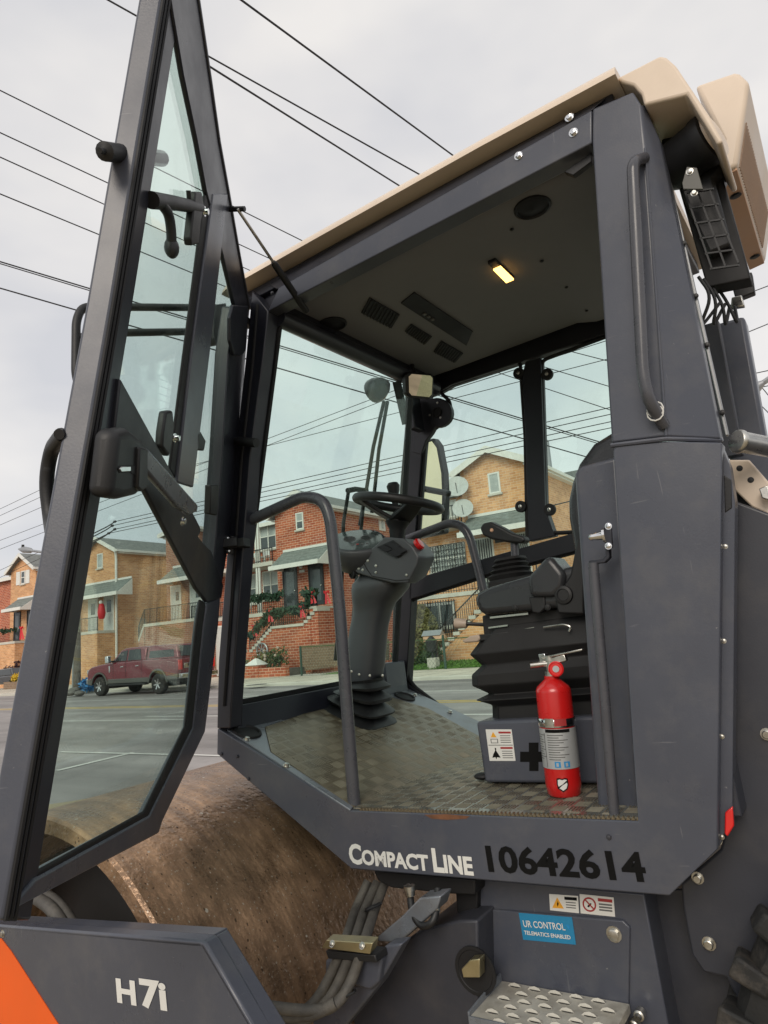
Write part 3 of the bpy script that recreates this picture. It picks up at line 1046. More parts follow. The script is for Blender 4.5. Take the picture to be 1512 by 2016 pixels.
b.obj('hood_latch', 'zinc', R_)
plate('hood_top', [(1425, 905), (1475, 905), (1530, 968), (1530, 1020), (1480, 998), (1446, 965), (1425, 930)], 0.16, 0.5, 'beige', 0.004)
plate('hood_hinge', [(1494, 962), (1512, 955), (1516, 985), (1500, 980)], 0.12, 0.03, 'zinc', 0.002)
for u, v in ((1456, 922), (1478, 945)):
    bolt(R_, mp(u, v, y=0.16), (0, -1, 0), 0.005, 0.002, 'black', 'screw')
plate('rear_return', [(1419, 875), (1436, 915), (1447, 990), (1442, 1600), (1416, 1668)], 0.05, 0.05, 'paint', 0.002)
for u, v in ((1425, 1262), (1421, 1450), (1421, 1648), (1428, 1076)):
    bolt(R_, mp(u, v, y=0.05), (0, -1, 0), 0.004, 0.004, 'zinc')
b = B()
b.prism([mp(*q, y=0.035) for q in ((1427, 1600), (1442, 1588), (1445, 1626), (1432, 1648), (1426, 1642))], (0, 0.014, 0))
b.obj('red_reflector', 'reflector', R_, 0.003)
plate('handle_slot', [(1425, 935), (1440, 945), (1441, 1000), (1427, 1010)], 0.048, 0.004, 'black', 0.002)

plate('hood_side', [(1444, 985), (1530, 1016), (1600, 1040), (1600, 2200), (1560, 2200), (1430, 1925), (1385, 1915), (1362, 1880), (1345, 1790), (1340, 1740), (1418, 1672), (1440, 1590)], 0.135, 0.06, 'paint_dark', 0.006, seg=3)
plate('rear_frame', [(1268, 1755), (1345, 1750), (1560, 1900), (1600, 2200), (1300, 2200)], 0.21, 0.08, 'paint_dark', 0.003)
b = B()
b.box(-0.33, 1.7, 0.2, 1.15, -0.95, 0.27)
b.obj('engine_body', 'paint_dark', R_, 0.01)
for u, v, r in ((1374, 1728, 0.0095), (1396, 1857, 0.0105), (1510, 1445, 0.0095)):
    bolt(R_, mp(u, v, y=0.135), (0, -1, 0), r, 0.014, 'zinc')

# rear tyre
TC, TR, TW = V3(0.12, -0.02, -1.02), 0.56, 0.34
b = B()
b.lathe(TC, (0, 1, 0), [(0.28, 0.0), (0.36, -0.02), (0.47, -0.02), (0.53, 0.01), (0.55, 0.06), (0.55, TW - 0.06), (0.53, TW), (0.36, TW), (0.28, TW)], 48)
ty = b.obj('tyre', 'tyre', R_)
lug = B()
for s, off in ((0, 0.0), (1, 0.5)):
    for k in range(32):
        a = 2 * math.pi * (k + off) / 32
        da = 0.085
        for (r0, r1) in ((0.5, 0.577),):
            ya, yb = (-0.012, 0.19) if s == 0 else (0.15, TW + 0.012)
            P = []
            for (aa, y) in ((a, ya), (a + da, ya), (a + da + 0.12 * (1 if s == 0 else -1), yb), (a + 0.12 * (1 if s == 0 else -1), yb)):
                P.append((aa, y))
            v = [TC + V3(r0 * math.cos(t), y, r0 * math.sin(t)) for t, y in P] + [TC + V3(r1 * math.cos(t), y, r1 * math.sin(t)) for t, y in P]
            lug.add(v, [(0, 3, 2, 1), (4, 5, 6, 7), (0, 1, 5, 4), (1, 2, 6, 5), (2, 3, 7, 6), (3, 0, 4, 7)])
lug.obj('tread_lugs', 'tyre', ty, 0.008, kind='stuff')
B().lathe(TC + V3(0, 0.06, 0), (0, 1, 0), [(0, 0.03), (0.1, 0.03), (0.12, 0.06), (0.26, 0.06), (0.29, -0.02), (0.29, 0.2)], 36).obj('wheel_rim', 'orange', R_)

# ---------------------------------------------------------------- body below the cab
plate('step_housing', [(928, 1728), (1268, 1760), (1335, 2120), (940, 2120)], 0.12, 0.3, 'paint', 0.004)
plate('housing_door', [(937, 1788), (1226, 1812), (1240, 1826), (1236, 2120), (942, 2120)], 0.112, 0.02, 'paint', 0.004, seg=3)
bolt(R_, mp(1209, 1839, y=0.112), (0, -1, 0), 0.013, 0.01, 'zinc')
for u, v in ((1262, 1992), (1252, 2012)):
    B().lathe(mp(u, v, y=0.1), (0, -1, 0), [(0.012, 0), (0.012, 0.02), (0.008, 0.022), (0.008, 0.035), (0, 0.035)], 12).obj('nut', 'zinc', R_)
# step
ST = mp(985, 1934, y=0.10)
zs = float(ST[2])
x0, x1 = float(ST[0]), float(mp(1232, 1950, y=0.10)[0])
b = B()
b.box(x0, x1, -0.075, 0.11, zs - 0.02, zs)
st = b.obj('step_tread', 'step', R_, 0.002)
tooth = B()
tooth.add([(-0.019, -0.004, 0), (0.019, -0.004, 0), (0.012, -0.002, 0.006), (0, -0.001, 0.0085), (-0.012, -0.002, 0.006), (-0.017, 0.007, 0), (0.017, 0.007, 0)],
          [(0, 1, 2, 3, 4), (0, 4, 5), (4, 3, 5), (3, 2, 6), (3, 6, 5), (2, 1, 6)])
t0 = None
slot0 = None
for r in range(6):
    for k in range(6):
        x = x0 + 0.045 + k * (x1 - x0 - 0.06) / 5 + (0.034 if r % 2 else 0)
        y = 0.095 - r * 0.033
        if x > x1 - 0.03:
            continue
        if t0 is None:
            t0 = tooth.obj('tread_tooth', 'step', st)
            o = t0
            slot0 = B().prism([V3(-0.017, -0.0015, 0), V3(-0.008, -0.005, 0), V3(0.008, -0.005, 0), V3(0.017, -0.0015, 0)], (0, 0, 0.0012)).obj('tread_slot', 'seal', st)
            q = slot0
        else:
            o, q = t0.copy(), slot0.copy()
            COL.objects.link(o)
            COL.objects.link(q)
        o.location, q.location = (x, y, zs), (x + 0.002, y - 0.0015, zs)
B().box(x0, x1, -0.081, -0.076, zs - 0.2, zs + 0.004).obj('step_front', 'flange', R_, 0.001)
b = B()
b.prism([V3(x0 - 0.004, 0.11, zs + 0.018), V3(x0 - 0.004, -0.075, zs + 0.01), V3(x0 - 0.004, -0.075, zs - 0.2), V3(x0 - 0.004, 0.11, zs - 0.2)], (0.005, 0, 0))
b.obj('step_cheek', 'flange', R_, 0.001)

# ---------------------------------------------------------------- stickers
def sticker(name, px, y, m='white', parent=None, lift=0.0008):
    return B().prism([mp(u, v, y=y - lift) for u, v in px], (0, lift * 0.8, 0)).obj(name, m, parent or R_, smooth=0)


def quad_pt(px, a, b_):
    tl, tr, br_, bl_ = [V3(*p) for p in px]
    t = tl * (1 - a) + tr * a
    q = bl_ * (1 - a) + br_ * a
    r = t * (1 - b_) + q * b_
    return (r[0], r[1])


def mark(parent, px, y, m, pts, lift):
    return sticker('print', [quad_pt(px, a, b_) for a, b_ in pts], y, m, parent, lift)


YH = 0.119
q1 = [(1081, 1760), (1138, 1764), (1140, 1798), (1083, 1792)]
s1 = sticker('warning_sticker', q1, YH)
mark(s1, q1, YH, 'yellow_ink', ((0.27, 0.18), (0.48, 0.82), (0.08, 0.84)), 0.0014)
mark(s1, q1, YH, 'ink', ((0.28, 0.4), (0.31, 0.55), (0.27, 0.75), (0.25, 0.58)), 0.002)
mark(s1, q1, YH, 'ink', ((0.52, 0.1), (0.95, 0.1), (0.95, 0.28), (0.52, 0.28)), 0.0014)
for k in range(3):
    mark(s1, q1, YH, 'grey_ink', ((0.56, 0.4 + 0.15 * k), (0.9, 0.4 + 0.15 * k), (0.9, 0.45 + 0.15 * k), (0.56, 0.45 + 0.15 * k)), 0.0014)
q2 = [(1141, 1760), (1208, 1767), (1211, 1805), (1143, 1798)]
s2 = sticker('warning_sticker', q2, YH)
ring = [(0.27 + 0.2 * math.cos(t), 0.5 + 0.38 * math.sin(t)) for t in np.linspace(0, 2 * math.pi, 22)[:-1]]
mark(s2, q2, YH, 'red_ink', ring, 0.0014)
ring2 = [(0.27 + 0.155 * math.cos(t), 0.5 + 0.29 * math.sin(t)) for t in np.linspace(0, 2 * math.pi, 22)[:-1]]
mark(s2, q2, YH, 'white', ring2, 0.0018)
mark(s2, q2, YH, 'ink', ((0.2, 0.6), (0.3, 0.42), (0.34, 0.45), (0.25, 0.66)), 0.0021)
mark(s2, q2, YH, 'red_ink', ((0.14, 0.3), (0.17, 0.25), (0.41, 0.7), (0.38, 0.75)), 0.0024)
mark(s2, q2, YH, 'red_ink', ((0.53, 0.12), (0.95, 0.12), (0.95, 0.28), (0.53, 0.28)), 0.0014)
for k in range(3):
    mark(s2, q2, YH, 'grey_ink', ((0.55, 0.38 + 0.15 * k), (0.93, 0.38 + 0.15 * k), (0.93, 0.46 + 0.15 * k), (0.55, 0.46 + 0.15 * k)), 0.0014)
q3 = [(1021, 1797), (1126, 1806), (1134, 1860), (1030, 1850)]
s3 = sticker('telematics_sticker', q3, 0.111, 'blue_sticker')
text_between('lettering', 'UR CONTROL', 'white', s3, mp(1031, 1824, y=0.1095), mp(1113, 1831, y=0.1095), 0.0155, (0, -1, 0), 0.012)
text_between('lettering', 'TELEMATICS ENABLED', 'white', s3, mp(1033, 1839, y=0.1095), mp(1124, 1849, y=0.1095), 0.009, (0, -1, 0), 0.02)
mark(s3, q3, 0.111, 'blue_ink', ((0.85, 0.3), (0.93, 0.32), (0.92, 0.5)), 0.0016)
# side lettering
xa = mp(690, 1697, y=0)
for s, u0, u1, h in (('C', 689, 711, 0.05), ('OMPACT', 714, 843, 0.037), ('L', 853, 871, 0.055), ('INE', 875, 929, 0.041)):
    v0, v1 = 1698 + (u0 - 689) * 0.098, 1698 + (u1 - 689) * 0.098
    text_between('model_lettering', s, 'white', R_, mp(u0, v0, y=0), mp(u1, v1, y=0), h, (0, -1, 0), 0.04)
text_between('fleet_number', '10642614', 'ink', R_, mp(950, 1713, y=0), mp(1254, 1733, y=0), 0.058, (0, -1, 0), 0.03)
rust = B()
rust.prism([mp(*q, y=-0.0008) for q in ((835, 1604), (880, 1603), (925, 1607), (918, 1612), (880, 1614), (850, 1612))], (0, 0.0006, 0))
rust.obj('rust_stain', mat('rust', (0.16, 0.07, 0.035), 0.9, var=0.4, vscale=40), R_, smooth=0)

# ---------------------------------------------------------------- drum and its frame
DC, DR, DY0, DY1 = V3(-2.133, 0, -1.068), 0.703, -0.5, 1.7
dro = B()
n_ = 128
prof = [(0.65, 0.35), (0.65, 0.012), (0.656, 0.0), (DR - 0.008, 0.0), (DR, 0.01), (DR, DY1 - DY0)]
rings = [[V3(DC[0] + r * math.cos(2 * math.pi * k / n_), DY0 + h, DC[2] + r * math.sin(2 * math.pi * k / n_)) for k in range(n_)] for r, h in prof]
dro.loft(rings, cap=False)
drum = dro.obj('drum', 'drum', R_, smooth=35)
B().lathe(V3(DC[0], DY0 + 0.33, DC[2]), (0, 1, 0), [(0, 0), (0.2, 0), (0.22, -0.08), (0.4, -0.06), (0.652, 0.02), (0.652, 0.06), (0, 0.06)], 48).obj('drum_hub', 'seal', drum)
B().lathe(V3(DC[0], DY1 - 0.06, DC[2]), (0, 1, 0), [(0, 0), (0.66, 0), (0.66, 0.03), (0, 0.03)], 48).obj('drum_end', 'seal', drum)

YP = -0.61
pn = [(-90, 1812), (4, 1822), (396, 1853), (404, 1858), (520, 2060), (-90, 2060)]
fpn = plate('drum_frame', pn, YP, 0.04, 'paint', 0.006, seg=3)
fl2 = B()
fl2.prism([mp(-90, 1813, y=YP), mp(4, 1823, y=YP), mp(396, 1854, y=YP), mp(396, 1854, y=YP) + V3(0, 0, -0.012), mp(-90, 1813, y=YP) + V3(0, 0, -0.012)], (0, 0.075, 0))
fl2.obj('frame_flange', 'paint', R_, 0.003)
b = B()
a_, c_ = mp(400, 1856, y=YP), mp(520, 2060, y=YP)
b.prism([a_, c_, c_ + V3(-0.012, 0, -0.004), a_ + V3(-0.012, 0, -0.004)], (0, 0.07, 0))
b.obj('frame_flange', 'paint', R_, 0.003)
op = sticker('orange_panel', [(-90, 1842), (2, 1848), (22, 1874), (142, 2060), (-90, 2060)], YP, 'orange', R_, 0.0025)
b = B()
b.lathe(mp(-16, 1938, y=YP - 0.0045), (0, 1, 0), [(0, -0.002), (0.028, -0.002), (0.028, 0.0), (0, 0.0)], 28)
b.obj('frame_hole', 'seal', R_, smooth=30)
bolt(R_, mp(6, 1838, y=YP), (0, -1, 0), 0.007, 0.006)
text_between('model_lettering', 'H', 'white', R_, mp(230, 1970, y=YP), mp(263, 1976, y=YP), 0.046, (0, -1, 0), 0.04)
text_between('model_lettering', '7i', 'white', R_, mp(278, 1978, y=YP), mp(324, 1986, y=YP), 0.052, (0, -1, 0), 0.04)
# short hose beside the drum
B().tube(rnd([mp(60, 1760, y=-0.45), mp(105, 1790, y=-0.5), mp(140, 1850, y=-0.52), mp(170, 1900, y=-0.5)], 0.1, 6), 0.018, 12).obj('hydraulic_hose', 'hose', R_)
B().tube(rnd([mp(80, 1755, y=-0.44), mp(120, 1780, y=-0.47), mp(160, 1850, y=-0.5)], 0.1, 6), 0.016, 12).obj('hydraulic_hose', 'hose', R_)

# ---------------------------------------------------------------- joint, hoses


def outside(u, v, y, gap=0.035):
    """the point seen at this pixel, moved nearer until it clears the drum"""
    while y > -0.45:
        p = mp(u, v, y=y)
        if math.hypot(p[0] - DC[0], p[2] - DC[2]) > DR + gap:
            return p
        y -= 0.01
    return mp(u, v, y=y)


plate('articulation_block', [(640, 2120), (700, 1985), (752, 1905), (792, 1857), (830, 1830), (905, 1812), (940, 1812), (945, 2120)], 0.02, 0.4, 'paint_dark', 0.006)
plate('joint_arm', [(500, 2070), (640, 1990), (720, 1925), (757, 1862), (792, 1858), (745, 1940), (640, 2070)], -0.14, 0.05, 'paint', 0.006)
plate('joint_top', [(733, 1853), (790, 1805), (826, 1768), (868, 1764), (860, 1790), (815, 1830), (785, 1857)], -0.05, 0.06, 'flange', 0.004)
plate('clamp_seat', [(640, 1890), (742, 1886), (752, 1888), (745, 1935), (728, 1950), (640, 1925)], -0.16, 0.05, 'paint', 0.006)
plate('cab_mount', [(735, 1715), (935, 1732), (935, 1762), (880, 1760), (770, 1748), (745, 1735)], 0.06, 0.6, 'seal', 0.004)
b = B()
for k in range(24):
    p = lin(mp(740, 1722, y=0.055), mp(880, 1735, y=0.055), k / 23)
    b.bar(p, p + V3(0, 0, -0.035), 0.004, 0.006)
b.obj('bellows_strip', 'black', R_)
plate('mount_post', [(895, 1740), (940, 1745), (940, 1800), (900, 1798)], 0.1, 0.2, 'seal', 0.004)
b = B()
b.lathe(mp(935, 1912, y=0.015), (0, 1, 0), [(0.0, 0.002), (0.048, 0.002), (0.05, 0), (0.058, 0.0), (0.058, 0.006)], 26)
b.obj('port_ring', 'seal', R_)
plate('lock_bar', [(908, 1908), (925, 1890), (944, 1888), (944, 1925), (912, 1925)], -0.02, 0.03, 'zinc_yellow', 0.002)
cl = B()
cl.prism([mp(*q, y=-0.2) for q in ((633, 1867), (642, 1851), (733, 1857), (728, 1879))], (0, 0.03, 0.004))
clo = cl.obj('hose_clamp', 'zinc_yellow', R_, 0.002)
for u, v in ((654, 1858), (713, 1862)):
    bolt(clo, mp(u, v, y=-0.202), (0, -0.8, 0.5), 0.006, 0.006, 'zinc')
plate('clamp_block', [(640, 1872), (738, 1880), (742, 1896), (646, 1888)], -0.19, 0.05, 'black', 0.003)
for k, (pts, yy, r) in enumerate((
        ([(725, 1735), (700, 1790), (678, 1858), (655, 1912), (625, 1968), (590, 2000), (540, 2020)], (0.1, 0.05, -0.17, -0.17, -0.2, -0.24, -0.3), 0.0135),
        ([(742, 1738), (718, 1790), (697, 1858), (675, 1918), (650, 1968), (610, 2005), (560, 2025)], (0.1, 0.03, -0.17, -0.18, -0.21, -0.25, -0.3), 0.0135),
        ([(757, 1740), (738, 1790), (716, 1858), (696, 1922), (672, 1968), (645, 1988), (590, 1990), (480, 1975), (420, 1968)], (0.1, 0.03, -0.17, -0.19, -0.23, -0.26, -0.3, -0.36, -0.4), 0.0135),
        ([(660, 1975), (620, 1998), (560, 2003), (470, 1988), (430, 1980)], (-0.25, -0.28, -0.3, -0.36, -0.4), 0.0135))):
    B().tube(rnd([outside(u, v, y) for (u, v), y in zip(pts, yy)], 0.1, 5), r, 12).obj('hydraulic_hose', 'hose', R_)
for u, v, y in ((735, 1785, 0.0), (682, 1958, -0.21)):
    q_ = outside(u, v, y)
    B().tube([q_ + 0.026 * V3(math.cos(t), 0.7 * math.sin(t), 0.35 * math.cos(t)) for t in np.linspace(0, 6.28, 14)], 0.0035, 6).obj('cable_tie', 'black', R_)
B().tube(rnd([mp(808, 1768, y=-0.02), mp(812, 1800, y=-0.04), mp(830, 1826, y=-0.05), mp(852, 1818, y=-0.05), mp(860, 1790, y=-0.03), mp(862, 1750, y=0.0)], 0.05, 5), 0.0095, 10).obj('hydraulic_hose', 'black', R_)
B().lathe(mp(808, 1763, y=-0.02), (0, 0, 1), [(0.013, 0), (0.013, 0.012), (0.016, 0.013), (0.016, 0.025)], 12).obj('hose_fitting', 'zinc', R_)
B().lathe(mp(859, 1795, y=-0.03), (0, 0, 1), [(0.011, 0), (0.011, 0.03)], 12).obj('hose_fitting', 'zinc', R_)
# ---------------------------------------------------------------- cab floor
XC, XFR, ZFR = -1.346, -1.886, -0.205
INC = (V3(XC, 0, ZF), np.cross(V3(XFR - XC, 0, ZFR - ZF), V3(0, 1, 0)))
INC = (INC[0], INC[1] / np.linalg.norm(INC[1]) * (1 if INC[1][2] > 0 else -1))
NI = INC[1]


def ip(u, v, up=0.0):
    return mp(u, v, plane=(INC[0] + NI * up, NI))


b = B()
b.prism([V3(XC, 0.03, ZF), V3(XFR + 0.02, 0.03, ZFR - 0.008), V3(XFR + 0.02, 1.17, ZFR - 0.008), V3(XC, 1.17, ZF)], -NI * 0.03)
b.prism([V3(XC + 0.001, 0.03, ZF), V3(-0.36, 0.03, ZF), V3(-0.36, 1.17, ZF), V3(XC + 0.001, 1.17, ZF)], (0, 0, -0.03))
b.obj('floor_pan', 'flange', R_)
# edge flange of the sloping floor, near side
b = B()
b.prism([ip(447, 1436, 0.004), ip(690, 1594, 0.004), ip(697, 1586, 0.004), ip(533, 1480, 0.004), ip(521, 1430, 0.004), ip(630, 1388, 0.004), ip(640, 1372, 0.004), ip(470, 1420, 0.004)], -NI * 0.006)
b.obj('floor_flange', 'flange', R_, 0.002)
b = B()
b.prism([ip(775, 1355, 0.004), ip(812, 1362, 0.004), ip(950, 1462, 0.004), ip(942, 1458, 0.004), ip(842, 1396, 0.004), ip(766, 1371, 0.004)], -NI * 0.006)
b.obj('floor_flange', 'flange', R_, 0.001)
tp = [ip(522, 1431, 0.006), ip(534, 1480, 0.006), V3(XC, 0.02, ZF + 0.006), V3(XC, 1.12, ZF + 0.006), ip(945, 1450, 0.006), ip(842, 1394, 0.006), ip(766, 1371, 0.006), ip(640, 1391, 0.006)]
b = B()
b.prism(tp, -NI * 0.004)
tpo = b.obj('tread_plate', 'tread', R_)
b = B()
b.box(XC + 0.002, -0.40, 0.012, 1.13, ZF + 0.002, ZF + 0.006)
tpf = b.obj('tread_plate', 'tread_wet', R_)


def inside(x, y, poly):
    c = False
    n = len(poly)
    for i in range(n):
        x1_, y1_, x2_, y2_ = poly[i][0], poly[i][1], poly[(i + 1) % n][0], poly[(i + 1) % n][1]
        if (y1_ > y) != (y2_ > y) and x < (x2_ - x1_) * (y - y1_) / (y2_ - y1_) + x1_:
            c = not c
    return c


def tread_bars(test, org, ex, ey, nn, x0_, x1_, y0_, y1_):
    """raised bars in groups of five, turned by a right angle from group to group"""
    t = B()
    pit = 0.046
    i = 0
    x = x0_
    while x < x1_:
        y = y0_
        j = 0
        while y < y1_:
            for k in range(5):
                o = (k - 2) * 0.0086
                hl_, hw = 0.0195, 0.0021
                if (i + j) % 2:
                    cx_, cy_, ax, ay = x + o, y, (0, hl_), (hw, 0)
                else:
                    cx_, cy_, ax, ay = x, y + o, (hl_, 0), (0, hw)
                if not (test(cx_ + ax[0], cy_ + ax[1]) and test(cx_ - ax[0], cy_ - ax[1])):
                    continue
                P = lambda s, q, h: org + ex * (cx_ + ax[0] * s + ay[0] * q) + ey * (cy_ + ax[1] * s + ay[1] * q) + nn * h
                v = [P(-1, -1, 0), P(1, -1, 0), P(1, 1, 0), P(-1, 1, 0), P(-0.8, -0.4, 0.0015), P(0.8, -0.4, 0.0015), P(0.8, 0.4, 0.0015), P(-0.8, 0.4, 0.0015)]
                t.add(v, [(4, 5, 6, 7), (0, 1, 5, 4), (1, 2, 6, 5), (2, 3, 7, 6), (3, 0, 4, 7)])
            y += pit
            j += 1
        x += pit
        i += 1
    return t


ex = V3(XFR - XC, 0, ZFR - ZF)
ex = ex / np.linalg.norm(ex)
o_ = V3(XC, 0, ZF + 0.006)
pl2 = [(float(np.dot(p - o_, ex)), float(p[1])) for p in tp]
tread_bars(lambda a, c: inside(a, c, pl2), o_, ex, V3(0, 1, 0), NI, 0.02, 0.62, 0.0, 1.2).obj('tread_bars', 'tread_worn', tpo, smooth=0, kind='stuff')
tread_bars(lambda a, c: a < 0.93 and 0.02 < c < 0.95, V3(XC, 0, ZF + 0.006), V3(1, 0, 0), V3(0, 1, 0), V3(0, 0, 1), 0.02, 0.93, 0.02, 0.9).obj('tread_bars', 'tread_worn', tpf, smooth=0, kind='stuff')
# saw-tooth near edge
b = B()
n_ = 70
for k in range(n_):
    x = XC + 0.03 + k * 0.0115
    b.prism([V3(x, 0.003, ZF + 0.001), V3(x + 0.0095, 0.003, ZF + 0.001), V3(x + 0.0048, 0.003, ZF + 0.009)], (0, 0.012, 0))
b.obj('serrated_edge', 'tread', tpf, smooth=0)
# round opening with rubber ring and flange bolts
for (u, v) in ((486, 1441),):
    c = ip(u, v, 0.005)
    B().lathe(c, NI, [(0.052, 0), (0.05, 0.006), (0.042, 0.007), (0.038, 0.001), (0.02, 0.002), (0, 0.002)], 28).obj('floor_drain', 'seal', R_)
c = ip(797, 1372, 0.005)
B().lathe(c, NI, [(0.05, 0), (0.048, 0.006), (0.042, 0.007), (0.038, 0.001), (0, 0.002)], 28).obj('floor_drain', 'seal', R_)
for u, v in ((468, 1414), (527, 1413), (486, 1456), (564, 1508), (817, 1369), (886, 1402)):
    bolt(R_, ip(u, v, 0.004), NI, 0.0085, 0.009)

# ---------------------------------------------------------------- rails
B().tube(rnd([mp(472, 1034, y=0.04), mp(600, 976, y=0.04), mp(636, 985, y=0.04), mp(650, 1020, y=0.04), mp(668, 1190, y=0.04), mp(698, 1592, y=0.04)], 0.09, 8), 0.0195, 16).obj('cab_rail', 'rail', R_)
B().tube(rnd([mp(800, 1062, y=1.1), mp(886, 1029, y=1.1), mp(912, 1036, y=1.1), mp(926, 1060, y=1.1), mp(962, 1200, y=1.1), V3(mp(962, 1200, y=1.1)[0] + 0.05, 1.1, ZF)], 0.09, 8), 0.02, 14).obj('cab_rail', 'rail', R_)

# ---------------------------------------------------------------- steering console
YCN = 0.67


def ring_px(uL, uR, v, y, n=28, e=3.0, ax=1.0, ay=1.0, tilt=0.0):
    c = mp((uL + uR) / 2, v, y=y)
    r = (uR - uL) / 2 * depth_m(c) / FPX
    out = []
    for k in range(n):
        t = 2 * math.pi * k / n
        ct, st_ = math.cos(t), math.sin(t)
        s = (abs(ct) ** e + abs(st_) ** e) ** (-1 / e)
        dx, dy = r * ax * s * ct, r * ay * s * st_
        out.append(c + V3(dx, dy, -dx * tilt))
    return out


def rings_from(rows, y, **k):
    return [ring_px(*r[:3], y, tilt=(r[3] if len(r) > 3 else 0), **k) for r in rows]


KS = dict(e=3.0, ax=0.98, ay=0.86)
col_rows = [(716, 792, 1118, .1), (706, 803, 1138, .12), (696, 806, 1148, .1), (694, 803, 1160, .08), (695, 790, 1178, .04), (696, 778, 1192), (695, 771, 1208), (689, 764, 1236), (684, 760, 1273), (681, 757, 1310), (682, 754, 1332, -.1), (685, 752, 1342, -.15)]
co = B().loft(rings_from(col_rows, YCN, **KS)).obj('steering_column', 'console', R_, smooth=60)
bel = []
rows = [(684, 752, 1338), (686, 750, 1342), (674, 763, 1350), (676, 762, 1353), (692, 746, 1358), (665, 764, 1366), (667, 763, 1370), (686, 748, 1376), (655, 767, 1385), (657, 766, 1389), (680, 750, 1396), (647, 770, 1405), (649, 769, 1409), (672, 754, 1416), (638, 775, 1428), (640, 775, 1446)]
for i, r in enumerate(rows):
    bel.append(ring_px(*r, 0.635, n=28, e=4.5, ax=0.95, ay=1.0, tilt=0.45 * min(1, i / 8)))
B().loft(bel).obj('column_bellows', 'black', R_, smooth=35)
for u, v in ((692, 1322), (707, 1328), (753, 1330), (728, 1018 + 312)):
    bolt(co, mp(u, v, y=YCN - 0.078), (0.3, -1, 0), 0.0038, 0.004, 'zinc')
# head of the console
hp = [(690, 1100), (733, 1079), (757, 1057), (794, 1060), (813, 1077), (824, 1096), (821, 1111), (803, 1148), (772, 1148), (734, 1138), (702, 1128), (692, 1116)]
hr0 = [mp(u, v, y=0.56) for u, v in hp]
hc_ = sum(hr0) / len(hr0)
hr1 = [hc_ + (p - hc_) * 0.86 + V3(-0.005, 0.17, 0.015) for p in hr0]
hr2 = [hc_ + (p - hc_) * 0.5 + V3(-0.01, 0.2, 0.01) for p in hr0]
head = B().loft([hr0, [p + V3(0, 0.06, 0.0) for p in hr0], hr1, hr2]).obj('console_head', 'console', R_, 0.012, seg=4, smooth=35)
sm = B()
sm.tube([mp(u, v, y=0.559) for u, v in ((700, 1098), (712, 1100), (722, 1120), (732, 1134), (780, 1143), (806, 1141))], 0.0016, 6)
sm.obj('panel_seam', 'seal', head)
for u, v in ((724, 1104), (740, 1114), (740, 1127), (800, 1132), (706, 1119), (714, 1122)):
    bolt(head, mp(u, v, y=0.559), (0.1, -1, 0), 0.004, 0.0035, 'zinc')
B().lathe(mp(697, 1128, y=0.58), (-0.5, -1, 0), [(0.024, 0), (0.024, 0.012), (0.018, 0.016), (0.014, 0.008), (0, 0.008)], 20).obj('ignition_lock', 'black', R_)
# instrument pod
PC = mp(706, 1070, y=0.60)
pn_ = V3(0.38, -0.42, 0.82)
pn_ = pn_ / np.linalg.norm(pn_)
pu = np.cross(V3(0, 0, 1), pn_)
pu = pu / np.linalg.norm(pu)
pw = np.cross(pn_, pu)


def pod_ring(ra_, rb_, h, n=32, e=2.5):
    out = []
    for k in range(n):
        t = 2 * math.pi * k / n
        s = (abs(math.cos(t)) ** e + abs(math.sin(t)) ** e) ** (-1 / e)
        out.append(PC + pu * ra_ * s * math.cos(t) + pw * rb_ * s * math.sin(t) + pn_ * h)
    return out


pod = B().loft([pod_ring(0.05, 0.05, -0.12), pod_ring(0.085, 0.078, -0.1), pod_ring(0.108, 0.1, -0.055), pod_ring(0.116, 0.108, -0.012), pod_ring(0.116, 0.108, 0.008), pod_ring(0.108, 0.1, 0.016)]).obj('instrument_pod', 'console', R_, smooth=50)
gl = B().loft([pod_ring(0.102, 0.094, 0.0145), pod_ring(0.102, 0.094, 0.0175), pod_ring(0.096, 0.088, 0.0185)]).obj('gauge_face', 'gauge', pod)
for a_, b_, r in ((-0.035, 0.012, 0.026), (0.032, 0.008, 0.022)):
    B().lathe(PC + pu * a_ + pw * b_ + pn_ * 0.0185, pn_, [(r, 0), (r, 0.001), (r * 0.9, 0.001), (r * 0.9, 0)], 24).obj('dial_ring', 'grey_ink', gl)
for k in range(4):
    B().box(-0.005, 0.005, -0.004, 0.004, 0, 0.001).obj('warning_light', 'red_ink' if k == 1 else 'grey_ink', gl).matrix_local = Matrix.Translation(Vector(PC + pu * (-0.03 + 0.02 * k) + pw * -0.045 + pn_ * 0.0187)) @ Vector(pn_).to_track_quat('Z', 'Y').to_matrix().to_4x4()
# switches
sw = [(742, 1077), (774, 1063), (802, 1084), (785, 1099)]
tn = V3(0, -1.0, 0)
spt = V3(0, 0.5585, 0)
P = [mp(u, v, plane=(spt, tn)) for u, v in sw]
so = B().prism(P, tn * 0.004).obj('switch_panel', 'black', head, 0.002)
for a_, b_ in ((0.25, 0.3), (0.25, 0.75), (0.72, 0.3), (0.72, 0.75)):
    c = lin(lin(P[0], P[1], a_), lin(P[3], P[2], a_), b_) + tn * 0.007
    d1, d2 = (P[1] - P[0]) * 0.2, (P[3] - P[0]) * 0.2
    B().prism([c - d1 - d2, c + d1 - d2, c + d1 + d2, c - d1 + d2], tn * 0.005).obj('rocker_switch', 'vent', so, 0.001)
c = mp(812, 1082, y=0.6)
B().lathe(c, (0.9, 0.1, 0.45), [(0.012, 0), (0.012, 0.02), (0.013, 0.02), (0.024, 0.026), (0.026, 0.038), (0.02, 0.045), (0, 0.046)], 20).obj('emergency_stop', 'red', head)
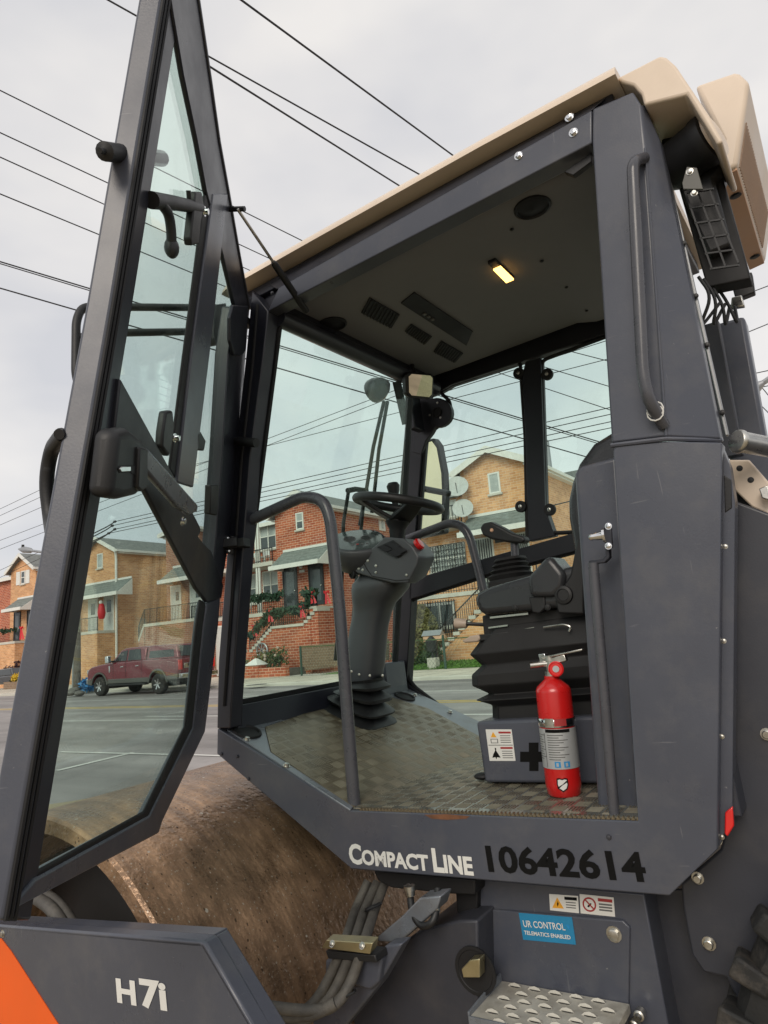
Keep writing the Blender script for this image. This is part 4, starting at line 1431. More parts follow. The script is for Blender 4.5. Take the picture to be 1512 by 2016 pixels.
# steering wheel
WC = mp(784, 992, y=0.7)
wn = V3(0.27, 0.08, 1.0)
wn = wn / np.linalg.norm(wn)
wu = np.cross(V3(0, 1, 0), wn)
wu = wu / np.linalg.norm(wu)
ww_ = np.cross(wn, wu)
WR = 0.176
rim = B().tube([WC + WR * (wu * math.cos(t) + ww_ * math.sin(t)) for t in np.linspace(0, 2 * math.pi, 49)[:-1]], 0.0185, 12, closed=True)
swo = rim.obj('steering_wheel', 'black', R_)
hub = mp(782, 1048, y=0.7)
B().lathe(hub, WC - hub, [(0.03, -0.06), (0.031, -0.01), (0.034, 0.0), (0.034, 0.012), (0.045, 0.03), (0.052, 0.045), (0.04, 0.056), (0, 0.058)], 24).obj('wheel_hub', 'black', swo)
for t in (-0.55, 2.0, 3.9):
    e_ = WC + (WR - 0.004) * (wu * math.cos(t) + ww_ * math.sin(t))
    s0 = hub + (WC - hub) * 0.36
    m_ = lin(s0, e_, 0.55) - wn * 0.012
    sp_ = B()
    pth = [s0 * (1 - q) ** 2 + 2 * m_ * q * (1 - q) + e_ * q * q for q in np.linspace(0, 1, 8)]
    tang = np.cross(wn, e_ - WC)
    tang /= np.linalg.norm(tang)
    rr_ = []
    for i, p in enumerate(pth):
        w = 0.05 - 0.018 * i / 7
        rr_.append([p + tang * w + wn * 0.008, p - tang * w + wn * 0.008, p - tang * w - wn * 0.008, p + tang * w - wn * 0.008])
    sp_.loft(rr_)
    sp_.obj('wheel_spoke', 'black', swo, 0.004)
# lever with knob beyond the wheel
kn = mp(775, 965, y=0.85)
B().lathe(kn + V3(0, 0, -0.035), (0, 0, 1), [(0.012, -0.1), (0.016, 0), (0.026, 0.03), (0.03, 0.055), (0.022, 0.068), (0, 0.07)], 18).obj('column_lever', 'black', R_)
# small steel box and pedal bracket at the foot of the far post
b = B()
c = mp(770, 1330, y=1.05)
b.box(c[0] - 0.10, c[0] + 0.02, 0.98, 1.15, c[2] - 0.09, c[2] + 0.06)
b.obj('foot_box', 'paint', R_, 0.006)

# ---------------------------------------------------------------- inner panel beside the seat, door bar, latch
plate('inner_panel', [(1130, 934), (1136, 922), (1146, 916), (1216, 897), (1262, 1612), (1176, 1592)], 0.105, 0.035, 'paint', 0.012, seg=4)
B().tube([mp(1168, 1108, y=0.035), mp(1210, 1608, y=0.035)], 0.0125, 14).obj('door_bar', 'rail', R_)
plate('bar_bracket', [(1158, 1104), (1186, 1101), (1192, 1094), (1190, 1050), (1198, 1050), (1200, 1098), (1190, 1108), (1160, 1111)], 0.03, 0.02, 'frame', 0.002)
lt = plate('door_striker', [(1189, 1032), (1203, 1030), (1206, 1078), (1192, 1080)], 0.02, 0.008, 'frame', 0.002)
B().lathe(mp(1192, 1053, y=0.02), (-1, -0.1, 0.02), [(0.018, 0), (0.018, 0.006), (0.012, 0.008), (0.008, 0.03), (0.009, 0.034), (0.006, 0.04), (0, 0.04)], 16).obj('striker_pin', 'chrome', lt)
for v in (1036, 1075):
    bolt(lt, mp(1198, v, y=0.02), (0, -1, 0), 0.006, 0.006, 'chrome')

# ---------------------------------------------------------------- seat
YS = 0.30
xb0, xb1 = float(mp(948, 1480, y=YS)[0]), float(mp(1162, 1480, y=YS)[0])
zt_ = float(mp(1000, 1418, y=YS)[2])
b = B()
b.box(xb0 - 0.005, xb1 + 0.12, YS, 0.85, ZF + 0.012, zt_)
bx = b.obj('seat_box', 'paint', R_, 0.01, seg=3)
cr = [(1041, 1462), (1060, 1462), (1060, 1480), (1080, 1480), (1080, 1500), (1060, 1500), (1060, 1518), (1042, 1518), (1042, 1500), (1024, 1500), (1024, 1480), (1041, 1480)]
sticker('first_aid_cross', cr, YS, 'ink', bx, 0.001)
q4 = [(956, 1436), (1007, 1436), (1015, 1498), (964, 1498)]
s4 = sticker('warning_sticker', q4, YS, 'white', bx)
mark(s4, q4, YS, 'grey_ink', ((0.03, 0.49), (0.97, 0.49), (0.97, 0.51), (0.03, 0.51)), 0.0013)
for k in (0, 1):
    mark(s4, q4, YS, 'red_ink', ((0.48, 0.07 + 0.49 * k), (0.95, 0.07 + 0.49 * k), (0.95, 0.13 + 0.49 * k), (0.48, 0.13 + 0.49 * k)), 0.0013)
    for j in range(4):
        z0_ = 0.19 + 0.07 * j + 0.49 * k
        mark(s4, q4, YS, 'grey_ink', ((0.52, z0_), (0.92, z0_), (0.92, z0_ + 0.022), (0.52, z0_ + 0.022)), 0.0013)
mark(s4, q4, YS, 'yellow_ink', ((0.27, 0.08), (0.38, 0.25), (0.16, 0.25)), 0.0013)
mark(s4, q4, YS, 'grey_ink', ((0.14, 0.3), (0.42, 0.3), (0.42, 0.44), (0.14, 0.44)), 0.0013)
mark(s4, q4, YS, 'white', ((0.17, 0.32), (0.39, 0.32), (0.39, 0.42), (0.17, 0.42)), 0.0017)
mark(s4, q4, YS, 'ink', ((0.26, 0.58), (0.31, 0.6), (0.3, 0.68), (0.38, 0.8), (0.44, 0.9), (0.3, 0.88), (0.27, 0.95), (0.24, 0.88), (0.12, 0.9), (0.18, 0.78), (0.26, 0.68)), 0.0013)
b = B()
b.ball(mp(950, 1528, y=0.34), 0.022, 8, (1.3, 1, 0.5))
b.obj('box_foot', 'seal', R_)
xr = float(mp(1165, 1300, y=YS)[0])
prof = [(1236, 952, 0.02), (1258, 938, 0.0), (1290, 919, -0.02), (1312, 938, 0.0), (1331, 921, -0.015), (1352, 922, -0.015), (1370, 948, 0.015), (1381, 928, -0.01), (1393, 952, 0.02), (1424, 953, 0.02)]
rings = []
for v, u, dy in prof:
    p = mp(u, v, y=YS + 0.02)
    x0_, z_ = float(p[0]), float(p[2])
    r = 0.04
    ya, yb, xe = YS + 0.02 + dy, 0.82 - dy, xr + 0.1 - dy
    rings.append([V3(x0_ + r, ya, z_), V3(xe - r, ya, z_), V3(xe, ya + r, z_), V3(xe, yb - r, z_), V3(xe - r, yb, z_), V3(x0_ + r, yb, z_), V3(x0_, yb - r, z_), V3(x0_, ya + r, z_)])
seat = B().loft(rings).obj('seat_suspension', 'seal', R_, 0.004, smooth=20)
cush = plate('seat_cushion', [(930, 1180), (938, 1166), (960, 1156), (1038, 1134), (1150, 1108), (1150, 1190), (1040, 1204), (955, 1212), (940, 1206)], YS, 0.5, 'vinyl', 0.03, seg=5)
plate('seat_bolster', [(1037, 1136), (1076, 1094), (1086, 1098), (1112, 1130), (1108, 1158), (1090, 1176), (1042, 1176)], YS - 0.02, 0.12, 'vinyl', 0.02, seg=4)
plate('seat_back', [(1126, 1080), (1116, 1020), (1115, 985), (1122, 950), (1136, 912), (1165, 872), (1200, 850), (1240, 850), (1240, 1150), (1132, 1150)], YS + 0.02, 0.46, 'vinyl', 0.03, seg=5)
plate('recliner', [(1092, 1182), (1100, 1165), (1122, 1132), (1136, 1060), (1150, 1060), (1150, 1210), (1098, 1208)], YS - 0.01, 0.03, 'black', 0.006)
B().lathe(mp(1110, 1171, y=YS - 0.011), (0, -1, 0), [(0.028, 0), (0.026, 0.006), (0.018, 0.008), (0.016, 0.005), (0, 0.005)], 22).obj('recliner_cap', 'black', R_)
plate('seat_frame', [(948, 1212), (1150, 1192), (1152, 1250), (952, 1252)], YS + 0.04, 0.4, 'seal', 0.006)
for (pa, pb, w) in (((965, 1216), (1040, 1208), 0.006), ((962, 1236), (1000, 1231), 0.005), ((1030, 1240), (1052, 1236), 0.005)):
    B().bar(mp(*pa, y=YS + 0.03), mp(*pb, y=YS + 0.03), 0.004, w).obj('slide_rail', 'zinc', R_)
B().tube(rnd([mp(1070, 1235, y=YS + 0.01), mp(1110, 1229, y=YS), mp(1124, 1234, y=YS), mp(1120, 1243, y=YS)], 0.02, 4), 0.0028, 6).obj('release_wire', 'zinc', R_)
B().tube([mp(918, 1228, y=YS + 0.05), mp(960, 1230, y=YS + 0.08)], 0.006, 8).obj('adjust_lever', 'black', R_)
c, d_ = mp(919, 1228, y=YS + 0.05), mp(893, 1227, y=YS + 0.04)
B().lathe(c, d_ - c, [(0, 0), (0.014, 0.0), (0.015, 0.01), (0.0175, 0.03), (0.016, 0.04), (0, 0.041)], 16).obj('lever_knob', 'tan', R_)
plate('adjust_handle', [(908, 1262), (925, 1252), (942, 1249), (945, 1258), (940, 1264), (915, 1266)], YS + 0.02, 0.03, 'tan', 0.005, seg=3)
plate('lever_arm', [(940, 1250), (1000, 1243), (1002, 1255), (942, 1263)], YS + 0.025, 0.02, 'black', 0.003)
plate('buckle', [(1040, 1176), (1072, 1172), (1074, 1196), (1062, 1208), (1048, 1206)], YS - 0.005, 0.03, 'black', 0.004)
for u, v in ((1014, 1196), (1078, 1195)):
    bolt(cush, mp(u, v, y=YS), (0, -1, 0), 0.007, 0.005, 'black')
# drive lever beyond the seat
YJ = 0.85
jh = plate('drive_lever', [(944, 1040), (950, 1030), (965, 1027), (985, 1037), (1008, 1050), (1030, 1056), (1034, 1064), (1026, 1070), (1000, 1068), (968, 1062), (950, 1054)], YJ - 0.03, 0.06, 'black', 0.014, seg=4)
B().tube([mp(1012, 1064, y=YJ), mp(1016, 1120, y=YJ)], 0.016, 12).obj('lever_stem', 'rail', jh)
B().lathe(mp(968, 1044, y=YJ - 0.03), (0, -1, 0), [(0.008, 0), (0.006, 0.004), (0, 0.005)], 10).obj('lever_button', 'peach', jh)
rows = []
for i, (w, v) in enumerate(((30, 1098), (34, 1103), (30, 1107), (38, 1112), (33, 1117), (42, 1122), (37, 1127), (46, 1132), (42, 1140), (46, 1160))):
    rows.append(ring_px(1005 - w, 1005 + w, v, YJ, e=3, ax=0.9, ay=0.9, tilt=0.0))
B().loft(rows).obj('lever_boot', 'seal', R_, smooth=30)
B().box(float(mp(990, 1160, y=YJ)[0]), float(mp(1160, 1160, y=YJ)[0]), 0.72, 1.0, float(mp(960, 1330, y=YJ)[2]), float(mp(960, 1150, y=YJ)[2])).obj('arm_console', 'seal', R_, 0.01)

# ---------------------------------------------------------------- the door, swung open on the front post
HA, HB = V3(-1.90, -0.02, -0.2), V3(-1.56, -0.02, 1.2)
et = (HB - HA) / np.linalg.norm(HB - HA)


def rotl(p, ang):
    v = V3(p) - HA
    return HA + v * math.cos(ang) + np.cross(et, v) * math.sin(ang) + et * np.dot(et, v) * (1 - math.cos(ang))


PH = -math.radians(55)
es = rotl(HA + V3(1, 0, 0), PH) - HA
dn = np.cross(es, et)
dn = dn / np.linalg.norm(dn)
if np.dot(dn, CM - HA) < 0:
    dn = -dn                                   # towards the viewer: the inner face
DP = lambda u, v, off=0.0: mp(u, v, plane=(HA + dn * off, dn))
door = R_


def dplate(name, px, off=0.0, t=0.045, m='frame', bevel=0.004, parent=None, **k):
    return B().prism([DP(u, v, off) for u, v in px], -dn * t).obj(name, m, parent or dframe, bevel, **k)


def Lp(v):
    return 278 - 0.1685 * v if v < 600 else 177 - 0.186 * (v - 600)


def Rp(v):
    return 358 - 0.16 * v if v < 600 else 262 - 0.1655 * (v - 600)


def post_px(f0, f1, vs_):
    a = [(Lp(v) * (1 - f0) + Rp(v) * f0, v) for v in vs_]
    b_ = [(Lp(v) * (1 - f1) + Rp(v) * f1, v) for v in vs_]
    return a + b_[::-1]


VS = [-150, 0, 300, 600, 900, 1200, 1500, 1735, 1812]
db = B()
db.prism([DP(u, v, 0.0) for u, v in post_px(0.5, 0.72, VS)], -dn * 0.048)
dframe = db.obj('cab_door', 'paint', R_, 0.006, seg=3, label='open cab door, grey frame around green glass')
for f in (0.54, 0.62, 0.7):
    B().tube([DP(Lp(v) * (1 - f) + Rp(v) * f, v, 0.001) for v in VS], 0.004, 6).obj('door_seal', 'seal', dframe)
dplate('door_edge', post_px(0.725, 1.0, VS), -0.006, 0.03, 'frame', 0.005)
dplate('door_top_rail', [(374, -120), (391, 0), (415, 159), (432, 278), (450, 377), (472, 504), (493, 605), (464, 606), (440, 504), (407, 377), (389, 278), (362, 150), (340, 20), (320, -120)], 0.0, 0.014, 'frame')
B().tube([DP(u, v, 0.002) for u, v in ((373, -120), (391, 0), (415, 159), (432, 278), (450, 377), (472, 504), (491, 605))], 0.004, 6).obj('door_rail_edge', 'paint', dframe)
dplate('door_hinge_stile', [(463, 605), (492, 604), (484, 698), (469, 897), (453, 1055), (437, 1150), (416, 1160), (426, 1055), (438, 897), (450, 698)], 0.0, 0.045, 'frame')
dplate('door_beam', [(238, 745), (351, 952), (394, 1036), (396, 1046), (391, 1056), (398, 1066), (416, 1084), (440, 1152), (436, 1178), (409, 1186), (388, 1160), (285, 962), (226, 850)], 0.004, 0.014, 'frame_in', 0.004, seg=3)
dplate('door_division_bar', [(420, 381), (449, 381), (413, 700), (381, 960), (349, 950), (378, 700)], 0.003, 0.012, 'paint')
dplate('door_glass_seal', [(404, 383), (420, 381), (378, 700), (349, 948), (335, 924), (363, 700)], -0.004, 0.008, 'seal')
dplate('door_lower_frame', [(434, 1176), (430, 1230), (404, 1441), (320, 1618), (313, 1641), (12, 1800), (72, 1729), (295, 1606), (381, 1432), (402, 1230), (409, 1187)], 0.0, 0.035, 'paint', 0.005, seg=3)
dplate('door_glass_seal', [(402, 1230), (381, 1432), (295, 1606), (72, 1729), (78, 1712), (285, 1597), (366, 1430), (388, 1230), (395, 1180), (405, 1186)], -0.004, 0.008, 'seal')
dplate('door_glass', [(366, -115), (420, 300), (470, 606), (430, 1150), (392, 1430), (306, 1612), (80, 1722)] + [(Rp(v) - 8, v) for v in (1725, 1500, 1200, 900, 600, 300, 0, -115)], -0.016, 0.005, 'cab_glass', 0, smooth=0)
# latch, handles
dplate('door_latch', [(232, 846), (258, 843), (288, 868), (294, 900), (290, 958), (275, 976), (244, 984), (216, 980)], 0.06, 0.045, 'black', 0.02, seg=5)
dplate('latch_slot', [(232, 922), (236, 917), (268, 916), (280, 908), (284, 912), (280, 935), (268, 936), (256, 930), (236, 931)], 0.0615, 0.002, 'seal', 0.0)
dplate('latch_bolt', [(236, 923), (240, 919), (258, 918), (258, 928), (240, 929)], 0.063, 0.002, 'chrome', 0.001)
dplate('latch_lever', [(285, 888), (294, 884), (391, 994), (389, 1008), (374, 1014), (350, 998), (287, 925)], 0.065, 0.016, 'rail', 0.006, seg=3)
dplate('latch_link', [(276, 880), (292, 884), (292, 960), (280, 968), (272, 960)], 0.068, 0.015, 'black', 0.004)
bolt(dframe, DP(358, 1026, 0.03), dn, 0.008, 0.01, 'chrome')
B().tube(rnd([DP(122, 856, -0.05), DP(100, 885, -0.10), DP(90, 950, -0.11), DP(100, 1030, -0.09), DP(104, 1050, -0.05)], 0.05, 6), 0.0135, 12).obj('door_pull', 'black', dframe)
B().tube([DP(116, 855, -0.05), DP(136, 852, -0.05)], 0.01, 10).obj('pull_mount', 'black', dframe)
B().tube([DP(196, 296, -0.035), DP(204, 298, -0.035), DP(206, 298, -0.035), DP(318, 312, -0.035)], [0.005, 0.006, 0.0175, 0.0175], 14).obj('door_stop_bar', 'black', dframe)
B().tube([DP(298, 394, 0.0), DP(345, 400, 0.0), DP(392, 409, 0.0)], [0.018, 0.0165, 0.015], 14).obj('window_grip', 'black', dframe)
B().tube(rnd([DP(318, 402, 0.005), DP(332, 420, 0.01), DP(337, 450, 0.012), DP(338, 494, 0.012)], 0.03, 5), [0.01] * 7 + [0.012] * 6 + [0.016] if False else 0.0115, 12).obj('window_lever', 'black', dframe)
B().ball(DP(338, 488, 0.012), 0.017, 8, (1, 1, 1.5)).obj('lever_tip', 'black', dframe)
B().tube([DP(371, 375, 0.0), DP(373, 404, 0.0)], 0.006, 10).obj('window_pin', 'black', dframe)
dplate('window_hinge', [(386, 378), (398, 378), (402, 405), (396, 440), (392, 480), (378, 484), (376, 470)], 0.012, 0.02, 'black', 0.004)
bolt(dframe, DP(402, 416, 0.004), dn, 0.009, 0.012, 'chrome')
dplate('window_catch', [(328, 810), (341, 808), (344, 840), (340, 870), (334, 900), (320, 880), (322, 850)], 0.012, 0.02, 'black', 0.006)
bolt(dframe, DP(343, 862, 0.004), dn, 0.008, 0.014, 'chrome')
dplate('window_stop', [(389, 853), (396, 850), (406, 868), (402, 888), (388, 886)], 0.003, 0.03, 'black', 0.004)
dplate('rail_rest', [(416, 955), (432, 955), (428, 1015), (414, 1012)], 0.012, 0.02, 'black', 0.004)
# hinges between door and post
for (u, v, w) in ((462, 640, 1.0), (456, 1073, 0.9)):
    c = mp(u, v, y=-0.02)
    h = B()
    h.lathe(c - et * 0.035 * w, et, [(0.014, 0), (0.014, 0.07 * w)], 14)
    h.bar(c, c + V3(0.055, 0.02, 0), 0.05, 0.03)
    h.bar(c, c + (es * 0.04), 0.05, 0.03)
    ho = h.obj('door_hinge', 'black', R_, 0.002)
    for dz in (-0.022, 0.022):
        bolt(ho, c + V3(0.0, -0.018, dz), (0, -1, 0), 0.007, 0.007, 'chrome')
hh = B()
hh.prism([DP(u, v, 0.004) for u, v in ((452, 600), (482, 602), (478, 690), (470, 700), (455, 700), (446, 670), (446, 625))], dn * 0.012)
hh.obj('hinge_plate', 'frame', dframe, 0.004)
c0, c1 = mp(426, 864, y=-0.035), mp(505, 872, y=-0.03)
B().tube([c0, lin(c0, c1, 0.14), lin(c0, c1, 0.16), lin(c0, c1, 0.55), lin(c0, c1, 0.56), c1], [0.02, 0.02, 0.013, 0.013, 0.016, 0.016], 14).obj('door_retainer', 'black', R_)
B().box(*(float(x) for x in (lin(c0, c1, 0.3)[0] - 0.015, lin(c0, c1, 0.3)[0] + 0.015, -0.03, 0.0, c0[2] - 0.02, c0[2] + 0.06))).obj('retainer_bracket', 'frame', R_, 0.003)
# gas strut
g0, g1 = DP(468, 412, 0.03), mp(603, 613, y=0.07)
gm = mp(532, 515, y=float(lin(g0, g1, 0.5)[1]))
gm = lin(g0, g1, 0.5)
gs = B()
gs.tube([g0, gm], 0.005, 8)
gso = gs.obj('gas_strut', 'zinc', R_)
B().tube([lin(g0, g1, 0.48), lin(g0, g1, 0.5), g1], [0.008, 0.0115, 0.0115], 12).obj('strut_body', 'black', gso)
B().tube([DP(452, 412, 0.0), DP(482, 411, 0.05)], 0.008, 8).obj('strut_pin', 'black', R_)
# mirror arms on the front corner, seen through the door glass
xa_ = -1.78
B().tube(rnd([mp(440, 606, x=xa_), mp(162, 604, x=xa_), mp(150, 630, x=xa_), mp(149, 735, x=xa_), mp(155, 760, x=xa_), mp(200, 900, x=xa_)], 0.05, 5), 0.013, 12).obj('mirror_bracket', 'black', R_)
B().tube([mp(440, 652, x=xa_), mp(250, 655, x=xa_), mp(152, 665, x=xa_)], 0.013, 12).obj('mirror_bracket', 'black', R_)
B().prism([mp(u, v, x=-1.72) for u, v in ((420, 600), (446, 596), (448, 672), (428, 676), (420, 665))], (-0.04, 0, 0)).obj('bracket_mount', 'black', R_, 0.004)

# ================================================================== fire extinguisher standing in the cab
e0_ = mp(1112, 1566, y=0.2)
e0_ = V3(e0_[0], e0_[1], ZF + 0.0085)
e1_ = mp(1086, 1330, y=0.2)
ed = (e1_ - e0_) / np.linalg.norm(e1_ - e0_)
EH = float(np.linalg.norm(e1_ - e0_))
X_ = thing('fire_extinguisher', 'red fire extinguisher with silver label standing beside the seat box', 'fire extinguisher', e0_, machine=True)
er = 0.048
B().lathe(e0_, ed, [(0, 0.004), (er * 0.86, 0.0), (er * 0.93, 0.004), (er, 0.03), (er, EH * 0.865), (er * 0.985, EH * 0.885), (er * 0.9, EH * 0.91), (er * 0.6, EH * 0.95), (0.024, EH * 0.965), (0.021, EH * 0.972), (0.021, EH), (0, EH)], 40).obj('cylinder', 'red', X_, smooth=50)


def cyl_patch(name, h0, h1, a0, a1, m, parent, lift=0.0012, n=14):
    side = np.cross(ed, V3(0, 1, 0))
    side /= np.linalg.norm(side)             # towards the rear
    fwd = np.cross(side, ed)
    if fwd[1] > 0:
        fwd = -fwd
    v, f = [], []
    for i in range(n + 1):
        a = math.radians(a0 + (a1 - a0) * i / n)
        d = (fwd * math.cos(a) + side * math.sin(a)) * (er + lift)
        v += [e0_ + ed * EH * h0 + d, e0_ + ed * EH * h1 + d]
    for i in range(n):
        f.append((2 * i, 2 * i + 2, 2 * i + 3, 2 * i + 1))
    return B().add(v, f).obj(name, m, parent, smooth=60)


if np.cross(ed, V3(0, 1, 0))[0] < 0:
    SG = -1
else:
    SG = 1
lab = cyl_patch('label', 0.235, 0.565, -150, 120, 'silver', X_, n=30)
cyl_patch('print', 0.535, 0.562, SG * -20, SG * 60, 'ink', lab, 0.0018)
for k in range(11):
    h = 0.31 + 0.02 * k
    cyl_patch('print', h, h + 0.007, SG * -15, SG * (22 + 14 * ((k * 7) % 3)), 'grey_ink', lab, 0.0018, 5)
    cyl_patch('print', h, h + 0.006, SG * -75, SG * (-38 + 6 * ((k * 5) % 3)), 'grey_ink', lab, 0.0018, 5)
cyl_patch('print', 0.245, 0.53, SG * -26, SG * -24.5, 'ink', lab, 0.0018, 2)
for a in (2, 30):
    cyl_patch('print', 0.25, 0.298, SG * a, SG * (a + 18), 'blue_ink', lab, 0.0022, 4)
    cyl_patch('print', 0.258, 0.288, SG * (a + 5), SG * (a + 12), 'silver', lab, 0.0026, 3)
band = B().lathe(e0_ + ed * EH * 0.575, ed, [(er + 0.0015, 0), (er + 0.003, 0.002), (er + 0.003, 0.02), (er + 0.0015, 0.022)], 36).obj('clamp_band', 'chrome', X_)
cyl_patch('buckle', 0.58, 0.655, SG * -14, SG * 12, 'zinc', band, 0.006, 4)
cyl_patch('buckle', 0.59, 0.65, SG * 14, SG * 50, 'red_ink', band, 0.0045, 6)
# shield emblem low on the cylinder


def cyl_poly(name, pts, m, parent, lift):
    side = np.cross(ed, V3(0, 1, 0))
    side /= np.linalg.norm(side)
    fwd = np.cross(side, ed)
    if fwd[1] > 0:
        fwd = -fwd
    v = []
    for a_d, h in pts:
        q = math.radians(a_d * SG)
        v.append(e0_ + ed * EH * h + (fwd * math.cos(q) + side * math.sin(q)) * (er + lift))
    ctr_ = sum(v) / len(v)
    dd = ctr_ - e0_ - ed * np.dot(ctr_ - e0_, ed)
    ctr_ = ctr_ + dd / np.linalg.norm(dd) * (er + lift - np.linalg.norm(dd))
    return B().add(v + [ctr_], [(k, (k + 1) % len(v), len(v)) for k in range(len(v))]).obj(name, m, parent, smooth=60)


shield = [(2, 0.16), (10, 0.166), (19, 0.158), (28, 0.166), (36, 0.16), (37, 0.11), (32, 0.075), (19, 0.052), (6, 0.075), (1, 0.11)]
emb = cyl_poly('emblem', shield, 'ink', X_, 0.0013)
cyl_poly('emblem_face', [(19 + (p - 19) * 0.78, 0.112 + (q - 0.112) * 0.8) for p, q in shield], 'white', emb, 0.0022)
cyl_poly('emblem_stripe', [(2, 0.088), (5, 0.078), (36, 0.136), (34, 0.148)], 'ink', emb, 0.003)
tpn = e0_ + ed * EH
B().lathe(tpn, ed, [(0.018, 0), (0.018, 0.012), (0.013, 0.014), (0.013, 0.04), (0.015, 0.041), (0.015, 0.055), (0, 0.055)], 18).obj('valve', 'zinc', X_)
B().tube([tpn + ed * 0.032, tpn + ed * 0.034 + V3(-0.02, -0.012, 0), tpn + ed * 0.034 + V3(-0.048, -0.03, 0.0)], [0.009, 0.008, 0.0085], 12).obj('nozzle', 'zinc', X_)
vg = V3(0.25, -1, 0.0)
B().lathe(tpn + ed * 0.018 + V3(0.02, -0.01, 0), vg, [(0.0, 0), (0.02, 0.0), (0.021, 0.012), (0.018, 0.014), (0.016, 0.012), (0, 0.012)], 22).obj('pressure_gauge', 'reflector', X_)
B().lathe(tpn + ed * 0.018 + V3(0.02, -0.01, 0), vg, [(0.0, 0.0125), (0.009, 0.0125), (0.009, 0.0135), (0, 0.0135)], 16).obj('gauge_dial', 'silver', X_)
B().bar(tpn + ed * 0.05 + V3(-0.02, -0.004, 0.0), tpn + ed * 0.062 + V3(0.10, -0.004, 0.0), 0.02, 0.006, ed).obj('top_handle', 'zinc', X_, 0.002)
B().bar(tpn + ed * 0.036 + V3(0.0, -0.004, 0.0), tpn + ed * 0.046 + V3(0.05, -0.004, 0.0), 0.016, 0.02, ed).obj('carry_handle', 'zinc', X_, 0.003)
B().box(*(float(q) for q in (tpn[0] - 0.024, tpn[0] - 0.004, tpn[1] - 0.012, tpn[1] + 0.012, tpn[2] + 0.04, tpn[2] + 0.062))).obj('handle_block', 'chrome', X_, 0.002)
# ================================================================== the street
KY = 22.4                                    # far kerb
ZS = 0.13                                    # sidewalk level
b = B()
ys = [(-80, -0.2), (3.0, -0.2), (9.0, 0.0), (KY, 0.0)]
v, f = [], []
for y, z in ys:
    v += [(-400, y, z), (400, y, z)]
for i in range(len(ys) - 1):
    f.append((2 * i, 2 * i + 1, 2 * i + 3, 2 * i + 2))
structure(b.add(v, f).obj('road', 'road', smooth=0))
structure(B().box(-400, 400, KY, KY + 0.18, -0.1, ZS + 0.002).obj('kerb', 'concrete', bevel=0.03))
structure(B().box(-400, 400, KY + 0.18, 28.6, -0.1, ZS).obj('sidewalk', 'pave', smooth=0))
structure(B().add([(-500, 28.6, ZS - 0.03), (500, 28.6, ZS - 0.03), (500, 900, ZS - 0.03), (-500, 900, ZS - 0.03)], [(0, 1, 2, 3)]).obj('ground', 'pave', smooth=0))
# joints of the sidewalk and stained concrete of the near yard
j = B()
for k in range(60):
    x = -80 + k * 1.5
    j.box(x, x + 0.025, KY + 0.2, 28.5, ZS + 0.001, ZS + 0.003)
j.box(-80, 12, 25.3, 25.33, ZS + 0.001, ZS + 0.003)
structure(j.obj('sidewalk_joints', 'bag', smooth=0))
M['yard'] = mat('stained_concrete', (0.33, 0.27, 0.17), 0.85, var=0.25, vscale=0.9, bump=0.3, bscale=30, dirt=((0.13, 0.115, 0.1), 0.8, 0.7))
xj = float(sp(260, 1540, z=-0.13)[0])
b = B()
b.add([(xj, -20, -0.194), (30, -20, -0.194), (30, 3.0, -0.194), (30, 6.6, -0.074), (xj + 1.4, 6.6, -0.074), (xj, 5.0, -0.127), (xj, 3.0, -0.194)], [(0, 1, 2, 3, 6), (6, 3, 4, 5)])
structure(b.obj('concrete_apron', 'yard', smooth=0))
b = B()
b.prism([V3(xj - 0.012, 3.0, -0.19), V3(xj + 0.012, 3.0, -0.19), V3(xj + 0.012, 5.0, -0.123), V3(xj - 0.012, 5.0, -0.123)], (0, 0, -0.05))
structure(b.obj('apron_joint', 'bag', smooth=0))


def road_line(name, m, x0, x1, y, w, label, group=None):
    z = 0.004 if y > 9 else -0.2 + (y - 3) / 30 + 0.006
    o = B().add([(x0, y - w / 2, z), (x1, y - w / 2, z), (x1, y + w / 2, z), (x0, y + w / 2, z)], [(0, 1, 2, 3)]).obj(name, m, smooth=0)
    return structure(o)


yy = float(sp(383, 1389, z=0)[1])
road_line('centre_line', 'line_yellow', -200, 60, yy, 0.13, '')
road_line('centre_line', 'line_yellow', -200, 60, yy - 0.32, 0.13, '')
yw = float(sp(380, 1374, z=0)[1])
road_line('edge_line', 'line_white', -200, 60, yw, 0.14, '')
yb = float(sp(380, 1410, z=0)[1])
p = sp(285, 1411, z=0)
road_line('lane_line', 'line_white', float(p[0]), 40, yb, 0.14, '')
a_, c_ = sp(310, 1408, z=0.004), sp(378, 1400, z=0.004)
structure(B().add([a_, a_ + V3(0, 0.25, 0), c_ + V3(0, 0.16, 0), c_], [(0, 1, 2, 3)]).obj('hatch_line', 'line_white', smooth=0))
a_, c_ = sp(345, 1402, z=0.004), sp(390, 1397, z=0.004)
structure(B().add([a_, a_ + V3(0, 0.25, 0), c_ + V3(0, 0.16, 0), c_], [(0, 1, 2, 3)]).obj('hatch_line', 'line_white', smooth=0))
for (p, q, w) in (((112, 1514), (262, 1484), 0.13), ((118, 1482), (340, 1488), 0.1), ((360, 1488), (440, 1491), 0.1), ((100, 1420), (380, 1416), 0.12)):
    z = -0.05 if p[1] > 1450 else 0.004
    a_, c_ = sp(*p, z=z), sp(*q, z=z)
    if z < 0:
        a_[2] = min(0, -0.2 + (a_[1] - 3) / 30) + 0.008
        c_[2] = min(0, -0.2 + (c_[1] - 3) / 30) + 0.008
    d = np.cross((c_ - a_) / np.linalg.norm(c_ - a_), V3(0, 0, 1)) * w / 2
    structure(B().add([a_ - d, c_ - d, c_ + d, a_ + d], [(0, 1, 2, 3)]).obj('bay_line', 'line_white', smooth=0))
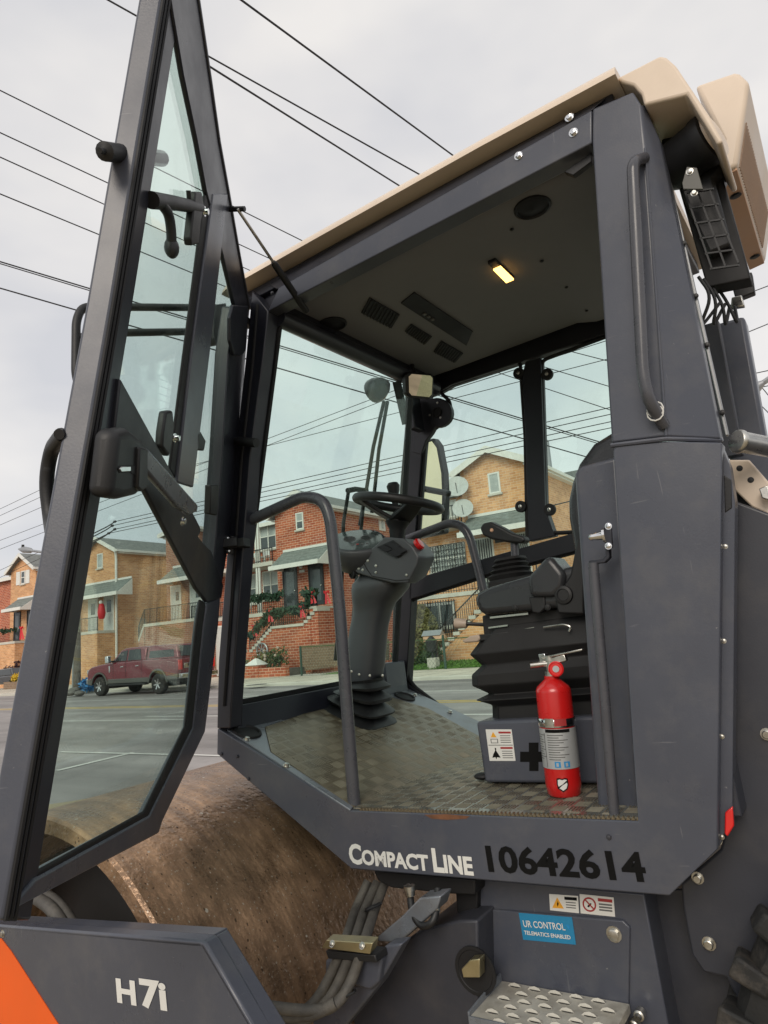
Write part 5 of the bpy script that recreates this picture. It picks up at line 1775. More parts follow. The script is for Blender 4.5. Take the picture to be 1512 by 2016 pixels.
a_ = sp(505, 1348, z=ZS + 0.004)
structure(B().lathe(a_, (0, 0, 1), [(0, 0), (0.45, 0), (0.45, 0.006), (0, 0.008)], 20).obj('manhole_cover', 'bag'))

# ------------------------------------------------------------------ foliage


def leaves(n, sampler, size, seed=1):
    r = random.Random(seed)
    b = B()
    for _ in range(n):
        p = V3(sampler(r))
        a = V3(r.gauss(0, 1), r.gauss(0, 1), r.gauss(0, 1))
        a /= np.linalg.norm(a)
        c = np.cross(a, V3(r.gauss(0, 1), r.gauss(0, 1), r.gauss(0, 1)))
        c /= max(1e-6, np.linalg.norm(c))
        s = size * r.uniform(0.6, 1.3)
        b.add([p - a * s, p + c * s * 0.45, p + a * s, p - c * s * 0.45], [(0, 1, 2, 3)])
    return b


def in_ell(c, rad, shell=0.5):
    c, rad = V3(c), V3(rad)

    def s(r):
        d = V3(r.gauss(0, 1), r.gauss(0, 1), r.gauss(0, 1))
        d /= np.linalg.norm(d)
        k = r.uniform(shell, 1.0) * (1 + 0.12 * math.sin(7 * d[0] + 5 * d[2]) * math.cos(6 * d[1]))
        return c + d * rad * k
    return s


# ------------------------------------------------------------------ houses
F = 32.0


def wx(u, v, Y=None):
    return float(sp(u, v, y=Y if Y else F)[0])


def wz(u, v, Y=None):
    return float(sp(u, v, y=Y if Y else F)[2])


def rect(u0, v0, u1, v1, Y):
    um, vm = (u0 + u1) / 2, (v0 + v1) / 2
    return wx(u0, vm, Y), wx(u1, vm, Y), wz(um, v1, Y), wz(um, v0, Y)


def window(root, r, Y, cols=1, rail=True, pane='pane', frame='trim', sill=True, fw=0.09):
    x0, x1, z0, z1 = r
    b = B()
    yf, yb_ = Y - 0.05, Y + 0.06
    b.box(x0, x1, yf, yb_, z0, z0 + fw).box(x0, x1, yf, yb_, z1 - fw, z1)
    b.box(x0, x0 + fw, yf, yb_, z0 + fw, z1 - fw).box(x1 - fw, x1, yf, yb_, z0 + fw, z1 - fw)
    for k in range(1, cols):
        xm = x0 + (x1 - x0) * k / cols
        b.box(xm - fw / 2, xm + fw / 2, yf + 0.003, yb_, z0 + fw, z1 - fw)
    if rail:
        zm = z0 + (z1 - z0) * 0.5
        b.box(x0 + fw, x1 - fw, yf + 0.006, yb_, zm - 0.035, zm + 0.035)
    o = b.obj('window', frame, root, smooth=0)
    zt = z0 + (z1 - z0) * 0.5
    B().box(x0 + fw * 0.5, x1 - fw * 0.5, Y - 0.015, Y + 0.05, z0 + fw * 0.5, zt if rail else z1 - fw * 0.5).obj('pane', pane if pane != 'half' else 'pane', o, smooth=0)
    if rail:
        B().box(x0 + fw * 0.5, x1 - fw * 0.5, Y - 0.018, Y + 0.05, zt, z1 - fw * 0.5).obj('pane', 'curtain' if pane == 'half' else pane, o, smooth=0)
    if sill:
        B().box(x0 - 0.08, x1 + 0.08, Y - 0.14, Y + 0.02, z0 - 0.1, z0 - 0.002).obj('sill', 'concrete', o, smooth=0)
    return o


def door(root, r, Y, m='dark_door', glass=None):
    x0, x1, z0, z1 = r
    o = B().box(x0, x1, Y - 0.04, Y + 0.05, z0, z1).obj('door', m, root, smooth=0)
    w, h = x1 - x0, z1 - z0
    fr = B()
    fr.box(x0 - 0.09, x0 - 0.002, Y - 0.07, Y + 0.05, z0, z1 + 0.09).box(x1 + 0.002, x1 + 0.09, Y - 0.07, Y + 0.05, z0, z1 + 0.09).box(x0 - 0.002, x1 + 0.002, Y - 0.07, Y + 0.05, z1 + 0.002, z1 + 0.09)
    fr.obj('frame', 'trim' if m == 'white_door' else 'iron', o, smooth=0)
    if glass:
        a, b_, c, d = glass
        B().box(x0 + w * a, x0 + w * c, Y - 0.055, Y - 0.03, z0 + h * b_, z0 + h * d).obj('pane', 'pane', o, smooth=0)
    B().ball((x1 - 0.12 * w, Y - 0.07, z0 + h * 0.46), 0.05, 5).obj('handle', 'zinc', o)
    return o


def awning(root, x0, x1, z0, z1, out, Y=None):
    Y = Y or F
    o = B().prism([V3(x0, Y - out, z0), V3(x0, Y, z1), V3(x0, Y, z1 - 0.12), V3(x0, Y - out, z0 - 0.1)], (x1 - x0, 0, 0)).obj('awning', 'awning', root, smooth=0)
    n = 5
    for k in range(n):
        t0_, t1_ = k / n, (k + 1) / n
        ya, yb_ = Y - out * (1 - t0_), Y - out * (1 - t1_)
        za, zb_ = z0 + (z1 - z0) * t0_, z0 + (z1 - z0) * t1_
        B().prism([V3(x0 - 0.02, ya, za + 0.06), V3(x0 - 0.02, yb_, zb_ + 0.015), V3(x0 - 0.02, yb_, zb_ + 0.003), V3(x0 - 0.02, ya, za + 0.003)], (x1 - x0 + 0.04, 0, 0)).obj('shingle_course', 'awning', o, smooth=0)
    B().box(x0 - 0.06, x1 + 0.06, Y - out - 0.1, Y - out - 0.002, z0 - 0.16, z0 + 0.1).obj('fascia', 'trim', o, smooth=0)
    for x in (x0 - 0.06, x1 + 0.025):
        B().prism([V3(x, Y - out - 0.002, z0 - 0.15), V3(x, Y - 0.01, z0 - 0.15), V3(x, Y - 0.01, z1 - 0.02), V3(x, Y - out - 0.002, z0 + 0.02)], (0.035, 0, 0)).obj('cheek', 'trim', o, smooth=0)
    B().box(x0, x1, Y - 0.06, Y - 0.004, z1 + 0.01, z1 + 0.16).obj('flashing', 'trim', o, smooth=0)
    return o


def gable(root, x0, x1, ze, za, wall, depth=14, trimw=0.28, roofdepth=None):
    xm = (x0 + x1) / 2
    b = B()
    b.prism([V3(x0, F, 0.05), V3(x1, F, 0.05), V3(x1, F, ze), V3(xm, F, za - 0.18), V3(x0, F, ze)], (0, depth, 0))
    b.obj('wall', wall, root, smooth=0)
    ov, ey = 0.32, 0.4
    sl = (za - ze) / (xm - x0)
    for s, xe in ((-1, x0), (1, x1)):
        xo = xe + s * ov
        ro = B().prism([V3(xo, F - ey, ze - ov * sl), V3(xm, F - ey, za), V3(xm, F - ey, za - 0.14), V3(xo, F - ey, ze - ov * sl - 0.14)], (0, depth + 0.8, 0)).obj('roof', 'shingle', root, smooth=0)
        B().prism([V3(xo - s * -0.02, F - ey - 0.06, ze - ov * sl + 0.03), V3(xm, F - ey - 0.06, za + 0.03), V3(xm, F - ey - 0.06, za - trimw), V3(xo, F - ey - 0.06, ze - ov * sl - trimw)], (0, 0.055, 0)).obj('rake_trim', 'trim', ro, smooth=0)
        B().box(min(xo, xo + s * 0.14), max(xo, xo + s * 0.14), F - ey, F + depth, ze - ov * sl - 0.2, ze - ov * sl - 0.02).obj('gutter', 'trim', ro, smooth=0)
        B().box(min(xe, xo), max(xe, xo), F + 0.0, F + depth, ze - ov * sl - 0.30, ze - ov * sl - 0.21).obj('soffit', 'trim', ro, smooth=0)
    # hipped cross ridge behind
    B().prism([V3(x0 - 0.2, F + depth * 0.35, ze), V3(x0 - 0.2, F + depth * 0.68, za + 0.35), V3(x0 - 0.2, F + depth, ze)], (x1 - x0 + 0.1, 0, 0)).obj('roof', 'shingle', root, smooth=0)


def railing(root, pts, h=0.9, gap=0.16, name='railing', r=0.022, m='iron'):
    b = B()
    for a, c in zip(pts[:-1], pts[1:]):
        a, c = V3(a), V3(c)
        up_ = V3(0, 0, h)
        b.bar(a + up_, c + up_, 0.06, 0.05)
        b.bar(a + V3(0, 0, 0.1), c + V3(0, 0, 0.1), 0.035, 0.03)
        n = max(2, int(np.linalg.norm(c - a) / gap))
        for k in range(n + 1):
            p = lin(a, c, k / n)
            b.bar(p, p + up_, r * (2.2 if k in (0, n) else 1.0), r * (2.2 if k in (0, n) else 1.0), (0, 1, 0))
    return b.obj(name, m, root, smooth=0)


def stairs(root, xa, za, xb, zb, Ya, Yb, n, m='concrete'):
    for k in range(n):
        x0_, x1_ = xa + (xb - xa) * k / n, xa + (xb - xa) * (k + 1) / n
        zt = za + (zb - za) * (k + 1) / n if zb > za else za + (zb - za) * k / n
        lo, hi = min(x0_, x1_), max(x0_, x1_)
        B().box(lo, hi + 0.04, Ya, Yb, zt - 0.16, zt + 0.002 * k).obj('step', m, root, smooth=0)


def wallpx(root, px, Y, t, m, name='wall'):
    return B().prism([sp(u, v, y=Y) for u, v in px], (0, t, 0)).obj(name, m, root, smooth=0)


def house(name, label, x, group=None):
    return thing(name, label, 'house', (x, F, ZS), group=group)


EZ, AZ = wz(640, 990), wz(585, 966)          # eaves and ridge, alike along the row
PZ = wz(350, 1226, F - 1.6)                  # porch level
WZ0, WZ1 = wz(585, 1110, F - 1.3), wz(590, 1083)

# ---- red brick house with the garlands
gx0, gx1 = wx(543, 1060), wx(643, 1010)
H = house('red_brick_house', 'red brick house with gable, balcony, dark doors and Christmas garlands on its stairs', (gx0 + gx1) / 2)
gable(H, gx0, gx1, EZ, AZ, 'red_brick', depth=17)
window(H, rect(583, 1009, 598, 1043, F), F, 1, True, 'half')
awning(H, wx(531, 1112, F - 1.3), gx1 + 0.15, WZ0, WZ1, 1.3)
d1 = rect(560, 1118, 584, 1184, F)
door(H, (d1[0], d1[1], PZ, d1[3]), F, 'dark_door', (0.2, 0.1, 0.85, 0.92))
d1 = rect(611, 1110, 636, 1180, F)
door(H, (d1[0], d1[1], PZ + 0.2, d1[3]), F, 'dark_door', (0.2, 0.1, 0.85, 0.92))
for u, v in ((592, 1116), (669, 1166)):
    B().ball(sp(u, v, y=F - 0.2), 0.12, 6).obj('porch_light', 'white', H)
B().box(*rect(590, 1122, 600, 1127, F)[:2], F - 0.06, F, *rect(590, 1122, 600, 1127, F)[2:]).obj('house_number', 'white', H, smooth=0)
# recessed half with balcony
R1 = F + 1.3
rx0, rx1 = wx(432, 1060, R1), gx0
B().box(rx0, rx1 + 0.02, R1, R1 + 14, 0.05, EZ - 0.2).obj('wall', 'red_brick', H, smooth=0)
B().prism([V3(rx0 - 0.1, R1 - 0.4, EZ - 0.3), V3(rx0 - 0.1, R1 + 6, AZ + 0.2), V3(rx0 - 0.1, R1 + 12, EZ - 0.3)], (rx1 - rx0 + 2.2, 0, 0)).obj('roof', 'shingle', H, smooth=0)
B().box(rx0 - 0.1, rx1, R1 - 0.5, R1 - 0.41, EZ - 0.45, EZ - 0.2).obj('gutter', 'trim', H, smooth=0)
window(H, rect(466, 1040, 499, 1078, R1), R1, 2, True, 'half')
window(H, rect(512, 1030, 545, 1082, R1), R1, 2, True, 'half')
bz = wz(500, 1110, F - 0.4)
B().box(rx0, rx1 - 0.02, F - 0.4, R1, bz - 0.25, bz).obj('balcony_floor', 'concrete', H, smooth=0)
railing(H, [(rx0, F - 0.35, bz), (rx1 - 0.05, F - 0.35, bz)], 0.85, 0.2, 'balcony_railing')
for u in (502, 507):
    B().box(wx(u, 1080, F - 0.3), wx(u, 1080, F - 0.3) + 0.12, F - 0.32, F - 0.2, PZ + 0.1, EZ - 0.4).obj('downpipe', 'trim', H, smooth=0)
window(H, rect(467, 1132, 506, 1190, R1), R1, 2, True, 'half')
window(H, rect(518, 1123, 550, 1180, R1), R1, 2, True, 'half')
pz2 = wz(492, 1209, F - 1.4)
B().box(rx0, wx(552, 1200, F - 1.4), F - 1.4, R1, pz2 - 0.22, pz2).obj('porch_floor', 'concrete', H, smooth=0)
B().box(rx0 + 0.02, wx(552, 1200, F - 1.4) - 0.02, F - 1.36, R1 + 0.1, 0.05, pz2 - 0.222).obj('porch_base', 'red_brick', H, smooth=0)
railing(H, [(rx0, F - 1.36, pz2), (wx(560, 1200, F - 1.4), F - 1.36, pz2)], 0.95, 0.17)
gd = rect(458, 1232, 470, 1290, F - 1.38)
door(H, (rx0 + 0.3, gd[1], 0.15, gd[3]), F - 1.38, 'white_door')
# stair block in front of the gable
YS2 = F - 2.6
sb = [(488, 1300), (492, 1285), (533, 1243), (534, 1236), (599, 1229), (600, 1216), (624, 1198), (660, 1190), (666, 1312), (562, 1314), (488, 1322)]
P = [sp(u, v, y=YS2) for u, v in sb]
for q in P:
    if q[2] < 1.2 and q is not P[1]:
        pass
P = P[:7] + [V3(gx1 + 0.4, YS2, P[6][2]), V3(gx1 + 0.4, YS2, 0.05), V3(P[0][0], YS2, 0.05)]
B().prism(P, (0, 2.58, 0)).obj('stair_wall', 'red_brick', H, smooth=0)
a_, c_ = sp(492, 1284, y=YS2), sp(534, 1238, y=YS2)
stairs(H, a_[0], a_[2], c_[0], c_[2], YS2 - 0.05, YS2 + 1.1, 8)
B().box(float(c_[0]), float(sp(599, 1230, y=YS2)[0]), YS2 - 0.08, YS2 + 1.2, float(c_[2]), float(c_[2]) + 0.14).obj('landing', 'concrete', H, smooth=0)
e_, g_ = sp(599, 1228, y=YS2), sp(624, 1197, y=YS2)
stairs(H, e_[0], e_[2], g_[0], g_[2], YS2 - 0.05, YS2 + 1.1, 4)
B().box(float(g_[0]), gx1 + 0.45, YS2 - 0.06, F, float(g_[2]), float(g_[2]) + 0.12).obj('porch_floor', 'concrete', H, smooth=0)
B().prism([V3(e_[0], YS2 + 0.04, e_[2] - 0.03), V3(g_[0], YS2 + 0.04, g_[2] - 0.03), V3(g_[0], YS2 + 0.04, e_[2] - 0.03)], (0, 2.4, 0)).obj('stair_wall', 'red_brick', H, smooth=0)
B().box(float(e_[0]), gx1 + 0.38, YS2 + 0.06, F - 0.02, 0.05, float(e_[2]) - 0.02).obj('stair_wall', 'red_brick', H, smooth=0)
B().box(float(g_[0]) - 0.02, gx1 + 0.38, YS2 + 0.05, F - 0.03, 0.06, float(g_[2]) - 0.005).obj('stair_wall', 'red_brick', H, smooth=0)
railing(H, [(a_[0], YS2 + 0.02, a_[2]), (c_[0], YS2 + 0.02, c_[2] + 0.14), (e_[0], YS2 + 0.02, e_[2] + 0.14), (g_[0], YS2 + 0.02, g_[2] + 0.12), (gx1 + 0.3, YS2 + 0.02, g_[2] + 0.12)], 0.9, 0.15, 'stair_railing')
railing(H, [(a_[0], YS2 + 1.05, a_[2]), (c_[0], YS2 + 1.05, c_[2] + 0.14)], 0.9, 0.15, 'stair_railing')
window(H, rect(742, 1008, 757, 1043, F + 3), F - 0.0, 1, True, 'half') if False else None
# side windows on the receding wall
for (u0, v0, u1, v1) in ((744, 1012, 758, 1046),):
    pa, pb_ = sp(u0, v0, x=gx1), sp(u1, v1, x=gx1)
    w = B().box(gx1 + 0.0, gx1 + 0.06, float(pa[1]), float(pb_[1]), float(pb_[2]), float(pa[2])).obj('window', 'trim', H, smooth=0)
    B().box(gx1 + 0.062, gx1 + 0.08, float(pa[1]) + 0.25, float(pb_[1]) - 0.25, float(pb_[2]) + 0.15, float(pa[2]) - 0.1).obj('pane', 'curtain', w, smooth=0)


def garland(label, path, n, rad, seed):
    P_ = [V3(p) for p in path]
    seg = [np.linalg.norm(c - a) for a, c in zip(P_[:-1], P_[1:])]

    def s(r):
        t = r.random() * sum(seg)
        for i, q in enumerate(seg):
            if t <= q:
                break
            t -= q
        k = t / seg[i]
        p = lin(P_[i], P_[i + 1], k) + V3(0, 0, -0.12 * math.sin(k * math.pi * max(1, round(seg[i] / 1.2))) ** 2)
        return p + V3(r.gauss(0, rad), r.gauss(0, rad), r.gauss(0, rad))
    o = leaves(n, s, 0.16, seed).obj('garland', 'leaf', smooth=0)
    return tag(o, label, 'garland')


up9 = V3(0, -0.05, 0.9)
garland('green Christmas garland along the porch railing of the red brick house', [V3(wx(462, 1190, F - 1.4), F - 1.42, pz2 + 0.95), V3(wx(556, 1180, F - 1.4), F - 1.42, pz2 + 0.95)], 700, 0.11, 3)
garland('green Christmas garland climbing the stair railing of the red brick house', [V3(a_[0], YS2, a_[2]) + up9, V3(c_[0], YS2, c_[2]) + up9, V3(e_[0], YS2, e_[2]) + up9, V3(g_[0], YS2, g_[2]) + up9, V3(gx1, YS2, g_[2]) + up9], 1300, 0.11, 4)


def bow(u, v, Y, label, s=1.0):
    c = sp(u, v, y=Y)
    b = B()
    for sg in (-1, 1):
        b.add([c, c + V3(sg * 0.2, -0.06, 0.13) * s, c + V3(sg * 0.25, -0.02, -0.02) * s, c + V3(sg * 0.16, 0.02, -0.1) * s], [(0, 1, 2, 3)])
        b.add([c, c + V3(sg * 0.05 - 0.06, -0.03, 0.0) * s, c + V3(sg * 0.16 + 0.02, -0.06, -0.75) * s, c + V3(sg * 0.16 + 0.16, 0.0, -0.7) * s], [(0, 1, 2, 3)])
    b.ball(c + V3(0, -0.04, 0), 0.08 * s, 5)
    o = b.obj('ribbon_bow', 'bow')
    return tag(o, label, 'bow', 'red bows on the stair railing')


for u, v, lb in ((531, 1203, 'red ribbon bow above the lower flight of the garlanded stairs'), (594, 1194, 'red ribbon bow at the landing corner of the garlanded stairs'),
                 (615, 1166, 'red ribbon bow at the railing before the right dark door of the red house'), (643, 1166, 'red ribbon bow at the wall end of the top porch railing, red house'),
                 (500, 1232, 'red ribbon bow halfway down the lower flight of the garlanded stairs'), (460, 1292, 'red ribbon bow at the foot of the garlanded stairs')):
    bow(u, v, YS2 - 0.15, lb, 0.85)
for k, (u, v) in enumerate(((470, 1193), (484, 1190))):
    c = sp(u, v, y=F - 0.7)
    ch = thing('porch_chair', 'white metal chair on the porch of the red brick house', 'chair', (c[0], c[1], pz2), group='white porch chairs')
    B().box(c[0] - 0.28, c[0] + 0.28, c[1] - 0.25, c[1] + 0.25, pz2 + 0.42, pz2 + 0.47).obj('seat', 'white', ch, smooth=0)
    for sx in (-0.25, 0.25):
        for sy in (-0.22, 0.22):
            B().box(c[0] + sx - 0.025, c[0] + sx + 0.025, c[1] + sy - 0.025, c[1] + sy + 0.025, pz2, pz2 + (0.42 if sy < 0 else 0.95)).obj('leg', 'white', ch, smooth=0)
    bk = B()
    for q in range(5):
        bk.box(c[0] - 0.24 + q * 0.11, c[0] - 0.2 + q * 0.11, c[1] + 0.2, c[1] + 0.23, pz2 + 0.5, pz2 + 0.92)
    bk.obj('backrest', 'white', ch, smooth=0)
for k, (u, v) in enumerate(((492, 1090), (520, 1088))):
    c = sp(u, v, y=F + 0.3)
    ch = thing('balcony_chair', 'white chair on the balcony of the red brick house', 'chair', (c[0], c[1], bz), group='white balcony chairs')
    B().box(c[0] - 0.3, c[0] + 0.3, c[1] - 0.25, c[1] + 0.25, bz + 0.4, bz + 0.46).obj('seat', 'white', ch, smooth=0)
    for sx in (-0.27, 0.27):
        for sy in (-0.22, 0.22):
            B().box(c[0] + sx - 0.03, c[0] + sx + 0.03, c[1] + sy - 0.03, c[1] + sy + 0.03, bz, bz + (0.4 if sy < 0 else 0.85)).obj('leg', 'white', ch, smooth=0)
    B().box(c[0] - 0.24, c[0] + 0.24, c[1] + 0.2, c[1] + 0.24, bz + 0.55, bz + 0.85).obj('backrest', 'white', ch, smooth=0)
c = sp(480, 1090, y=F + 0.2)
tag(B().prism([V3(c[0] - 0.5, c[1] - 0.3, bz), V3(c[0] + 0.5, c[1] - 0.3, bz), V3(c[0] + 0.45, c[1] - 0.3, bz + 0.8), V3(c[0] + 0.2, c[1] - 0.3, bz + 1.0), V3(c[0] - 0.45, c[1] - 0.3, bz + 0.9)], (0, 0.6, 0)).obj('covered_grill', 'iron', bevel=0.05), 'black covered grill on the balcony of the red brick house', 'grill')

# planter and plants before the red house
PY = float(sp(480, 1336, z=ZS)[1])
pl = thing('brick_planter', 'low red brick planter wall before the red brick house', 'planter', (wx(500, 1330, PY), PY, ZS))
pzt = float(sp(510, 1316, y=PY)[2])
B().box(wx(440, 1330, PY), wx(562, 1322, PY), PY, PY + 0.3, ZS - 0.02, pzt).obj('wall', 'red_brick', pl, smooth=0)
B().box(wx(440, 1330, PY), wx(562, 1322, PY), PY + 0.31, PY + 1.6, ZS - 0.02, pzt - 0.1).obj('soil', 'bag', pl, smooth=0)
c = sp(498, 1308, y=PY)
B().box(c[0] - 0.42, c[0] + 0.42, PY - 0.1, PY + 0.6, ZS - 0.02, float(sp(498, 1310, y=PY)[2])).obj('pier', 'red_brick', pl, smooth=0)
zt2 = float(sp(498, 1310, y=PY)[2])
B().loft([[V3(c[0] + sx * 0.5, PY + 0.25 + sy * 0.45, zt2 + 0.002) for sx, sy in ((-1, -1), (1, -1), (1, 1), (-1, 1))], [V3(c[0] + sx * 0.05, PY + 0.25 + sy * 0.05, zt2 + 0.35) for sx, sy in ((-1, -1), (1, -1), (1, 1), (-1, 1))]]).obj('pier_cap', 'trim', pl, smooth=0)
for k, (u, v, w, h, m, lb) in enumerate(((520, 1300, 0.9, 0.8, 'shrub', 'brownish bare shrub behind the brick planter wall'), (546, 1290, 0.8, 1.0, 'hedge', 'rose bush with pale blooms behind the brick planter wall'), (466, 1302, 0.9, 0.7, 'shrub', 'dry shrub at the foot of the garlanded stairs'))):
    c = sp(u, v, y=PY + 0.9)
    t = thing('shrub', lb, 'shrub', (c[0], PY + 0.9, pzt - 0.1))
    leaves(420, in_ell((c[0], PY + 0.9, pzt + h * 0.45), (w, 0.5, h * 0.7), 0.2), 0.1, 20 + k).obj('foliage', m, t, smooth=0)
    st_ = B()
    for q in range(7):
        st_.tube([V3(c[0] + rng.uniform(-0.1, 0.1), PY + 0.9, pzt - 0.12), V3(c[0] + rng.uniform(-w, w) * 0.8, PY + 0.9 + rng.uniform(-0.3, 0.3), pzt + h * rng.uniform(0.6, 1.1))], 0.02, 5)
    st_.obj('stem', 'wood_pole', t)
    if k == 1:
        for q in range(6):
            B().ball(V3(c[0] + rng.uniform(-w, w) * 0.7, PY + 0.4, pzt + h * rng.uniform(0.4, 1.2)), 0.08, 5).obj('rose', 'tan', t)
c = sp(516, 1281, y=YS2 - 0.12)
w = B()
w.tube([c + 0.42 * V3(math.cos(t), 0, math.sin(t)) for t in np.linspace(0, 2 * math.pi, 25)[:-1]], 0.05, 6, closed=True)
for k in range(8):
    w.bar(c, c + 0.42 * V3(math.cos(k * math.pi / 4), 0, math.sin(k * math.pi / 4)), 0.05, 0.05, (0, 1, 0))
tag(w.obj('wheel_ornament', 'steel'), 'grey wagon wheel ornament hung on the brick stair wall', 'ornament')
# white lit post at the stair foot
c = sp(482, 1290, y=YS2 - 0.3)
s_ = B()
for q in range(5):
    s_.ball(V3(c[0] + 0.04 * (-1) ** q, c[1], 0.9 + q * 0.33), 0.15, 5, (0.8, 0.8, 1.15))
tag(s_.obj('garden_ornament', 'white'), 'white stacked garden ornament at the foot of the garlanded stairs', 'ornament')

# retaining wall and green fence right of the red house
FX = wx(592, 1300, PY)
rwall = thing('retaining_wall', 'brown block retaining wall behind the green fence post', 'wall', (FX + 2, PY + 1.5, ZS))
P = [sp(u, v, y=PY + 1.5) for u, v in ((592, 1272), (660, 1266), (760, 1258), (760, 1300), (660, 1312), (592, 1322))]
B().prism([V3(p[0], p[1], max(p[2], 0.05)) for p in P], (0, 0.3, 0)).obj('wall', 'wall_brick', rwall, smooth=0)
fc = thing('chain_link_fence', 'green chain link fence with thin top rail across the front yards', 'fence', (FX, PY, ZS))
ph = float(sp(592, 1272, y=PY)[2])
xs_ = [FX + 0.02, wx(876, 1300, PY), wx(1060, 1300, PY)]
for x in xs_[:2]:
    B().tube([V3(x, PY, ZS), V3(x, PY, ph)], 0.06, 8).obj('post', 'green_post', fc)
fzr = float(sp(850, 1260, y=PY)[2])
B().tube([V3(FX, PY, ph - 0.05), V3(xs_[1], PY, fzr), V3(xs_[2], PY, fzr)], 0.025, 6).obj('top_rail', 'hedge', fc)
ms = B()
x = FX
while x < xs_[1]:
    for sg in (-1, 1):
        ms.bar(V3(x, PY, ZS + 0.05), V3(x + sg * 1.1, PY, ph - 0.1), 0.006, 0.006)
    x += 0.18
ms.obj('wire_mesh', 'green_post', fc, smooth=0, kind='stuff')
structure(B().add([V3(FX + 1.0, PY + 0.15, ZS + 0.01), V3(wx(1080, 1316, PY), PY + 0.15, ZS + 0.01), V3(wx(1080, 1300, PY), PY + 2.6, ZS + 0.24), V3(FX + 4, PY + 2.6, ZS + 0.24)], [(0, 1, 2, 3)]).obj('lawn', 'lawn', smooth=0))
g = leaves(5000, lambda r: V3(r.uniform(FX + 3, wx(1080, 1300, PY)), 0, 0) + (lambda t: V3(0, PY + 0.2 + t * 2.3, ZS + 0.01 + t * 0.2 + r.uniform(0.0, 0.07)))(r.random()), 0.06, 9).obj('grass', 'lawn', smooth=0)
tag(g, 'short green grass before the orange brick house', 'grass')
g['kind'] = 'stuff'
structure(B().add([V3(gx1 + 0.8, PY + 1.4, ZS + 0.012), V3(FX + 3.8, PY - 0.2, ZS + 0.012), V3(FX - 1.2, PY - 0.2, ZS + 0.012), V3(FX - 2.2, PY + 0.0, ZS + 0.012), V3(gx1 - 1, YS2 - 0.05, ZS + 0.012)], [(0, 1, 2, 3, 4)]).obj('concrete_path', 'concrete', smooth=0))

# ---- orange brick house on the right
ox0, ox1 = wx(907, 950), wx(1031, 930)
H2 = house('orange_brick_house', 'orange brick house with grey awning, satellite dishes and barred basement window', (ox0 + ox1) / 2)
oe, oa = wz(1030, 897), wz(966, 880)
gable(H2, ox0, ox1, oe, oa, 'orange_brick', depth=16, trimw=0.34)
window(H2, rect(962, 930, 985, 972, F), F, 1, False, 'curtain', 'trim')
awning(H2, wx(903, 1054, F - 1.3), wx(1062, 1028, F - 1.3), wz(970, 1042, F - 1.3), wz(970, 1013), 1.3)
for (u0, v0, u1, v1) in ((937, 1062, 970, 1110), (1012, 1052, 1040, 1100)):
    r = rect(u0, v0, u1, v1, F)
    door(H2, (r[0], r[1], PZ, r[3]), F, 'white_door')
    gb = B()
    for k in range(8):
        x = r[0] + (r[1] - r[0]) * k / 7
        gb.box(x - 0.02, x + 0.02, F - 0.16, F - 0.12, PZ, r[3])
    gb.obj('door_grille', 'iron', H2, smooth=0)
B().box(*rect(975, 1060, 995, 1068, F)[:2], F - 0.05, F, *rect(975, 1060, 995, 1068, F)[2:]).obj('house_number', 'iron', H2, smooth=0)
R2 = F + 0.9
qx0 = wx(806, 1100, R2)
B().box(qx0, ox0 + 0.02, R2, R2 + 13, 0.05, oe - 1.2).obj('wall', 'orange_brick', H2, smooth=0)
B().prism([V3(qx0 - 0.2, R2 - 0.4, oe - 1.25), V3(qx0 - 0.2, R2 + 6, oe + 0.5), V3(qx0 - 0.2, R2 + 12, oe - 1.25)], (ox0 - qx0 + 0.8, 0, 0)).obj('roof', 'shingle', H2, smooth=0)
r = rect(846, 1072, 919, 1125, R2)
gw = window(H2, r, R2, 2, True, 'curtain', 'trim', fw=0.07)
gb = B()
for k in range(15):
    x = r[0] + (r[1] - r[0]) * k / 14
    gb.box(x - 0.015, x + 0.015, R2 - 0.14, R2 - 0.11, r[2], r[3])
for k in range(6):
    z = r[2] + (r[3] - r[2]) * k / 5
    gb.box(r[0], r[1], R2 - 0.105, R2 - 0.08, z - 0.015, z + 0.015)
for k in range(6):
    for q in range(4):
        cx_ = r[0] + (r[1] - r[0]) * (k + 0.5) / 6
        cz_ = r[2] + (r[3] - r[2]) * (q + 0.5) / 4
        gb.tube([V3(cx_ + 0.13 * math.cos(t), R2 - 0.15, cz_ + 0.13 * math.sin(t)) for t in np.linspace(0, 2 * math.pi, 9)[:-1]], 0.015, 4, closed=True)
gb.obj('window_grille', 'iron', H2, smooth=0)
window(H2, rect(872, 985, 900, 1020, R2), R2, 2, False, 'curtain')
b2 = wz(890, 1030, F - 0.3)
B().box(qx0, ox0 - 0.02, F - 0.3, R2, b2 - 0.22, b2).obj('balcony_floor', 'concrete', H2, smooth=0)
railing(H2, [(qx0, F - 0.25, b2), (ox0 - 0.05, F - 0.25, b2)], 0.95, 0.16, 'balcony_railing')
p2 = wz(866, 1170, F - 1.2)
B().box(qx0, wx(1100, 1150, F - 1.2), F - 1.25, R2, p2 - 0.2, p2).obj('porch_floor', 'concrete', H2, smooth=0)
B().box(qx0 + 0.05, wx(1100, 1150, F - 1.2) - 0.05, F - 1.18, R2 + 0.1, 0.05, p2 - 0.202).obj('porch_base', 'orange_brick', H2, smooth=0)
railing(H2, [(qx0, F - 1.2, p2), (wx(1060, 1150, F - 1.2), F - 1.2, p2)], 1.0, 0.15)
r = rect(836, 1187, 897, 1236, F - 1.18)
window(H2, r, F - 1.18, 2, False, 'pane', 'trim', fw=0.12)
gb = B()
for k in range(14):
    x = r[0] - 0.1 + (r[1] - r[0] + 0.2) * k / 13
    gb.box(x - 0.02, x + 0.02, F - 1.42, F - 1.38, r[2] - 0.3, r[3] + 0.12)
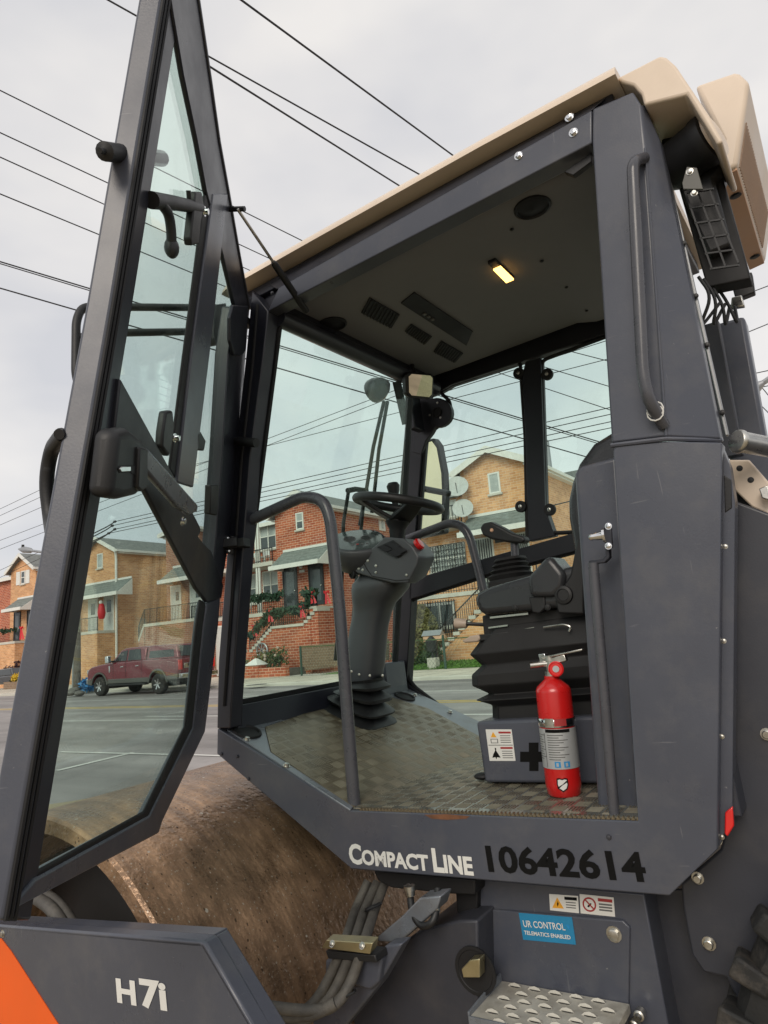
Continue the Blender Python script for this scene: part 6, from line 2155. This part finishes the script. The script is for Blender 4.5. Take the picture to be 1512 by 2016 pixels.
for z in (r[2] - 0.25, r[2] + 0.2, r[3] + 0.02):
    gb.box(r[0] - 0.15, r[1] + 0.15, F - 1.375, F - 1.35, z - 0.025, z + 0.025)
gb.obj('window_bars', 'iron', H2, smooth=0)
# front stairs rising to the right
Y2 = F - 2.3
sa, sb_ = sp(862, 1285, y=Y2), sp(955, 1190, y=Y2)
sz0 = max(0.2, float(sa[2]))
stairs(H2, float(sa[0]), sz0, float(sb_[0]), float(sb_[2]), Y2, Y2 + 1.0, 9)
B().prism([V3(sa[0], Y2 + 0.03, 0.05), V3(sb_[0] + 3, Y2 + 0.03, 0.05), V3(sb_[0] + 3, Y2 + 0.03, sb_[2] - 0.2), V3(sb_[0], Y2 + 0.03, sb_[2] - 0.2), V3(sa[0], Y2 + 0.03, sz0 - 0.16)], (0, 1.0, 0)).obj('stair_wall', 'orange_brick', H2, smooth=0)
railing(H2, [(sa[0], Y2 + 0.08, sz0), (sb_[0], Y2 + 0.08, sb_[2]), (sb_[0] + 3, Y2 + 0.08, sb_[2])], 1.0, 0.14, 'stair_railing')
B().box(float(wx(1070, 880, F + 8)), float(wx(1079, 880, F + 8)), F + 8, F + 8.3, oe, float(wz(1075, 866, F + 8))).obj('flue_pipe', 'steel', H2)
w1, w2 = sp(1080, 997, y=F - 0.1), sp(1130, 985, y=F - 0.1)
B().tube([w1, w2], 0.03, 6).obj('conduit', 'iron', H2)
for k, (u, v, r_) in enumerate(((899, 957, 0.62), (911, 1000, 0.55))):
    c = sp(u, v, y=F - 0.7)
    t = thing('satellite_dish', 'satellite dish on the corner of the orange brick house', 'satellite dish', c, group='satellite dishes on the orange house')
    ax_ = V3(0.35, -0.85, 0.35)
    B().lathe(c, ax_, [(0.0, -0.1), (r_ * 0.5, -0.075), (r_, 0.0), (r_ * 0.98, 0.012), (r_ * 0.5, -0.055), (0, -0.08)], 22).obj('reflector', 'dish', t)
    B().tube([c + V3(0, 0.05, -r_ * 0.9), c + ax_ * 0.6 + V3(0, 0, -0.15)], 0.025, 6).obj('feed_arm', 'steel', t)
    B().tube([c + V3(0, 0.1, 0), c + V3(0.25, 0.75, -0.2)], 0.035, 6).obj('mount', 'steel', t)

# shrubs of the orange house
c = sp(828, 1245, y=F - 2.6)
t = thing('conical_evergreen', 'tall clipped columnar evergreen before the orange brick house', 'evergreen', (c[0], F - 2.6, ZS))
ezt = float(sp(828, 1192, y=F - 2.6)[2])


def cyp(r):
    k = r.random()
    a = r.uniform(0, 2 * math.pi)
    rad = 0.95 * (math.sin(math.pi * min(1, 0.12 + k * 0.86)) ** 0.55) * r.uniform(0.82, 1.0)
    return V3(c[0] + rad * math.cos(a), F - 2.6 + rad * math.sin(a), ZS + 0.1 + k * (ezt - ZS - 0.1))


leaves(6500, cyp, 0.11, 31).obj('crown', 'shrub', t, smooth=0)
B().tube([V3(c[0], F - 2.6, ZS - 0.02), V3(c[0], F - 2.6, ezt - 0.4)], [0.12, 0.03], 8).obj('trunk', 'wood_pole', t)
for k, (u, v, w, h) in enumerate(((806, 1285, 1.1, 0.75), (842, 1278, 0.8, 0.8))):
    c2 = sp(u, v, y=F - 3.0)
    t = thing('low_shrub', ('low green shrub at the foot of the columnar evergreen, beside the window post', 'variegated low shrub between the columnar evergreen and the mailbox')[k], 'shrub', (c2[0], F - 3.0, ZS))
    leaves(700, in_ell((c2[0], F - 3.0, ZS + h * 0.7), (w, 0.7, h * 0.75), 0.3), 0.1, 40 + k).obj('foliage', 'hedge', t, smooth=0)
    st_ = B()
    for q in range(5):
        st_.tube([V3(c2[0], F - 3.0, ZS - 0.05), V3(c2[0] + rng.uniform(-w, w) * 0.6, F - 3 + rng.uniform(-0.3, 0.3), ZS + h)], 0.02, 5)
    st_.obj('stem', 'wood_pole', t)
# mailbox on post
c = sp(857, 1256, y=PY + 0.8)
t = thing('mailbox', 'reddish mailbox with grey lid on a dark post behind the fence', 'mailbox', (c[0], PY + 0.8, ZS))
B().box(c[0] - 0.55, c[0] + 0.45, PY + 0.6, PY + 1.0, c[2] - 0.14, c[2] + 0.12).obj('box', 'peach', t, bevel=0.03)
B().prism([V3(c[0] - 0.6, PY + 0.55, c[2] + 0.12), V3(c[0] - 0.6, PY + 0.8, c[2] + 0.36), V3(c[0] - 0.6, PY + 1.05, c[2] + 0.12)], (1.0, 0, 0)).obj('lid', 'steel', t)
B().box(c[0] - 0.06, c[0] + 0.06, PY + 0.74, PY + 0.86, ZS, c[2] - 0.14).obj('post', 'iron', t)
c = sp(852, 1290, y=PY + 0.6)
t = thing('garden_lantern', 'dark lantern on a short grey pedestal behind the fence', 'lantern', (c[0], PY + 0.6, ZS))
B().box(c[0] - 0.22, c[0] + 0.22, PY + 0.4, PY + 0.8, ZS - 0.02, ZS + 0.5).obj('pedestal', 'concrete', t, bevel=0.02)
B().lathe((c[0], PY + 0.6, ZS + 0.5), (0, 0, 1), [(0.06, 0), (0.06, 0.2), (0.25, 0.3), (0.3, 0.75), (0.1, 0.95), (0, 0.98)], 10).obj('lamp_head', 'iron', t)

# ---- left orange house and its brown neighbour
lx0, lx1 = wx(163, 1080), wx(231, 1085)
le, la = wz(231, 1078), wz(198, 1058)
H3 = house('tan_brick_house', 'tan brick house with white doors behind the maroon pickup truck', (lx0 + lx1) / 2)
gable(H3, lx0, lx1, le, la, 'orange_brick', depth=20)
window(H3, rect(192, 1090, 203, 1119, F), F, 1, False, 'curtain')
awning(H3, lx0 - 0.1, wx(230, 1168, F - 1.3), wz(205, 1170, F - 1.3), wz(205, 1148), 1.3)
lp_ = wz(205, 1240, F - 1.6)
for (u0, v0, u1, v1) in ((176, 1182, 192, 1236), (207, 1175, 224, 1238)):
    r = rect(u0, v0, u1, v1, F)
    door(H3, (r[0], r[1], lp_, r[3]), F, 'white_door', (0.25, 0.55, 0.75, 0.9))
B().box(lx0, lx1 - 0.05, F - 1.7, F, lp_ - 0.2, lp_).obj('porch_floor', 'concrete', H3, smooth=0)
B().box(lx0 + 0.03, lx1 - 0.08, F - 1.65, F - 0.01, 0.05, lp_ - 0.202).obj('porch_base', 'orange_brick', H3, smooth=0)
railing(H3, [(lx0, F - 1.62, lp_), (lx1 - 0.1, F - 1.62, lp_)], 1.0, 0.16)
B().tube(rnd([V3(lx1 + 0.15, F - 0.3, le - 0.2), V3(lx1 + 0.05, F - 0.15, le - 0.8), V3(lx1 + 0.05, F - 0.15, 0.2)], 0.2, 4), 0.09, 8).obj('downpipe', 'trim', H3)
B().lathe(sp(193, 1181, y=F - 0.2), (0, 0, 1), [(0, 0), (0.1, 0.03), (0.1, 0.15), (0, 0.18)], 10).obj('porch_light', 'white', H3)
c = sp(200, 1200, y=F - 0.9)
t = thing('hanging_decoration', 'red hanging figure decoration on the porch of the tan brick house', 'decoration', c)
B().lathe(c, (0, 0, -1), [(0.05, -0.5), (0.16, -0.4), (0.22, -0.2), (0.3, 0.2), (0.26, 0.5), (0.18, 0.7), (0, 0.72)], 14).obj('body', 'bow', t)
B().ball(c + V3(0, -0.05, 0.55), 0.16, 6).obj('head', 'white', t)
# stairs between the houses
sa, sb_ = sp(272, 1262, y=F - 1.8), sp(320, 1232, y=F - 1.8)
l2x0, l2x1 = wx(327, 1100), wx(392, 1080)
H4 = house('brown_brick_house', 'dark red brick house with two white doors right of the tan house', (l2x0 + l2x1) / 2)
gable(H4, l2x0, l2x1, wz(330, 1050), wz(352, 1036), 'brown_brick', depth=15)
awning(H4, wx(312, 1147, F - 1.3), wx(386, 1134, F - 1.3), wz(348, 1140, F - 1.3), wz(350, 1118), 1.3)
lp2 = wz(360, 1220, F - 1.6)
for (u0, v0, u1, v1) in ((339, 1155, 356, 1222), (377, 1148, 397, 1216)):
    r = rect(u0, v0, u1, v1, F)
    door(H4, (r[0], r[1], lp2, r[3]), F, 'white_door', (0.5, 0.6, 0.85, 0.85))
B().box(l2x0 - 0.2, wx(420, 1215, F - 1.6), F - 1.8, F, lp2 - 0.2, lp2).obj('porch_floor', 'concrete', H4, smooth=0)
B().box(l2x0 - 0.15, wx(420, 1215, F - 1.6) - 0.05, F - 1.75, F - 0.01, 0.05, lp2 - 0.202).obj('porch_base', 'brown_brick', H4, smooth=0)
railing(H4, [(l2x0 - 0.2, F - 1.7, lp2), (wx(420, 1215, F - 1.6), F - 1.7, lp2)], 1.0, 0.15)
stairs(H4, float(sa[0]), max(0.3, float(sa[2])), l2x0 - 0.2, lp2, F - 1.8, F - 0.5, 9)
B().prism([V3(sa[0], F - 1.78, 0.05), V3(l2x0 - 0.2, F - 1.78, 0.05), V3(l2x0 - 0.2, F - 1.78, lp2 - 0.2), V3(sa[0], F - 1.78, max(0.1, sa[2] - 0.2))], (0, 1.3, 0)).obj('stair_wall', 'brown_brick', H4, smooth=0)
railing(H4, [(sa[0], F - 1.75, max(0.3, sa[2])), (l2x0 - 0.2, F - 1.75, lp2)], 1.0, 0.15, 'stair_railing')
R4 = F + 1.3
B().box(l2x1, rx0, R4, R4 + 13, 0.05, EZ - 0.2).obj('wall', 'brown_brick', H4, smooth=0)
B().prism([V3(l2x1 - 0.2, R4 - 0.4, EZ - 0.3), V3(l2x1 - 0.2, R4 + 6, AZ + 0.2), V3(l2x1 - 0.2, R4 + 12, EZ - 0.3)], (rx0 - l2x1 + 0.1, 0, 0)).obj('roof', 'shingle', H4, smooth=0)
window(H4, rect(408, 1050, 424, 1085, R4), R4, 2, True, 'pane')

# ---- far left houses
fx0, fx1 = wx(22, 1118), wx(71, 1112)
H5 = house('small_orange_house', 'orange brick house with white shutters and a garlanded porch', (fx0 + fx1) / 2)
gable(H5, fx0, fx1, wz(72, 1112), wz(45, 1090), 'orange_brick', depth=14)
wr = rect(42, 1124, 50, 1150, F)
window(H5, wr, F, 1, True, 'pane')
for x in (wr[0] - 0.75, wr[1] + 0.1):
    B().box(x, x + 0.62, F - 0.06, F, wr[2], wr[3]).obj('shutter', 'trim', H5, smooth=0)
awning(H5, wx(5, 1203, F - 1.3), fx1 + 0.1, wz(38, 1197, F - 1.3), wz(40, 1180), 1.3)
fpz = wz(30, 1262, F - 1.6)
for (u0, v0, u1, v1) in ((29, 1207, 40, 1255), (55, 1203, 67, 1252)):
    r = rect(u0, v0, u1, v1, F)
    door(H5, (r[0], r[1], fpz, r[3]), F, 'dark_door', (0.2, 0.1, 0.8, 0.9))
B().box(fx0 - 4, fx1, F - 1.7, F, fpz - 0.2, fpz).obj('porch_floor', 'concrete', H5, smooth=0)
B().box(fx0 - 4, fx1 - 0.05, F - 1.65, F - 0.01, 0.05, fpz - 0.202).obj('porch_base', 'orange_brick', H5, smooth=0)
railing(H5, [(fx0 - 4, F - 1.62, fpz), (fx1 - 0.1, F - 1.62, fpz)], 1.0, 0.2)
B().box(wx(80, 1150, F), wx(86, 1150, F), F + 2, F + 2.1, wz(83, 1185), wz(83, 1120)).obj('window', 'trim', H5, smooth=0)
garland('green Christmas garland along the porch railing of the orange house with shutters', [V3(fx0 - 4, F - 1.7, fpz + 1.0), V3(fx1, F - 1.7, fpz + 1.0)], 400, 0.1, 8)
bow(43, 1236, F - 1.8, 'red ribbon bow on the porch railing of the orange house with shutters', 1.3)
H6 = house('far_red_house', 'red brick house standing left of the orange house with shutters', fx0 - 5)
B().box(fx0 - 12, fx0 - 0.05, F + 1.2, F + 15, 0.05, wz(10, 1142, F + 1.2)).obj('wall', 'red_brick', H6, smooth=0)
B().prism([V3(fx0 - 12, F + 0.8, wz(10, 1142, F + 1.2)), V3(fx0 - 12, F + 6, wz(10, 1128, F + 1.2)), V3(fx0 - 12, F + 12, wz(10, 1142, F + 1.2))], (12.2, 0, 0)).obj('roof', 'shingle', H6, smooth=0)
B().box(fx0 - 12, fx0, F + 0.7, F + 0.79, wz(10, 1146, F + 1.2), wz(10, 1139, F + 1.2)).obj('gutter', 'trim', H6, smooth=0)

# planter with yellow flowers
PY5 = float(sp(20, 1357, z=ZS)[1])
c = sp(28, 1345, y=PY5)
t = thing('flower_planter', 'brick planter box with yellow flowers before the orange house', 'planter', (c[0], PY5, ZS))
z1_ = float(sp(28, 1342, y=PY5)[2])
B().box(wx(7, 1345, PY5), wx(48, 1345, PY5), PY5, PY5 + 1.2, ZS - 0.02, z1_).obj('wall', 'wall_brick', t, smooth=0)
leaves(900, in_ell((c[0] + 0.2, PY5 + 0.5, z1_ + 0.25), (1.3, 0.6, 0.4), 0.4), 0.1, 50).obj('flowers', 'flower', t, smooth=0)
leaves(300, in_ell((c[0] + 0.2, PY5 + 0.5, z1_ + 0.12), (1.4, 0.6, 0.3), 0.4), 0.12, 51).obj('leaves', 'hedge', t, smooth=0)
c = sp(40, 1318, y=PY5 + 2)
t = thing('purple_shrub', 'dark purple shrub against the porch base of the orange house', 'shrub', (c[0], PY5 + 2, ZS))
leaves(700, in_ell((c[0], PY5 + 2, ZS + 1.0), (2.2, 0.8, 1.1), 0.2), 0.16, 52).obj('foliage', mat('purple_leaf', (0.05, 0.025, 0.035), 0.8, var=0.5), t, smooth=0)
B().tube([V3(c[0], PY5 + 2, ZS - 0.05), V3(c[0], PY5 + 2, ZS + 1.2)], 0.06, 6).obj('stem', 'wood_pole', t)

# ------------------------------------------------------------------ vehicles


def wheel(root, cx, y, z, r, w=0.3, side=-1):
    o = B().lathe((cx, y, z), (0, -side, 0), [(r * 0.55, 0), (r * 0.82, -0.015), (r * 0.95, 0.01), (r, 0.05), (r, w - 0.05), (r * 0.95, w), (r * 0.5, w)], 30).obj('tyre', 'tyre', root)
    B().lathe((cx, y, z), (0, -side, 0), [(0, 0.03), (r * 0.14, 0.02), (r * 0.16, 0.04), (r * 0.5, 0.07), (r * 0.57, 0.0), (r * 0.57, 0.1)], 26).obj('rim', 'truck_grey', o)
    s = B()
    for k in range(6):
        a = k * math.pi / 3 + 0.2
        s.bar(V3(cx, y + 0.02, z), V3(cx + r * 0.54 * math.cos(a), y - 0.0, z + r * 0.54 * math.sin(a)), r * 0.16, 0.04, (0, 1, 0))
    s.obj('spokes', 'chrome', o)
    return o


fw, rw_ = sp(194, 1371, z=0), sp(311, 1367, z=0)
ty0 = float((fw[1] + rw_[1]) / 2)
wb_ = float(rw_[0] - fw[0])
sc_ = wb_ / 4.06
TX = float(fw[0])
T1 = thing('pickup_truck', 'maroon crew cab pickup truck with chrome wheels parked at the far kerb', 'pickup truck', (TX + wb_ / 2, ty0 + 1, 0))


def tpz(x, z):
    return (TX + x * sc_, z * sc_)


def tprism(name, pts, ya, yb_, m, bev=0.03, parent=None, seg=3):
    P = [V3(tpz(x, z)[0], ty0 + ya * sc_, tpz(x, z)[1]) for x, z in pts]
    return B().prism(P, (0, (yb_ - ya) * sc_, 0)).obj(name, m, parent or T1, bev, seg=seg)


def arch(cx, r, n=9):
    return [(cx + r * math.cos(t), 0.42 + r * math.sin(t)) for t in np.linspace(0.25, math.pi - 0.25, n)]


low = [(-0.9, 0.62), (-0.95, 0.95), (-0.86, 1.18), (-0.6, 1.3), (0.1, 1.38), (0.75, 1.42), (3.05, 1.44), (5.32, 1.42), (5.36, 1.0), (5.3, 0.72)] + [(x, z) for x, z in arch(4.06, 0.56)] + [(3.4, 0.62), (0.7, 0.62)] + [(x, z) for x, z in arch(0, 0.56)]
body = tprism('body', low, 0.02, 2.02, 'truck', 0.06)
tprism('cladding', [(-0.85, 0.5), (-0.9, 0.7), (-0.62, 0.8), (-0.62, 0.5)], 0.0, 2.04, 'truck_grey', 0.03)
tprism('cladding', [(0.62, 0.52), (0.62, 0.72), (3.44, 0.72), (3.44, 0.52)], 0.0, 2.04, 'truck_grey', 0.02)
tprism('cladding', [(4.68, 0.58), (4.62, 0.72), (5.34, 0.8), (5.3, 0.6)], 0.0, 2.04, 'truck_grey', 0.02)
tprism('running_board', [(0.75, 0.42), (0.75, 0.5), (3.3, 0.5), (3.3, 0.42)], -0.06, 0.16, 'iron', 0.02)
gh = [(0.72, 1.42), (1.35, 1.93), (1.7, 2.02), (2.95, 2.03), (3.1, 1.98), (3.14, 1.43)]
P0 = [V3(tpz(x, z)[0], ty0 + (0.1 + (z - 1.42) * 0.2) * sc_, tpz(x, z)[1]) for x, z in gh]
P1 = [V3(tpz(x, z)[0], ty0 + (1.94 - (z - 1.42) * 0.2) * sc_, tpz(x, z)[1]) for x, z in gh]
B().loft([P0, P1]).obj('cab', 'truck', T1, 0.05, seg=3)


def side_glass(pts, nm='window', off=0.0):
    P = [V3(tpz(x, z)[0], ty0 + (0.085 + off + (z - 1.42) * 0.2) * sc_, tpz(x, z)[1]) for x, z in pts]
    return B().prism(P, (0, 0.02, 0)).obj(nm, 'car_glass', T1, smooth=0)


side_glass([(0.98, 1.47), (1.42, 1.87), (1.85, 1.93), (1.85, 1.47)])
side_glass([(1.95, 1.47), (1.95, 1.93), (2.72, 1.93), (2.88, 1.47)])
# canopy over the bed
cp = [(3.22, 1.42), (3.26, 1.98), (3.4, 2.03), (5.05, 2.0), (5.28, 1.42)]
P0 = [V3(tpz(x, z)[0], ty0 + (0.1 + (z - 1.42) * 0.16) * sc_, tpz(x, z)[1]) for x, z in cp]
P1 = [V3(tpz(x, z)[0], ty0 + (1.94 - (z - 1.42) * 0.16) * sc_, tpz(x, z)[1]) for x, z in cp]
B().loft([P0, P1]).obj('bed_canopy', 'truck', T1, 0.05, seg=3)
side_glass([(3.38, 1.5), (3.4, 1.93), (4.9, 1.92), (5.02, 1.5)], 'canopy_window')
xr_, zr_ = tpz(5.18, 1.48)
B().prism([V3(tpz(5.27, 1.5)[0], ty0 + 0.25 * sc_, tpz(0, 1.5)[1]), V3(tpz(5.27, 1.5)[0], ty0 + 1.8 * sc_, tpz(0, 1.5)[1]), V3(tpz(5.1, 1.9)[0], ty0 + 1.72 * sc_, tpz(0, 1.92)[1]), V3(tpz(5.1, 1.9)[0], ty0 + 0.32 * sc_, tpz(0, 1.92)[1])], (0.03, 0, 0.01)).obj('rear_window', 'car_glass', T1, smooth=0)
B().box(tpz(5.37, 0)[0], tpz(5.39, 0)[0], ty0 + 0.3 * sc_, ty0 + 1.75 * sc_, tpz(0, 1.0)[1], tpz(0, 1.2)[1]).obj('tailgate_trim', 'chrome', T1, 0.01)
for y in (0.05, 1.8):
    B().box(tpz(5.3, 0)[0], tpz(5.38, 0)[0], ty0 + y * sc_, ty0 + (y + 0.18) * sc_, tpz(0, 0.95)[1], tpz(0, 1.35)[1]).obj('tail_light', 'reflector', T1, 0.01)
    B().box(tpz(-0.97, 0)[0], tpz(-0.72, 0)[0], ty0 + (y - 0.02) * sc_, ty0 + (y + 0.2) * sc_, tpz(0, 0.98)[1], tpz(0, 1.18)[1]).obj('headlight', 'chrome', T1, 0.02)
tprism('rear_bumper', [(5.3, 0.6), (5.3, 0.8), (5.55, 0.8), (5.55, 0.6)], 0.05, 1.99, 'chrome', 0.03)
tprism('front_bumper', [(-1.05, 0.55), (-1.05, 0.78), (-0.85, 0.8), (-0.8, 0.55)], 0.05, 1.99, 'chrome', 0.03)
tprism('wing_mirror', [(0.82, 1.42), (0.8, 1.72), (1.0, 1.74), (1.05, 1.42)], -0.26, -0.08, 'chrome', 0.03)
tprism('mirror_arm', [(0.92, 1.45), (0.92, 1.52), (1.02, 1.52), (1.02, 1.45)], -0.1, 0.12, 'iron', 0.01)
for x in (1.55, 2.6):
    tprism('door_handle', [(x, 1.2), (x, 1.24), (x + 0.22, 1.25), (x + 0.22, 1.21)], -0.01, 0.03, 'chrome', 0.008)
for x in (1.0, 1.9, 2.98):
    tprism('door_gap', [(x, 0.74), (x, 1.42), (x + 0.015, 1.42), (x + 0.015, 0.74)], 0.016, 0.03, 'seal', 0)
tprism('fender_vent', [(0.72, 1.0), (0.7, 1.28), (0.78, 1.3), (0.8, 1.0)], 0.0, 0.03, 'chrome', 0.01)
for cx in (0, 4.06):
    ap = [(cx + 0.56 * math.cos(t), 0.42 + 0.56 * math.sin(t)) for t in np.linspace(0.1, math.pi - 0.1, 13)]
    ap2 = [(cx + 0.63 * math.cos(t), 0.42 + 0.63 * math.sin(t)) for t in np.linspace(math.pi - 0.1, 0.1, 13)]
    tprism('wheel_arch_trim', ap + ap2, -0.01, 0.05, 'truck_grey', 0.0)
    tprism('wheel_well', [(cx - 0.56, 0.3), (cx - 0.56, 0.9), (cx + 0.56, 0.9), (cx + 0.56, 0.3)], 0.4, 1.6, 'seal', 0)
    for y, sd_ in ((0.0, -1), (2.04, 1)):
        wheel(T1, TX + cx * sc_, ty0 + y * sc_, 0.42 * sc_, 0.42 * sc_, 0.28, sd_)
tprism('underbody', [(-0.7, 0.45), (-0.7, 0.66), (5.2, 0.66), (5.2, 0.45)], 0.4, 1.6, 'seal', 0.0)

# black car, only its tail in view
cr_ = sp(27, 1356, z=ZS)
T2 = thing('black_car', 'black car parked beyond the open door frame, beside the flower planter', 'car', (cr_[0] - 2.2, cr_[1] + 0.9, ZS))
CX, CY = float(cr_[0]) - 4.6, float(cr_[1])


def cprism(name, pts, ya, yb_, m, bev=0.05, inset=0.0):
    P = [V3(CX + x, CY + ya + inset * max(0, z - 0.95), z + ZS) for x, z in pts]
    Q = [V3(CX + x, CY + yb_ - inset * max(0, z - 0.95), z + ZS) for x, z in pts]
    return B().loft([P, Q]).obj(name, m, T2, bev, seg=3)


cprism('body', [(0.0, 0.35), (0.02, 0.7), (0.9, 0.92), (4.5, 1.0), (4.58, 0.6), (4.5, 0.35)], 0, 1.85, 'car_black', 0.08)
cprism('cab', [(1.1, 0.93), (1.9, 1.5), (3.8, 1.55), (4.4, 1.0)], 0.08, 1.77, 'car_black', 0.06, 0.3)
cprism('window', [(1.4, 1.02), (2.0, 1.44), (3.6, 1.48), (4.05, 1.05)], 0.055, 1.795, 'car_glass', 0.0, 0.3)
for cx in (0.95, 3.7):
    for y, sd_ in ((0.0, -1), (1.85, 1)):
        wheel(T2, CX + cx, CY + y - 0.02 * (-sd_) * -1, 0.34 + ZS, 0.34, 0.22, sd_)
B().box(CX + 4.52, CX + 4.6, CY + 0.1, CY + 0.5, 0.72 + ZS, 0.88 + ZS).obj('tail_light', 'reflector', T2, 0.02)

# ------------------------------------------------------------------ poles, lamps, litter
pp = sp(152, 1362, z=ZS)
t = thing('utility_pole', 'weathered wooden utility pole at the kerb behind the open door', 'utility pole', (pp[0], pp[1], ZS))
B().tube([V3(pp[0], pp[1], ZS - 0.05), V3(pp[0] - 0.1, pp[1], 13.5)], [0.19, 0.12], 12).obj('pole', 'wood_pole', t)
cz_ = float(sp(190, 1035, y=pp[1])[2])
B().box(pp[0] - 0.6, pp[0] + 0.2, pp[1] - 0.09, pp[1] + 0.09, cz_ - 0.5, cz_ - 0.35).obj('crossarm', 'wood_pole', t)
for k, (u, v) in enumerate(((226, 1027), (221, 1035), (226, 1042), (214, 1050))):
    q = sp(u, v, y=pp[1])
    B().tube(rnd([V3(pp[0] + 0.1, pp[1], float(q[2]) - 0.55), V3(float(q[0]) - 0.55, pp[1], float(q[2]) - 0.15), q], 0.3, 4), 0.03, 6).obj('insulator_arm', 'iron', t)
    B().lathe(q, (1, 0, 0), [(0.04, -0.1), (0.07, -0.05), (0.05, 0), (0.07, 0.05), (0.04, 0.1)], 8).obj('insulator', 'iron', t)
q = sp(160, 1360, z=ZS)
t = thing('sign_post', 'thin grey steel sign post standing right beside the wooden utility pole', 'sign post', (q[0], q[1], ZS))
B().tube([V3(q[0], q[1] - 0.5, ZS - 0.02), V3(q[0], q[1] - 0.5, float(sp(160, 1235, y=q[1])[2]))], 0.05, 8).obj('post', 'steel', t)
B().box(q[0] - 0.2, q[0] + 0.06, q[1] - 0.56, q[1] - 0.52, float(sp(160, 1250, y=q[1])[2]), float(sp(160, 1222, y=q[1])[2])).obj('sign_panel', 'steel', t)
q = sp(165, 1352, y=pp[1] + 0.3)
tag(leaves(260, in_ell((q[0] + 0.3, q[1], ZS + 0.35), (0.75, 0.4, 0.35), 0.3), 0.2, 61).obj('blue_tarp', 'tarp', smooth=0), 'crumpled blue tarp bundle between utility pole and pickup truck', 'tarp')
q = sp(146, 1372, z=0.0)
tb = B()
for k in range(5):
    tb.ball(V3(q[0] + rng.uniform(-0.5, 0.5), q[1] + rng.uniform(-0.2, 0.2), 0.16 + 0.04 * k), 0.25, 6, (1.2, 0.9, 0.6))
tag(tb.obj('trash_bag', 'bag'), 'grey heap of rubbish bags at the foot of the utility pole', 'rubbish')


def street_lamp(label, u0, v0, u1, v1, Y, below, flip=1):
    h, e_ = sp(u0, v0, y=Y), sp(u1, v1, y=Y)
    t = thing('street_lamp', label, 'street lamp', (below, Y, ZS))
    B().tube(rnd([V3(below, Y, 0.05), V3(below, Y, e_[2] - 0.6), e_, lin(e_, h, 0.5)], 1.0, 6), 0.09, 8).obj('pole', 'steel', t)
    d = (h - e_) / np.linalg.norm(h - e_)
    m_ = lin(e_, h, 0.5)
    B().tube([m_, m_ + d * 0.3, lin(m_, h, 0.6), h], [0.08, 0.2, 0.24, 0.06], 10).obj('lamp_head', 'steel', t)
    B().lathe(lin(m_, h, 0.7) + V3(0, 0, 0.15), (0, 0, 1), [(0.1, 0), (0.1, 0.2), (0, 0.22)], 8).obj('photocell', 'iron', t)


e1x = float(sp(120, 1095, y=26)[0])
street_lamp('grey street lamp on curved arm above the orange house with shutters', 37, 1081, 92, 1088, 26.0, e1x)
street_lamp('grey street lamp seen past the rear of the cab', 1478, 770, 1530, 735, 24.0, float(sp(1600, 700, y=24)[0]))

# ------------------------------------------------------------------ overhead wires


def wire(p, q, yp, yq, r=0.017, sag=0.0, label='black overhead wire crossing the sky above the street', group='overhead wires crossing the street'):
    r *= 1.5
    a, c = sp(*p, y=yp), sp(*q, y=yq)
    pts = [lin(a, c, k / 14) - V3(0, 0, sag * 4 * (k / 14) * (1 - k / 14)) for k in range(15)]
    return tag(B().tube(pts, r, 6).obj('overhead_wire', 'wire'), label, 'wire', group)


for (p, q) in (((-60, 148), (760, 556)), ((-60, 233), (640, 560)), ((-60, 282), (520, 545)), ((-60, 357), (560, 612))):
    wire(p, q, 9, 24, 0.014)
for (p, q, r) in (((-60, 497), (1330, 915), 0.016), ((-60, 501), (1330, 919), 0.012), ((-60, 550), (1330, 950), 0.016)):
    wire(p, q, 10, 32, r)
for (p, q, r) in (((430, -33), (960, 356), 0.014), ((120, -52), (900, 385), 0.014), ((330, 79), (860, 412), 0.014)):
    wire(p, q, 7, 16, r)
for (p, q) in (((-100, 1120), (870, 744)), ((-100, 1102), (900, 722)), ((330, 928), (1400, 655)),
               ((-80, 1040), (120, 945)), ((-80, 1052), (120, 960)), ((-80, 1068), (120, 982)), ((-80, 1160), (130, 1062)), ((-80, 1175), (130, 1075))):
    wire(p, q, 27.5, 27.5, 0.011, label='black utility line running along the row of houses', group='utility lines along the houses')
for k, (u, v) in enumerate(((226, 1027), (221, 1035), (226, 1042), (214, 1050))):
    wire((u, v), (u + 1180, v - 272 + 8 * k), float(pp[1]), float(pp[1]) + 3, 0.011, label='utility line leaving the insulators of the wooden pole', group='lines from the wooden pole')
for (p, q) in (((880, 770), (1260, 650)), ((880, 700), (1330, 850)), ((930, 680), (1330, 800)), ((1000, 660), (1330, 745))):
    wire(p, q, 26, 30, 0.012)
for (p, q) in (((1440, 690), (1580, 860)), ((1440, 745), (1580, 715)), ((1440, 775), (1580, 745)), ((1440, 740), (1580, 880)), ((1480, 575), (1560, 545)), ((1470, 655), (1580, 610))):
    wire(p, q, 26, 26, 0.011, label='black overhead wire seen past the rear of the cab', group='wires past the rear of the cab')
for o in BASES:
    if '_base' in o:
        del o['_base']
